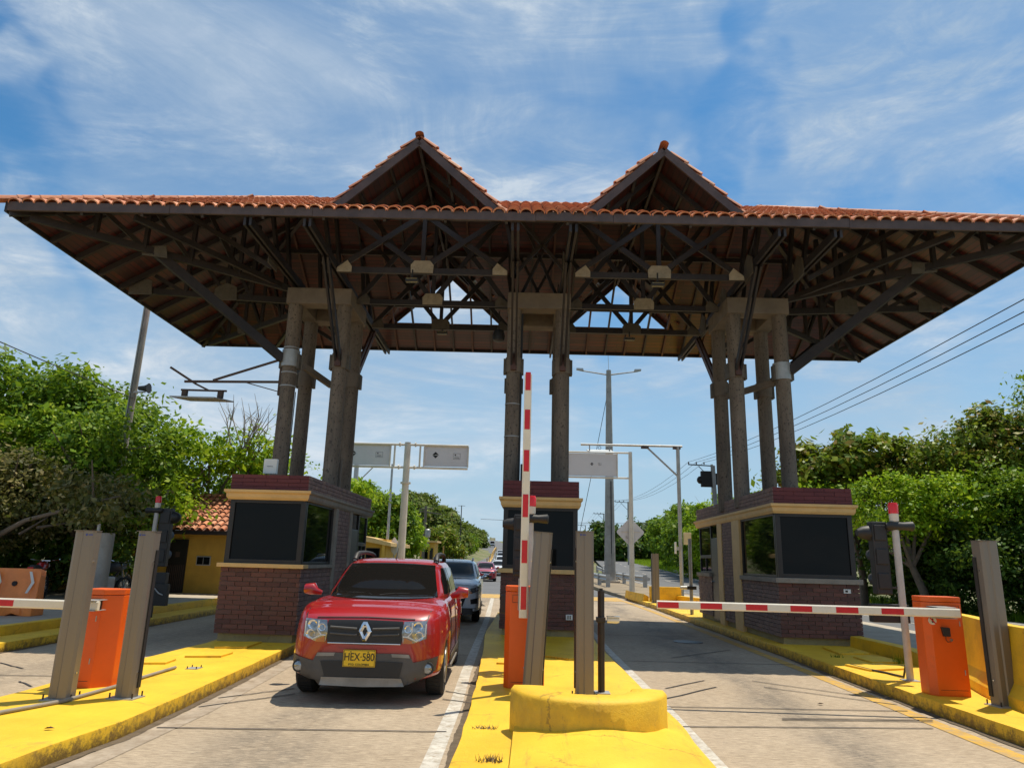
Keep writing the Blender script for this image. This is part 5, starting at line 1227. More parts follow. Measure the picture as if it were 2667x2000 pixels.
# motorcycle builder
def moto(x, y, rz, label, tank):
    t = thing('motorcycle', (x, y, .3), label, 'motorcycle', 'motorcycles parked under the left trees', rz)
    for yy in (-.62, .62):
        w = MB(); pts = [(0, yy+.27*math.cos(R(a)), .31+.27*math.sin(R(a))) for a in range(0, 361, 20)]; w.tube(pts, .045, 8, cap=False); w = w.build('wheel', 'tyre', t, world=False, smooth=60)
        m = MB()
        for a in range(0, 180, 30): m.bar((0, yy+.25*math.cos(R(a)), .31+.25*math.sin(R(a))), (0, yy-.25*math.cos(R(a)), .31-.25*math.sin(R(a))), .012, .012)
        m.lathe((0, yy, .31), [(.05, -.05), (.05, .05)], 10, 'x'); m.build('spokes', 'galv', w, world=False)
    MB().tube([(0, -.62, .31), (0, -.42, .95)], .035, 8).build('fork', 'chrome', t, world=False, smooth=40)
    MB().tube([(0, -.45, .85), (0, -.1, .45), (0, .2, .40), (0, .62, .31)], .03, 8).build('chassis', 'darkmetal', t, world=False, smooth=40)
    MB().tube([(0, -.42, .78), (0, -.25, .88), (0, -.02, .84), (0, .08, .74)], [.06, .13, .13, .05], 12).build('fuel_tank', tank, t, world=False, smooth=50)
    MB().tube([(0, .02, .78), (0, .3, .80), (0, .72, .84)], [.09, .12, .08], 10).build('seat', 'black', t, world=False, smooth=50)
    MB().box(-.11, -.18, .28, .11, .14, .62).build('engine', 'galv', t, world=False, bevel=.04)
    MB().tube([(-.34, -.30, 1.05), (-.1, -.42, 1.0), (.1, -.42, 1.0), (.34, -.30, 1.05)], .016, 6).build('handlebar', 'chrome', t, world=False)
    MB().lathe((0, -.52, .88), [(.05, .1), (.09, 0), (.08, -.02)][::-1], 12, 'y').build('headlight', 'headglass', t, world=False, smooth=40)
    MB().tube([(.1, -.1, .3), (.12, .3, .26), (.13, .75, .36)], [.03, .04, .05], 8).build('exhaust', 'chrome', t, world=False, smooth=40)
    MB().box(-.10, .80, .62, .10, .82, .74).build('number_plate', 'platey', t, world=False); MB().box(-.06, .78, .80, .06, .84, .86).build('tail_light', 'red', t, world=False)
moto(-12.7, 18.6, R(200), 'dark motorcycle with red tail piece beside the orange barriers', 'paint_red')
moto(-11.6, 19.8, R(165), 'black motorcycle in the shade left of the house', 'black')
moto(-12.3, 21.6, R(190), 'black motorcycle in deep shade nearest the house door', 'black')

# ------------------------------------------------------------------ vehicles
def interp(keys, y):
    if y <= keys[0][0]: return keys[0][1:]
    for a, b in zip(keys, keys[1:]):
        if y <= b[0]:
            t = (y-a[0])/(b[0]-a[0]); t = t*t*(3-2*t) if len(keys) > 3 else t
            return [lerp(p, q, t) for p, q in zip(a[1:], b[1:])]
    return keys[-1][1:]
def make_body(P):
    """lower body lofted along y (front of the car at -L/2)"""
    L_, W = P['L'], P['W']; hl = L_/2; fy, ry = -hl+P['fo'], hl-P['ro']; ra = P['wr']+.065
    K = P['body']; ys = sorted(set([round(-hl+d, 3) for d in (0, .03, .08, .15, .25, .4)]+[round(hl-d, 3) for d in (0, .03, .08, .18, .35)]+[round(-hl+.4+i*(L_-.75)/60, 3) for i in range(61)]))
    rings = []; P.setdefault('lift', .10)
    for y in ys:
        w, zb, zs, ztp, hw = interp(K, y)
        w *= W/2; arch = 0
        for ax in (fy, ry):
            d = abs(y-ax)
            if d < ra: arch = max(arch, P['wr']+math.sqrt(max(0, ra*ra-d*d))-.02)
        flare = max([max(0, 1-abs(abs(y-ax)-0)/(ra+.12)) for ax in (fy, ry)])*.03
        b = max(zb, arch); wf = w+flare*min(1, w/(W/2)); zm = lerp(b, zs, .42) if arch < .3 else max(b+.03, .72*zs)
        up = P['lift']*max(0, 1-max(0, (y+hl-.30))/.35) if arch < .3 else 0
        sec = [(0, b), (w*.60, b), (wf*.96, b+.005+up*.8), (wf, b+.03+up), (wf, zm), (wf*.985, lerp(zm, zs, .55)), (wf*.955, zs-.03), (wf*.915, zs+.005), (w*hw, lerp(zs, ztp, .62)), (w*hw*.55, lerp(zs, ztp, .92)), (0, ztp)]
        rings.append([(x, y, z) for x, z in sec]+[(-x, y, z) for x, z in sec[-2:0:-1]])
    mb = MB(); n = len(rings[0]); vs = [v for r in rings for v in r]
    fs = [(i*n+k, i*n+(k+1) % n, (i+1)*n+(k+1) % n, (i+1)*n+k) for i in range(len(rings)-1) for k in range(n)]+[tuple(range(n))[::-1], tuple((len(rings)-1)*n+k for k in range(n))]
    mb.add(vs, fs); return mb
def make_cabin(P):
    W = P['W']; mb = MB(); n = 48; vs = []; C = P['cabin']
    for z, yf, yr, w in C:
        c = (yf+yr)/2; h = (yr-yf)/2; w_ = w*W/2
        for k in range(n):
            a = 2*math.pi*k/n+math.pi/n; co, si = math.cos(a), math.sin(a); e = 2/5.5
            x = w_*math.copysign(abs(co)**e, co); y = c+h*math.copysign(abs(si)**e, si)
            y -= .10*(1-(x/max(w_, .01))**2)*(1 if si < 0 else -.3)*min(1, h)
            vs.append((x, y, z))
    m = len(C); fs = [(i*n+k, i*n+(k+1) % n, (i+1)*n+(k+1) % n, (i+1)*n+k) for i in range(m-1) for k in range(n)]+[tuple(range(n))[::-1]]
    z = C[-1][0]+.012; cy = (C[-1][1]+C[-1][2])/2; vs.append((0, cy, z)); fs += [((m-1)*n+k, (m-1)*n+(k+1) % n, m*n) for k in range(n)]
    mb.add(vs, fs); return mb
def conform(poly, view, bvh, off=.006, cell=.05, th=.008):
    """cut a panel out of a drawn outline and press it onto the body; view 'f' front, 'l'/'r' flank, 't' top"""
    bm = bmesh.new(); vs = [bm.verts.new((x, z, 0)) for x, z in poly]; bm.faces.new(vs)
    xs = [p[0] for p in poly]; zs = [p[1] for p in poly]
    for ax, lo, hi in ((0, min(xs), max(xs)), (1, min(zs), max(zs))):
        v = lo+cell
        while v < hi-1e-4:
            g = bm.verts[:]+bm.edges[:]+bm.faces[:]; nn = (1, 0, 0) if ax == 0 else (0, 1, 0); co = (v, 0, 0) if ax == 0 else (0, v, 0)
            bmesh.ops.bisect_plane(bm, geom=g, plane_co=co, plane_no=nn); v += cell
    D = {'f': Vector((0, 1, 0)), 'l': Vector((1, 0, 0)), 'r': Vector((-1, 0, 0)), 't': Vector((0, 0, -1))}[view]
    last = None
    for v in bm.verts:
        a, b = v.co.x, v.co.y
        o = {'f': Vector((a, -6, b)), 'l': Vector((-6, a, b)), 'r': Vector((6, a, b)), 't': Vector((a, b, 6))}[view]
        h = bvh.ray_cast(o, D)
        if h[0] is None: p = (last[0] if last else o+D*5); nr = -D; p = Vector([o[i] if abs(D[i]) < .5 else p[i] for i in range(3)])
        else: p = h[0]; nr = h[1]; nr = nr if nr.dot(D) < 0 else -nr; last = (p, nr)
        v.co = p-D*off*.4+nr*off*.6
    bmesh.ops.recalc_face_normals(bm, faces=bm.faces)
    r = bmesh.ops.extrude_face_region(bm, geom=bm.faces[:]); 
    for v in [g for g in r['geom'] if isinstance(g, bmesh.types.BMVert)]: v.co -= D*th
    bmesh.ops.recalc_face_normals(bm, faces=bm.faces)
    mb = MB(); bm.verts.index_update(); mb.v = [tuple(v.co) for v in bm.verts]; mb.f = [[v.index for v in f.verts] for f in bm.faces]; mb.mi = [0]*len(mb.f); bm.free(); return mb
def bvh_of(*mbs):
    vs = []; fs = []
    for m in mbs:
        o = len(vs); vs += m.v; fs += [[i+o for i in f] for f in m.f]
    return BVHTree.FromPolygons([Vector(v) for v in vs], fs)
def subsurf(mb, name, mat, parent, lv=1):
    o = mb.build(name, mat, parent, world=False, smooth=70)
    if lv:
        m = o.modifiers.new('s', 'SUBSURF'); m.levels = lv; m.render_levels = lv
        dg = bpy.context.evaluated_depsgraph_get(); me = bpy.data.meshes.new_from_object(o.evaluated_get(dg)); o.modifiers.clear(); old = o.data; o.data = me; me.name = name
        me.shade_smooth()
    return o
def mirror(p): return [(-x, z) for x, z in p]
def wheel(t, x, y, r, w, turn=0):
    s = 1 if x > 0 else -1
    m = MB(); m.lathe((0, 0, 0), [(r*.62, -w/2), (r*.93, -w/2), (r, -w*.36), (r, w*.36), (r*.93, w/2), (r*.62, w/2)], 32, 'x')
    wl = m.build('wheel', 'tyre', t, world=False, smooth=35); wl.location = (x, y, r); wl.rotation_euler.z = turn
    rm = MB(); rm.lathe((s*w*.40, 0, 0), [(r*.62, -s*.04), (r*.60, s*.03), (r*.2, s*.0), (r*.12, s*.03)], 24, 'x')
    for k in range(5):
        a = k*2*math.pi/5; rm.bar((s*w*.45, 0, 0), (s*w*.45, math.cos(a)*r*.6, math.sin(a)*r*.6), .05, .03, up=(1, 0, 0))
    rm.build('rim', 'rim', wl, world=False, smooth=30)
    tr = MB()
    for k in range(40):
        a = k*2*math.pi/40; tr.bar((-w*.36, math.cos(a)*r, math.sin(a)*r), (w*.36, math.cos(a+.05)*r, math.sin(a+.05)*r), .012, .008, up=(0, math.cos(a), math.sin(a)))
    tr.build('tread', 'tyre', wl, world=False)
def vehicle(name, loc, rz, label, cat, P, paintm, detail=2):
    t = thing(name, loc, label, cat, P.get('group'), rz)
    b = make_body(P); c = make_cabin(P)
    body = subsurf(b, 'body', paintm, t, 1 if detail > 1 else 0); cab = subsurf(c, 'cabin', P.get('roofpaint', paintm), t, 1 if detail > 1 else 0)
    def bvh_obj(*obs):
        vs = []; fs = []
        for o in obs:
            k = len(vs); vs += [v.co.copy() for v in o.data.vertices]; fs += [[i+k for i in p.vertices] for p in o.data.polygons]
        return BVHTree.FromPolygons(vs, fs)
    bb = bvh_obj(body); bc = bvh_obj(cab); ba = bvh_obj(body, cab)
    hl = P['L']/2; fy, ry = -hl+P['fo'], hl-P['ro']; xw = P['W']/2-.125
    for x in (-xw, xw):
        for y in (fy, ry): wheel(t, x, y, P['wr'], .215, P.get('turn', 0) if y == fy else 0)
    MB().box(-.62, -hl+.35, P['zb']-.04, .62, hl-.3, P['zb']+.16).build('underbody', 'black', t, world=False)
    for pn, poly, view, mat, src, off in P['panels']:
        v = {'b': bb, 'c': bc, 'a': ba}[src]
        for pp, vw in ([(poly, view)] if view in 'ft' else [(poly, 'l'), (poly, 'r')]):
            if view == 'f' and pn[0] == '+':
                for q in (poly, mirror(poly)[::-1]): conform(q, 'f', v, off, P.get('cell', .05)).build(pn[1:], mat, t, world=False, smooth=40)
            else: conform(pp, vw, v, off, P.get('cell', .06)).build(pn, mat, t, world=False, smooth=40)
    mz = P['mirror']
    for s in (-1, 1):
        m = MB(); m.tube([(s*(P['W']/2-.02), mz[0]+.03, mz[1]), (s*(P['W']/2+.05), mz[0], mz[1]+.02), (s*(P['W']/2+.09), mz[0], mz[1]+.05), (s*(P['W']/2+.20), mz[0]+.02, mz[1]+.05)], [.03, .05, .085, .065], 10)
        w = m.build('wing_mirror', P.get('mirrorpaint', paintm), t, world=False, smooth=60)
    return t, body, cab, bb, bc, ba
WS = lambda z0, z1, a, b: [(-a, z0), (-a*.5, z0-.012), (0, z0-.016), (a*.5, z0-.012), (a, z0), (b, z1), (b*.5, z1+.018), (0, z1+.024), (-b*.5, z1+.018), (-b, z1)]
SUV = dict(L=4.32, W=1.82, fo=.82, ro=.83, wr=.345, zb=.24, turn=R(0), mirror=(-.72, 1.14),
    body=[(-2.16, .64, .24, .84, .87, .78), (-2.12, .80, .22, .90, .945, .80), (-2.04, .90, .21, .945, 1.0, .84), (-1.88, .965, .21, .985, 1.05, .86), (-1.5, 1.0, .23, 1.04, 1.12, .86), (-1.0, 1.0, .24, 1.07, 1.17, .84), (-.4, 1.0, .25, 1.09, 1.16, .8), (1.0, 1.0, .25, 1.12, 1.16, .8), (1.9, .98, .28, 1.12, 1.15, .8), (2.10, .88, .32, 1.05, 1.08, .8), (2.16, .74, .38, .98, 1.0, .8)],
    cabin=[(1.02, -1.10, 2.06, .93), (1.12, -1.00, 2.05, .915), (1.30, -.72, 1.98, .855), (1.44, -.48, 1.90, .80), (1.54, -.28, 1.82, .75), (1.595, -.12, 1.72, .68), (1.622, .12, 1.5, .5)])
k = 1/880
def px(l): return [((x-805)*k, (1600-y)*k) for x, y in l]
SUV['panels'] = [
    ('windshield', WS(1.13, 1.535, .715, .60), 'f', 'carglass', 'a', .006),
    ('side_glass', [(-.60, 1.16), (.28, 1.17), (.28, 1.50), (-.10, 1.50), (-.38, 1.36)], 's', 'carglass', 'c', .005),
    ('side_glass', [(.34, 1.17), (1.15, 1.18), (1.12, 1.50), (.34, 1.50)], 's', 'carglass', 'c', .005),
    ('side_glass', [(1.21, 1.18), (1.78, 1.22), (1.62, 1.48), (1.18, 1.50)], 's', 'carglass', 'c', .005),
    ('+headlight', px([(183, 790), (410, 800), (428, 905), (412, 1010), (300, 1002), (178, 960)]), 'f', 'headglass', 'b', .010),
    ('grille', px([(425, 798), (800, 790), (1185, 798), (1205, 900), (1180, 1022), (800, 1030), (430, 1022), (415, 910)]), 'f', 'black', 'b', .008),
    ('bumper_cladding', px([(62, 1140), (300, 1190), (338, 1115), (520, 1108), (805, 1112), (1090, 1108), (1272, 1115), (1310, 1190), (1548, 1140), (1530, 1270), (1400, 1345), (1230, 1415), (805, 1422), (380, 1415), (210, 1345), (80, 1270)]), 'f', 'cladding', 'b', .010),
    ('lower_grille', px([(380, 1190), (800, 1180), (1210, 1190), (1180, 1330), (430, 1330)]), 'f', 'black', 'b', .022),
    ('skid_plate', px([(400, 1338), (1200, 1338), (1235, 1415), (805, 1425), (385, 1415)]), 'f', 'silverplastic', 'b', .030),
    ('+silver_insert', px([(345, 1112), (520, 1108), (512, 1140), (330, 1146)]), 'f', 'silverplastic', 'b', .018),
    ('hood_edge', px([(300, 772), (805, 760), (1305, 772), (1305, 778), (805, 767), (300, 778)]), 'f', 'black', 'b', .004),
    ('sill_cladding', [(-.86, .26), (.86, .26), (.86, .40), (-.86, .40)], 's', 'cladding', 'b', .008),
    ('+hood_gap', [(.70, .915), (.712, .915), (.735, 1.02), (.722, 1.02)], 'f', 'black', 'b', .002),
    ('door_seam', [(.30, .42), (.315, .42), (.315, 1.06), (.30, 1.06)], 's', 'black', 'b', .002),
    ('door_seam', [(-.74, .45), (-.725, .45), (-.70, 1.04), (-.715, 1.04)], 's', 'black', 'b', .002)]
YAW = R(2.5)
t, body, cab, bb, bc, ba = vehicle('suv', (-2.02, 10.80, 0), YAW, 'shiny red SUV with roof rails and yellow number plate in the left lane', 'car', SUV, 'paint_red')
def suv_details(t):
    def fr(x, z): h = bb.ray_cast(Vector((x, -6, z)), Vector((0, 1, 0))); return h[0].y if h[0] else -2.1
    # grille bars
    for zz in ((1600-880)*k, (1600-940)*k):
        for a, b in ((-.40, -.09), (.09, .40)):
            n = 5; pts = [(lerp(a, b, i/n), fr(lerp(a, b, i/n), zz)-.022, zz+(.02*abs(lerp(a, b, i/n))/.4)) for i in range(n+1)]
            MB().tube(pts, .013, 8).build('grille_bar', 'cladding', t, world=False, smooth=50)
    pts = [(x, fr(x, .662)-.014, .662) for x in (-.42, -.2, 0, .2, .42)]; MB().tube(pts, .006, 6).build('grille_trim', 'chrome', t, world=False)
    # diamond emblem with an open centre
    y = fr(0, .78)-.05; cz = .795; ow, oh, iw, ih = .083, .108, .026, .047
    m = MB(); O = [(-ow, 0), (0, oh), (ow, 0), (0, -oh)]; I = [(-iw, 0), (0, ih), (iw, 0), (0, -ih)]; Mi = [(-(ow+iw)/2, 0), (0, (oh+ih)/2), ((ow+iw)/2, 0), (0, -(oh+ih)/2)]
    O = [(-ow, 0), (-.022, oh), (.022, oh), (ow, 0), (.022, -oh), (-.022, -oh)]; I = [(-iw, 0), (-.004, ih), (.004, ih), (iw, 0), (.004, -ih), (-.004, -ih)]
    Mi = [((a[0]+b[0])/2, (a[1]+b[1])/2) for a, b in zip(O, I)]; n = 6
    vs = [(a, y+.025, cz+b) for a, b in O]+[(a, y, cz+b) for a, b in Mi]+[(a, y+.025, cz+b) for a, b in I]
    m.add(vs, [(i, (i+1) % n, n+(i+1) % n, n+i) for i in range(n)]+[(n+i, n+(i+1) % n, 2*n+(i+1) % n, 2*n+i) for i in range(n)]); m.build('emblem', 'chrome', t, world=False)
    MB().extr([(a*1.0, y+.027, cz+b) for a, b in O], (0, .02, 0)).build('emblem_backing', 'black', t, world=False)
    # number plate
    zc_ = (1600-1157)*k; yy = fr(-.03, zc_)-.045; xc = (772-805)*k
    p = MB().box(xc-.185, yy, zc_-.092, xc+.185, yy+.012, zc_+.092).build('number_plate', 'platey', t, world=False, bevel=.006)
    fr_ = MB(); 
    for a in ((xc-.178, zc_-.086, xc+.178, zc_-.082), (xc-.178, zc_+.082, xc+.178, zc_+.086), (xc-.178, zc_-.086, xc-.174, zc_+.086), (xc+.174, zc_-.086, xc+.178, zc_+.086)): fr_.box(a[0], yy-.002, a[1], a[2], yy, a[3])
    for a in (-.10, .10): fr_.box(xc+a-.008, yy-.002, zc_+.066, xc+a+.008, yy, zc_+.074)
    fr_.build('plate_border', 'ink', p, world=False)
    text_mesh('HEX\u00b7580', .118, 'ink', p, (xc, yy-.003, zc_+.012), sx=.80); text_mesh('PTO. COLOMBIA', .030, 'ink', p, (xc, yy-.003, zc_-.066), sx=1.05)
    MB().box(-.30, fr(0, .6)-.01, .600, .27, fr(0, .6)+.02, .606).build('bumper_crease', 'paint_red', t, world=False)
    for s in (-1, 1):
        # headlamp internals: two round reflectors, light strips and amber corner
        for (ax, az, r, mt) in ((.615*s, .86, .052, 'chrome'), (.63*s, .755, .050, 'chrome'), (.50*s, .83, .042, 'chrome')):
            yh = fr(ax, az)-.016; MB().lathe((ax, yh, az), [(r*.45, .012), (r*.8, -.004), (r, -.010), (r, .01)], 18, 'y').build('reflector', mt, t, world=False, smooth=40)
        for pts in ([(.70, .89), (.695, .76), (.60, .70), (.50, .745), (.445, .745)], [(.545, .90), (.545, .80), (.50, .745)]):
            MB().tube([(s*a, fr(s*a, b)-.022, b) for a, b in pts], .009, 6).build('light_strip', 'white_plastic', t, world=False, smooth=40)
        q = [(.46, .735), (.55, .70), (.56, .672), (.45, .672)]; q = q if s > 0 else mirror(q)[::-1]; conform(q, 'f', bb, .020, .05).build('indicator', 'amber', t, world=False)
        fx, fz = s*.742, .40
        yh = fr(fx, fz); MB().lathe((fx, yh-.022, fz), [(.075, .03), (.072, 0), (.06, .0)], 20, 'y').build('fog_lamp_bezel', 'black', t, world=False, smooth=30)
        MB().lathe((fx, yh-.030, fz), [(.05, .02), (.05, 0), (.03, -.008)], 20, 'y').build('fog_lamp', 'headglass', t, world=False, smooth=40)
        # roof rails
        rl = MB(); rl.tube([(s*.60, -.02, 1.585), (s*.595, .06, 1.655), (s*.60, .25, 1.685), (s*.60, .8, 1.70), (s*.60, 1.35, 1.685), (s*.59, 1.55, 1.65), (s*.58, 1.65, 1.58)], [.042, .040, .034, .030, .030, .034, .036], 8); rl.build('roof_rail', 'black', t, world=False, smooth=50)
        MB().extr([(s*.60-.025, -.05, 1.575), (s*.60+.025, -.05, 1.575), (s*.60+.02, .02, 1.66), (s*.60-.02, .02, 1.66)], (0, .06, 0)).build('rail_foot', 'silverplastic', t, world=False, bevel=.004)
        MB().box(s*.93-.01, -.12, .93, s*.93+.01, .04, .96).build('door_handle', 'paint_red', t, world=False, bevel=.006); MB().box(s*.93-.01, .88, .95, s*.93+.01, 1.04, .98).build('door_handle', 'paint_red', t, world=False, bevel=.006)
        MB().box(s*.82-.04, -.62, .22, s*.82+.10 if s > 0 else s*.82+.04, .68, .26).build('side_step', 'silverplastic', t, world=False, bevel=.01) if s > 0 else MB().box(-.92, -.62, .22, -.78, .68, .26).build('side_step', 'silverplastic', t, world=False, bevel=.01)
    def fa(x, z): h = ba.ray_cast(Vector((x, -6, z)), Vector((0, 1, 0))); return h[0].y if h[0] else -1
    for a, b in ((-.60, -.12), (-.02, .50)):
        pts = [(lerp(a, b, i/6), fa(lerp(a, b, i/6), 1.155+.018*math.sin(i/6*3.1))-.02, 1.155+.018*math.sin(i/6*3.1)) for i in range(7)]; MB().tube(pts, .008, 6).build('wiper', 'black', t, world=False)
    MB().tube([(0, .0, 1.60), (.01, .12, 1.77)], [.012, .004], 6).build('aerial', 'black', t, world=False)
suv_details(t)
# silver SUV behind
E = dict(SUV); E.update(L=4.2, W=1.77, roofpaint='paint_white', mirror=(-.75, 1.12), mirrorpaint='chrome', cell=.08)
E['panels'] = [
    ('windshield', WS(1.12, 1.53, .70, .585), 'f', 'carglass', 'a', .006),
    ('side_glass', [(-.60, 1.16), (.28, 1.17), (.28, 1.50), (-.10, 1.50), (-.38, 1.36)], 's', 'carglass', 'c', .005), ('side_glass', [(.34, 1.17), (1.5, 1.18), (1.4, 1.50), (.34, 1.50)], 's', 'carglass', 'c', .005),
    ('+headlight', [(-.84, .93), (-.55, .86), (-.50, .78), (-.66, .75), (-.84, .82)], 'f', 'headglass', 'b', .010),
    ('grille', [(-.46, .88), (.46, .88), (.40, .78), (-.40, .78)], 'f', 'black', 'b', .010), ('lower_grille', [(-.52, .70), (.52, .70), (.42, .42), (-.42, .42)], 'f', 'black', 'b', .010),
    ('+fog_lamp_recess', [(-.82, .64), (-.62, .60), (-.64, .48), (-.80, .50)], 'f', 'black', 'b', .012), ('bumper_cladding', [(-.84, .38), (.84, .38), (.70, .22), (-.70, .22)], 'f', 'cladding', 'b', .012),
    ('sill_cladding', [(-.86, .26), (.86, .26), (.86, .42), (-.86, .42)], 's', 'cladding', 'b', .008)]
t2, *_ = vehicle('suv', (-2.36, 21.7, 0), R(3), 'silver grey SUV with white roof queuing behind the red SUV', 'car', E, 'paint_silver')
for s in (-1, 1): MB().tube([(s*.58, .1, 1.60), (s*.58, .3, 1.66), (s*.58, 1.2, 1.66), (s*.57, 1.4, 1.60)], .022, 8).build('roof_rail', 'galv', t2, world=False, smooth=50)
MB().tube([(0, .0, 1.6), (.01, .15, 1.80)], .006, 5).build('aerial', 'black', t2, world=False)
SED = dict(L=4.45, W=1.70, fo=.88, ro=.95, wr=.31, zb=.17, mirror=(-.80, 1.0), cell=.1,
    body=[(-2.225, .60, .22, .70, .74, .8), (-2.16, .80, .19, .77, .82, .82), (-2.02, .92, .18, .83, .88, .86), (-1.6, 1.0, .18, .89, .95, .86), (-1.05, 1.0, .18, .93, 1.0, .84), (0, 1.0, .18, .96, 1.0, .8), (1.5, 1.0, .18, .98, 1.02, .84), (2.05, .94, .24, .98, 1.02, .86), (2.18, .82, .3, .92, .96, .84), (2.225, .66, .36, .86, .9, .8)],
    cabin=[(.92, -1.15, 1.80, .94), (1.0, -1.02, 1.74, .92), (1.16, -.70, 1.56, .85), (1.30, -.42, 1.35, .78), (1.40, -.16, 1.10, .70), (1.45, .05, .9, .58), (1.465, .2, .75, .42)])
SED['panels'] = [('windshield', WS(1.0, 1.37, .66, .53), 'f', 'carglass', 'a', .006), ('side_glass', [(-.62, 1.03), (.9, 1.04), (.80, 1.36), (-.10, 1.36)], 's', 'carglass', 'c', .005),
    ('+headlight', [(-.80, .80), (-.56, .76), (-.50, .68), (-.64, .62), (-.80, .68)], 'f', 'headglass', 'b', .010), ('grille', [(-.46, .76), (.46, .76), (.30, .60), (-.30, .60)], 'f', 'chrome', 'b', .010),
    ('grille_mesh', [(-.40, .74), (.40, .74), (.26, .62), (-.26, .62)], 'f', 'black', 'b', .016), ('lower_grille', [(-.5, .44), (.5, .44), (.44, .28), (-.44, .28)], 'f', 'black', 'b', .010), ('number_plate', [(-.16, .54), (.16, .54), (.16, .46), (-.16, .46)], 'f', 'platey', 'b', .02)]
vehicle('sedan', (-3.72, 58.6, 0), R(4), 'crimson saloon car behind the silver SUV', 'car', SED, 'paint_maroon')
S2 = dict(SED); S2['group'] = 'white cars queuing in the distance'
vehicle('sedan', (-3.4, 74, rise_s(74)), R(4), 'white car right behind the crimson car', 'car', S2, 'paint_white', 1)
vehicle('sedan', (-4.2, 98, rise_s(98)), R(4), 'second white car in the distant queue, farther up', 'car', S2, 'paint_white', 1)
vehicle('suv', (-5.0, 118, rise_s(118)), R(4), 'dark tiny car farther up the queue', 'car', dict(E, roofpaint='paint_silver'), 'paint_silver', 1)
vehicle('sedan', (-6.6, 150, rise_s(150)), R(4), 'farthest white car, a dot near the booth edge', 'car', S2, 'paint_white', 1)
def truck(x, y, rz, label):
    z = rise_s(y); t = thing('truck', (x, y, z), label, 'truck', None, rz)
    MB().box(-1.15, 1.9, .9, 1.15, 8, 3.9).build('cargo_box', 'beige_box', t, world=False, bevel=.03)
    c = MB().extr([(-1.05, -.2, .5), (-1.05, 1.8, .5), (-1.05, 1.8, 2.7), (-1.05, .25, 2.7), (-1.05, -.2, 1.6)], (2.1, 0, 0)).build('cab', 'paint_white', t, world=False, bevel=.08)
    MB().extr([(-.9, -.19, 1.62), (.9, -.19, 1.62), (.85, .18, 2.5), (-.85, .18, 2.5)], (0, -.03, 0)).build('windshield', 'carglass', c, world=False)
    MB().box(-.8, -.24, .75, .8, -.2, 1.15).build('grille', 'black', c, world=False); MB().box(-1.05, -.35, .45, 1.05, -.2, .7).build('bumper', 'galv', t, world=False)
    for s in (-1, 1):
        MB().box(s*.85-.14, -.25, .85, s*.85+.14, -.2, 1.05).build('headlight', 'headglass', t, world=False)
        for yy in (.7, 5.8, 6.9): wheel(t, s*.95, yy, .48, .28)
truck(-16.6, 300, R(3), 'white truck coming down the far road')
# yellow delineators in the middle of the far road
for i in range(9):
    y = 100+i*16; x = -6.2-.040*(y-100); z = rise_s(y); t = thing('delineator_post', (x, y, z), 'yellow delineator post in the row dividing the far road', 'post', 'yellow delineator posts on the far road')
    MB().tube([(x, y, z), (x, y, z+1.0)], .07, 8).build('tube', 'road_yellow', t, smooth=40); MB().tube([(x, y, z+.9), (x, y, z+1.08)], .08, 8).build('reflective_cap', 'road_yellow', t, smooth=40)
ribbon('far_divider_kerb', [(-5.6, 88), (-6.2, 100), (-8.3, 150), (-10.8, 200), (-15.2, 300)], .5, 'road_yellow', .06)
for x, y, lab in ((-8.9, 95, 'thin yellow post right of the kiosk'), (-10.3, 84, 'thin yellow post just beside the yellow kiosk')):
    t = thing('marker_post', (x, y, rise_s(y)), lab, 'post'); MB().tube([(x, y, rise_s(y)), (x, y, rise_s(y)+2.7)], .08, 8).build('tube', 'road_yellow', t, smooth=40)

# ------------------------------------------------------------------ small things on the islands
PL = [([(-5.05, 11.88), (-4.57, 12.0), (-4.61, 12.76), (-5.1, 12.62)], .15, 'yellow cover plate touching the foot of the left booth'), ([(-5.0, 10.78), (-4.52, 10.9), (-4.52, 11.34), (-4.98, 11.22)], .15, 'yellow cover plate at the shadow edge on the left island'),
      ([(-5.26, 10.02), (-4.93, 10.1), (-4.97, 10.47), (-5.33, 10.46)], .15, 'cracked yellow cover plate left on the left island'), ([(5.49, 13.59), (6.11, 13.75), (6.2, 14.7), (5.59, 14.6)], .16, 'yellow cover plate closest to the right booth'),
      ([(5.57, 12.48), (6.1, 12.62), (6.12, 13.3), (5.57, 13.21)], .16, 'lifted yellow cover plate by the low kerb wall'), ([(4.96, 12.1), (5.1, 11.53), (5.9, 11.9), (5.67, 12.4)], .16, 'broken yellow cover plate beside the right signal pole'),
      ([(-.51, 11.35), (-.31, 11.35), (-.31, 11.9), (-.51, 11.87)], .12, 'small yellow cover plate behind the middle cabinet'), ([(.22, 12.34), (.61, 12.02), (.91, 12.33), (.55, 12.76)], .12, 'yellow cover plate between the two middle sensor posts')]
for poly, z, lab in PL:
    o = MB().prism(poly, z-.01, z+.028).build('cover_plate', 'yellow', bevel=.004); tag(o, lab, 'cover plate', 'inspection cover plates on the islands')
t = MB().tube([(-4.9, 3.5, .17), (-4.82, 6.88, .172), (-4.62, 7.46, .17), (-4.58, 8.41, .172), (-4.62, 8.93, .17), (-4.62, 9.74, .172)], .02, 8).build('conduit_pipe', 'greysill', smooth=50); tag(t, 'grey conduit pipe lying on the left island past the posts', 'pipe')
t = MB().tube([(5.05, 12.1, .18), (5.12, 11.6, .18), (5.25, 11.35, .175), (5.3, 10.94, .18), (5.3, 10.85, .35)], .015, 8).build('loose_cable', 'wire', smooth=50); tag(t, 'loose black cable running to the right signal pole', 'cable')
t = thing('bolt_cluster', (-4.5, 9.9, .15), 'group of four bare anchor bolts at the end of the grey conduit', 'anchor bolts')
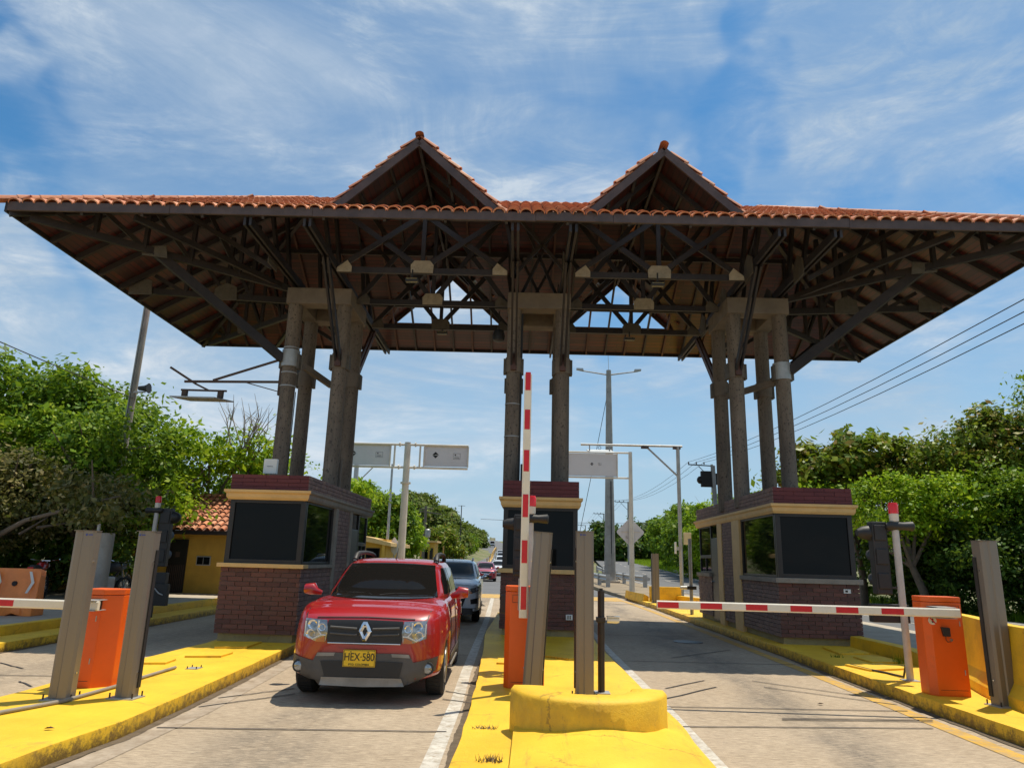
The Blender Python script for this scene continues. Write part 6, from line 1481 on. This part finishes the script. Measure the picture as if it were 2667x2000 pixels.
for a in (-.06, .06):
    for b in (-.07, .07): MB().lathe((-4.42+a, 9.85+b, .15), [(.008, 0), (.008, .035)], 6).build('bolt', 'darkmetal', t)
MB().box(-4.5, 9.76, .151, -4.34, 9.94, .158).build('base_plate', 'galv', t)
t = thing('socket_box', (.79, 15.6, .5), 'small white socket box on the front of the middle booth', 'socket box')
MB().box(.72, 15.57, .46, .86, 15.612, .57).build('box_body', 'white_plastic', t, bevel=.006); MB().box(.755, 15.565, .48, .775, 15.57, .55).build('slot', 'ink', t); MB().box(.80, 15.565, .48, .82, 15.57, .55).build('slot', 'ink', t)
t = thing('notice_label', (6.33, 15.07, 1.2), 'small white label on the brick front of the right booth', 'label'); MB().box(6.28, 15.07, 1.17, 6.42, 15.084, 1.25).build('sheet', 'white_plastic', t); MB().box(6.31, 15.066, 1.19, 6.36, 15.07, 1.23).build('print', 'ink', t)
def tuft(x, y, z, lab, mat, n=40, h=.12):
    m = MB()
    for i in range(n):
        a = random.uniform(0, 6.28); r = random.uniform(0, .09); b = (x+math.cos(a)*r*1.3, y+math.sin(a)*r*.5, z); hh = h*random.uniform(.4, 1); dx, dy = random.uniform(-.05, .05), random.uniform(-.05, .05)
        m.add([(b[0]-.004, b[1], z), (b[0]+.004, b[1], z), (b[0]+dx, b[1]+dy, z+hh)], [(0, 1, 2)])
    tag(m.build('weed_tuft', mat, fix=False), lab, 'weed', 'weeds in the island cracks')
tuft(-.30, 6.05, .12, 'dry weeds in the crack beside the yellow hump', M['trunk'], 50, .07); tuft(-.42, 7.15, .12, 'small dry weed on the middle island left of the crash wall', M['trunk'], 45, .04)
tuft(6.05, 12.6, .16, 'small green weed at the foot of the low kerb wall', M['leaf_mid'], 40, .18); tuft(5.3, 13.2, .16, 'dark little weed on the right island near the booth', M['leaf_dark'], 30, .08)
for x, y, lab in ((3.6, 9.6, 'dry brown leaf lying in the right lane'), (-4.05, 6.4, 'dry brown leaf lying on the left island')):
    z = .16 if x < 0 else .012; o = MB().add([(x-.04, y, z), (x, y-.02, z+.02), (x+.05, y+.01, z+.005), (x, y+.025, z+.015)], [(0, 1, 2, 3)]).build('fallen_leaf', 'rust', fix=False); tag(o, lab, 'leaf')
o = MB().lathe((3.45, 16.6, .003), [(.32, 0), (.32, .006), (.28, .008)], 24).build('manhole_cover', 'darkmetal', smooth=30); tag(o, 'dark round manhole cover in the shaded right lane', 'manhole cover')

# ------------------------------------------------------------------ vegetation
def leaves(rng, blobs, n_clump, per, size, spread):
    B = np.array(blobs, float); wgt = (B[:, 3]*B[:, 4]+B[:, 3]*B[:, 5]+B[:, 4]*B[:, 5]); wgt /= wgt.sum()
    bi = rng.choice(len(B), n_clump, p=wgt)
    d = rng.normal(size=(n_clump, 3)); d[:, 2] = d[:, 2]*.9+.25; d /= np.linalg.norm(d, axis=1)[:, None]
    rr = rng.uniform(.62, 1.06, (n_clump, 1))
    cc = B[bi, :3]+d*B[bi, 3:6]*rr
    keep = np.ones(n_clump, bool)
    cnt = rng.integers(int(per*.5), int(per*1.5), n_clump); idx = np.repeat(np.arange(n_clump), cnt); m = len(idx)
    sp = spread*rng.uniform(.6, 1.4, n_clump)[idx, None]
    p = cc[idx]+rng.normal(size=(m, 3))*sp*np.array([1, 1, .65])
    nrm = d[idx]*.7+rng.normal(size=(m, 3))*.55+np.array([0, 0, .5]); nrm /= np.linalg.norm(nrm, axis=1)[:, None]
    a = np.cross(nrm, rng.normal(size=(m, 3))); a /= np.linalg.norm(a, axis=1)[:, None]; b = np.cross(nrm, a)
    s = size*rng.uniform(.6, 1.35, (m, 1))*rng.uniform(.65, 1.5, n_clump)[idx, None]
    v = np.empty((m, 4, 3)); v[:, 0] = p-a*s*.55; v[:, 1] = p+b*s*.30-nrm*s*.06; v[:, 2] = p+a*s*.55; v[:, 3] = p-b*s*.30-nrm*s*.06
    return v.reshape(-1, 3)
def leaf_mesh(name, v, mat, parent=None, o=(0, 0, 0)):
    v = v-np.array(o); n = len(v)//4; me = bpy.data.meshes.new(name)
    me.vertices.add(len(v)); me.vertices.foreach_set('co', v.astype(np.float32).ravel()); me.loops.add(n*4); me.polygons.add(n)
    me.loops.foreach_set('vertex_index', np.arange(n*4, dtype=np.int32)); me.polygons.foreach_set('loop_start', np.arange(0, n*4, 4, dtype=np.int32)); me.update(calc_edges=True)
    me.materials.append(M[mat]); ob = bpy.data.objects.new(name, me); col.objects.link(ob); ob.parent = parent; return ob
SEED = [11]
def tree(loc, blobs, label, mat, cat='tree', name='broadleaf_tree', group=None, dens=1., size=.17, spread=.42, per=26, trunk_r=.16, z0=None, limbs=6, bare=0):
    SEED[0] += 1; rng = np.random.default_rng(SEED[0]); rn = random.Random(SEED[0])
    x, y = loc; z = zt(x, y) if z0 is None else z0
    t = thing(name, (x, y, z), label, cat, group)
    sat = []
    for b in blobs:      # smaller clumps around each main mass break the outline
        for k in range(7):
            d = Vector((rn.gauss(0, 1), rn.gauss(0, 1), rn.gauss(.25, .8))).normalized(); q = rn.uniform(.18, .36); f = rn.uniform(.85, 1.12)
            sat.append((b[0]+d.x*b[3]*f, b[1]+d.y*b[4]*f, b[2]+d.z*b[5]*f, b[3]*q, b[4]*q, b[5]*q))
    main = blobs; blobs = list(blobs)+sat
    area = sum(b[3]*b[4]+b[3]*b[5]+b[4]*b[5] for b in blobs); n = int(area*5.2*dens); per = int(per*1.5); spread *= .78; size *= 1.12
    leaf_mesh('crown', leaves(rng, blobs, n, per, size, spread), mat, t, (x, y, z))
    blobs = main
    mb = MB(); cx = sum(b[0] for b in blobs)/len(blobs); cy = sum(b[1] for b in blobs)/len(blobs); cz = sum(b[2] for b in blobs)/len(blobs)
    fork = Vector((lerp(x, cx, .35), lerp(y, cy, .35), z+(cz-z)*.45))
    mb.tube([(x, y, z), (lerp(x, fork.x, .5)+.1, lerp(y, fork.y, .5), lerp(z, fork.z, .5)), fork], [trunk_r*1.25, trunk_r, trunk_r*.8], 10)
    for i in range(limbs):
        b = blobs[i % len(blobs)]; e = Vector((b[0]+rn.uniform(-.5, .5)*b[3], b[1]+rn.uniform(-.5, .5)*b[4], b[2]+rn.uniform(0, .8)*b[5])); md = fork.lerp(e, .5)+Vector((rn.uniform(-.3, .3), rn.uniform(-.3, .3), .2))
        mb.tube([fork, md, e], [trunk_r*.6, trunk_r*.35, .025], 7)
        for k in range(3):
            st = fork.lerp(e, rn.uniform(.4, .9)); mb.tube([st, st+Vector((rn.uniform(-1, 1), rn.uniform(-1, 1), rn.uniform(.2, 1.1)))], [.04, .012], 5)
    mb.build('trunk', 'trunk', t, smooth=50)
    if bare:
        bm_ = MB(); top = max(blobs, key=lambda b: b[2]+b[5])
        for i in range(bare):
            a = Vector((top[0]+rn.uniform(-1, 1)*top[3]*.7, top[1]-rn.uniform(0, .6), top[2]+rn.uniform(-.2, .5)*top[5])); q = a+Vector((rn.uniform(-.6, .6), 0, rn.uniform(.8, 1.5))); r = q+Vector((rn.uniform(-.5, .5), 0, rn.uniform(.4, .9)))
            bm_.tube([a, q, r], [.03, .018, .006], 5)
            for k in range(3): s_ = a.lerp(q, rn.uniform(.4, 1)); bm_.tube([s_, s_+Vector((rn.uniform(-.6, .6), rn.uniform(-.2, .2), rn.uniform(.3, .8)))], [.012, .004], 4)
        bm_.build('bare_branch', 'deadwood', t)
    return t
def blobs_in(x0, x1, y0, y1, z0, z1, n, r, seed):
    rn = random.Random(seed); return [(rn.uniform(x0, x1), rn.uniform(y0, y1), rn.uniform(z0, z1), r*rn.uniform(.8, 1.2), r*rn.uniform(.8, 1.2), r*rn.uniform(.65, .95)) for _ in range(n)]
# left mass
tree((-19, 25), [(-19.2, 25, 6.1, 2.3, 2.2, 1.9), (-17.0, 25, 6.2, 2.0, 2, 1.8), (-21.4, 25, 5.7, 2.4, 2.2, 2.0), (-18.5, 24, 4.4, 2.8, 2, 1.6), (-15.6, 25, 5.8, 1.6, 2, 1.6), (-23.5, 25, 5.7, 2.4, 2, 2)], 'tall bright green tree with small flowers at the far left', 'leaf_mid', dens=1.5, size=.17)
tree((-14.6, 24), [(-14.3, 24, 5.1, 1.5, 1.6, 1.5), (-13.6, 24.3, 4.2, 1.2, 1.4, 1.4), (-15.6, 23.5, 4.0, 1.9, 1.6, 1.5), (-13.7, 24, 3.1, 1.2, 1.2, 1.1)], 'rounded green tree standing around the tall grey pole', 'leaf_mid', dens=1.6, size=.16)
tree((-16.5, 19.5), [(-16.5, 19.5, 3.2, 2.3, 1.6, 1.3), (-14.3, 19.8, 3.1, 1.7, 1.4, 1.2), (-18.6, 20, 3.4, 2, 1.5, 1.4), (-15.2, 19, 2.3, 1.8, 1.2, .8), (-12.9, 20.5, 2.8, 1.2, 1.1, .95), (-10.2, 17.4, 2.85, .75, .5, .38), (-9.85, 16.0, 2.45, .42, .3, .30), (-11.6, 18, 2.9, 1.0, .7, .6)], 'dull olive drooping tree low behind the left sensor posts', 'leaf_olive', dens=2.2, size=.11, spread=.3, per=34)
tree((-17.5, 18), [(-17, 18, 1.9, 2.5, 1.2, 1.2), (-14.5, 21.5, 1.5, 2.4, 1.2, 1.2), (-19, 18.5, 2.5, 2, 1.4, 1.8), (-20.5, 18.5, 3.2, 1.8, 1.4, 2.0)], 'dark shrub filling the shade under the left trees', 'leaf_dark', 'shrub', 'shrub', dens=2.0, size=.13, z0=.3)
tree((-12.3, 26.5), [(-12.6, 26.5, 5.0, 1.2, 1.1, 1.0), (-11.4, 26.8, 5.3, 1.1, 1.1, .85), (-13.2, 26, 3.3, 1.2, 1.2, 1.0), (-12.4, 24.0, 3.2, .9, .6, .65), (-11.9, 23.8, 2.7, .7, .4, .38), (-10.4, 27, 5.2, .8, .8, .7), (-10.9, 27, 3.8, 1.0, .9, .7)], 'light green tree with bare twigs over the ochre house', 'leaf_bright', dens=1.35, size=.15, bare=14)
tree((-11, 31), [(-10.8, 31, 5.0, 1.1, 1.2, .8), (-9.6, 31, 4.4, 1.0, 1, .7), (-12.3, 31.5, 5.0, 1.3, 1.3, 1.0), (-9.0, 31, 3.6, 1.2, 1, .9), (-8.4, 32, 4.4, .7, .7, .6), (-7.8, 33, 4.4, .7, .7, .8)], 'open light green tree just left of the booth columns', 'leaf_bright', dens=.75, size=.17, spread=.35)
tree((-21, 33), [(-22, 33, 5.5, 3, 2.5, 2.6), (-19, 34, 4.5, 2.4, 2, 2.2), (-26, 33, 5.5, 4, 3, 3), (-14.5, 35, 3.6, 2.0, 2, 1.8)], 'broad dark tree behind the front left trees', 'leaf_dark', dens=1.0, size=.24)
tree((-13.2, 20.8), [(-13.3, 20.8, 4.6, 1.25, .9, 1.0), (-12.9, 20.6, 3.3, 1.2, .9, 1.0), (-14.6, 20.8, 4.4, 1.3, .9, 1.1), (-12.2, 21, 2.7, .9, .8, .7)], 'green tree hiding the lower part of the tall grey pole', 'leaf_mid', dens=2.6, size=.13, spread=.3)
# low hedge behind motorcycles so that the shade is closed
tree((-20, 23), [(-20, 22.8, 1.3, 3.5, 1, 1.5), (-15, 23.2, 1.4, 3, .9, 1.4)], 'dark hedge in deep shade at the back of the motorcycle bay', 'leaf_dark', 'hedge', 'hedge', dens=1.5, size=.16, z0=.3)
# trees seen between left booth and middle booth
tree((-15.0, 68), [(-14.9, 68, 5.3, 2.1, 2, 2.2), (-13.0, 68, 4.6, 1.6, 2, 1.9), (-17.0, 68, 5.2, 2, 2, 2.2), (-14.2, 67, 2.6, 2.2, 2, 1.8)], 'dense green tree behind the yellow office building', 'leaf_mid', dens=1.6, size=.26, spread=.45)
tree((-12.8, 71), [(-12.6, 71, 4.6, 1.4, 1.5, 1.7), (-13.8, 71, 4.0, 1.3, 1.5, 1.5), (-11.9, 71, 3.4, 1.1, 1.4, 1.3), (-12.9, 71, 2.0, 1.3, 1.4, 1.3)], 'yellowish green tree right of the overhead sign mast', 'leaf_bright', dens=1.6, size=.24, spread=.4)
tree((-11.2, 93), [(-11.6, 93, 4.2, 1.4, 1.5, 1.4), (-10.6, 93, 3.2, 1.0, 1.5, 1.3), (-12.6, 94, 3.6, 1.5, 1.5, 1.6), (-10.9, 93, 2.2, 1.6, 1.2, 1.2)], 'grey green tree between the wooden pole and the hill', 'leaf_almond', dens=1.5, size=.28, spread=.45)
rn = random.Random(5)
for i in range(30):
    y = rn.uniform(125, 235); edge = -13.4-.058*(y-130); x = edge-rn.uniform(0, 22); x = min(x, edge)
    z = zt(x, y); r = rn.uniform(2.3, 3.4)
    tree((x, y), [(x, y, z+r*.8, r, r, r*.75), (x+r*.5, y-r*.3, z+r*.6, r*.7, r*.7, r*.6)], 'rounded hillside tree on the hill left of the far road', 'leaf_far', group='trees on the far hill', dens=.5, size=.62, spread=.75, per=22, limbs=2)
for i in range(14):
    y = 245+i*15; x = -21.5-.075*(y-300)-rn.uniform(1, 9); z = zt(x, y); r = rn.uniform(3.2, 4.4)
    tree((x, y), [(x, y, z+r*.85, r, r, r*.8), (x-r, y, z+r*.9, r, r, r*.8)], 'rounded hillside tree on the hill left of the far road', 'leaf_far', group='trees on the far hill', dens=.35, size=.8, spread=.9, per=20, limbs=2)
for i, (x, y, r) in enumerate(((-12.6, 122, 1.3), (-14.5, 128, 1.6), (-13.4, 140, 1.5), (-15.5, 118, 1.4), (-13.9, 155, 1.9), (-15.2, 170, 2.3), (-17, 190, 2.6))):
    z = zt(x, y); tree((x, y), [(x, y, z+r*.5, r, r, r*.75), (x-r*.8, y+.5, z+r*.5, r*.8, r*.8, r*.7)], 'low green bush on the rocky bank left of the far road', 'leaf_mid', 'bush', 'bush', 'bushes on the rocky bank', dens=.9, size=.4, spread=.45, limbs=2, trunk_r=.06)
for x, y in ((-21.5, 170), (-19.2, 170), (-27, 175), (-38, 175)):
    z = zt(x, y); t = thing('palm_tree', (x, y, z), 'small palm on the skyline of the far hill', 'palm tree', 'palms on the far hill'); zt2 = z+rn.uniform(5.0, 5.8)
    MB().tube([(x, y, z), (x, y, zt2)], [.22, .16], 8).build('trunk', 'trunk', t, smooth=40); m = MB()
    for k in range(16):
        a = k*.393*1.0; d = Vector((math.cos(a), math.sin(a), 0)); pts = [Vector((x, y, zt2))+d*(1.7*f)+Vector((0, 0, .9*f-1.7*f*f)) for f in (0, .33, .66, 1)]; sd = d.cross(Vector((0, 0, 1)))
        for p, q in zip(pts, pts[1:]): m.add([p-sd*.22, p+sd*.22, q+sd*.2, q-sd*.2], [(0, 1, 2, 3)])
    m.build('crown', 'leaf_far', t, fix=False)
# right mass
tree((15.5, 35), [(14.2, 35, 6.2, 1.6, 1.5, 1.2), (16.0, 35, 6.8, 1.8, 1.6, 1.3), (12.6, 35, 5.9, 1.1, 1.2, .9), (17.6, 36, 6.6, 1.5, 1.5, 1.2), (13.2, 35, 7.0, .9, .9, .5), (15, 35, 5.2, 2.2, 1.2, .8), (17.5, 35, 5.4, 1.8, 1.2, 1.0)], 'almond tree with leathery leaves and rusty tips behind the right columns', 'leaf_almond', dens=.95, size=.26, spread=.36)
tree((19.5, 32), [(19.3, 32, 6.8, 1.8, 1.6, 1.5), (21.2, 31, 6.9, 2.0, 1.6, 1.7), (20.0, 31.5, 5.0, 2.2, 1.6, 1.7), (18.4, 32, 5.8, 1.5, 1.4, 1.2), (22, 31, 5, 2, 1.6, 2)], 'bronze tipped green tree between the almond tree and the picture edge', 'leaf_almond', dens=2.6, size=.17)
tree((23.5, 30), [(22.4, 29.5, 8.5, 1.6, 1.6, 1.6), (24.2, 30, 9.3, 2.2, 2, 2.1), (23.0, 29, 5.8, 2.2, 1.8, 1.8), (25, 29, 5, 2.5, 2, 2.2), (26.5, 30, 7.5, 2.5, 2, 2.5)], 'tallest dark tree at the right picture edge', 'leaf_mid', dens=2.4, size=.17)
tree((15.8, 30), [(15.0, 30.5, 3.9, 2.0, 1.3, 1.4), (17.3, 30, 4.2, 1.9, 1.3, 1.4), (13.0, 33.5, 4.0, 1.7, 1.2, 1.4)], 'bright feathery shrub tree below the almond tree', 'leaf_bright', dens=2.4, size=.13, spread=.32, per=34)
tree((20, 28.6), [(19.0, 29, 4.2, 1.7, 1.3, 1.5), (20.8, 28.4, 4.4, 1.7, 1.2, 1.5), (22.6, 27.8, 4.4, 1.7, 1.2, 1.6)], 'mid green tree with fine leaves below the tallest right tree', 'leaf_mid', dens=2.4, size=.13, spread=.32, per=32)
tree((19, 27.5), [(18.4, 27.9, 1.6, 1.7, 1.0, 1.7), (20.2, 27.2, 1.8, 1.8, 1.1, 2.0), (22.0, 26.3, 2.0, 1.9, 1.2, 2.4), (24.2, 25.5, 2.2, 2.1, 1.3, 2.6), (17.4, 29.6, 1.6, 1.5, 1, 1.7), (26.5, 25, 2.4, 2.2, 1.4, 2.8), (16.6, 32.5, 1.8, 1.5, 1.3, 1.8)], 'dark leafy hedge beyond the highway behind the right signal', 'leaf_dark', 'hedge', 'hedge', dens=3.6, size=.13, spread=.34, per=30, trunk_r=.08)
tree((23, 29), [(20, 30, 2.5, 3, .8, 2.4), (24, 28, 3, 3.4, .8, 3), (29, 26, 3.5, 4, 1, 3.5), (17, 33, 2.2, 2, .8, 2.2)], 'shaded thicket closing the gap behind the highway hedge', 'leaf_dark', 'hedge', 'hedge', dens=2.2, size=.2, spread=.5, trunk_r=.08)
tree((19.5, 34), [(18.8, 36, 2.6, 1.6, 2.5, 2.2), (18.6, 41, 2.8, 1.4, 2.8, 2.3), (18.4, 46, 2.9, 1.4, 2.8, 2.4)], 'tall dark hedge wall along the highway right of the right booth', 'leaf_dark', 'hedge', 'hedge', dens=1.8, size=.2)
tree((19, 52), [(18.6, 51, 3.2, 1.5, 2.6, 2.6), (18.5, 56, 3.6, 1.5, 2.8, 2.8), (18.6, 61, 4.2, 1.7, 2.8, 2.7)], 'vine covered hedge just left of the right booth', 'leaf_mid', 'hedge', 'hedge', dens=1.4, size=.24, bare=8)
tree((19, 68), [(17.6, 66, 4.6, 1.9, 2.8, 2.7), (17.2, 72, 4.8, 2.0, 2.8, 2.8), (17.4, 69, 2.2, 1.7, 3, 2.2)], 'vine covered hedge behind the diamond sign back', 'leaf_bright', 'hedge', 'hedge', dens=1.3, size=.27, bare=10)
tree((19, 82), [(17.6, 78, 4.8, 2.0, 3, 2.9), (18.0, 85, 4.9, 2.0, 3, 3.0), (17.8, 82, 2.4, 1.7, 4, 2.3)], 'green hedge right of the tall street lamp', 'leaf_mid', 'hedge', 'hedge', dens=1.1, size=.30)
tree((20, 96), [(18.6, 93, 4.6, 2, 3.5, 3.2), (19.2, 102, 5.0, 2.2, 4, 3.4), (20.5, 112, 5.2, 2.4, 4.5, 3.4)], 'hedge end left of the tall street lamp', 'leaf_mid', 'hedge', 'hedge', dens=.8, size=.36)
tree((20, 150), [(16, 150, 5.2, 5, 5, 3.5), (24, 155, 6, 6, 5, 4.5), (33, 160, 6, 7, 5, 5), (11, 160, 4.4, 4, 4, 2.8)], 'distant dark trees low on the horizon between booth and lamp', 'leaf_dark', dens=.35, size=.7, spread=.8, z0=2)
def grass(name, x0, x1, y0, y1, n, h, label, mat):
    rng = np.random.default_rng(3); p = np.column_stack([rng.uniform(x0, x1, n), rng.uniform(y0, y1, n), np.zeros(n)]); p[:, 2] = [zt(a, b) for a, b, _ in p]
    a = rng.uniform(0, 6.28, n); w = np.column_stack([np.cos(a), np.sin(a), np.zeros(n)])*.05*h; hh = h*rng.uniform(.5, 1.2, n); l = rng.normal(size=(n, 3))*.25*h; l[:, 2] = hh
    v = np.empty((n, 4, 3)); v[:, 0] = p-w; v[:, 1] = p+w; v[:, 2] = p+l+w*.3; v[:, 3] = p+l-w*.3
    o = leaf_mesh(name, v.reshape(-1, 3), mat); tag(o, label, 'grass', kind='stuff')
grass('roadside_grass', 18.5, 26, 96, 150, 9000, .9, 'bright grass on the verge at the far side of the highway', 'leaf_bright')
grass('verge_grass', 17.6, 19.4, 24, 96, 16000, .35, 'low grass at the foot of the highway hedge', 'leaf_mid')
grass('hillside_scrub', -24, -12.0, 100, 150, 6000, .6, 'low scrub on the bank left of the far road', 'leaf_far')
mb = MB(); rn = random.Random(9)
for i in range(90):
    y = rn.uniform(105, 150); x = -11.6-.03*(y-105)-rn.uniform(0, 4); s = rn.uniform(.4, 1.1); z = zt(x, y)+rn.uniform(0, .5); mb.lathe((x, y, z), [(s*.5, -s*.4), (s, 0), (s*.75, s*.45), (s*.2, s*.6)], 6)
tag(mb.build('rock_bank', 'walk'), 'loose pale rocks on the bank beside the far road', 'rocks', kind='stuff')
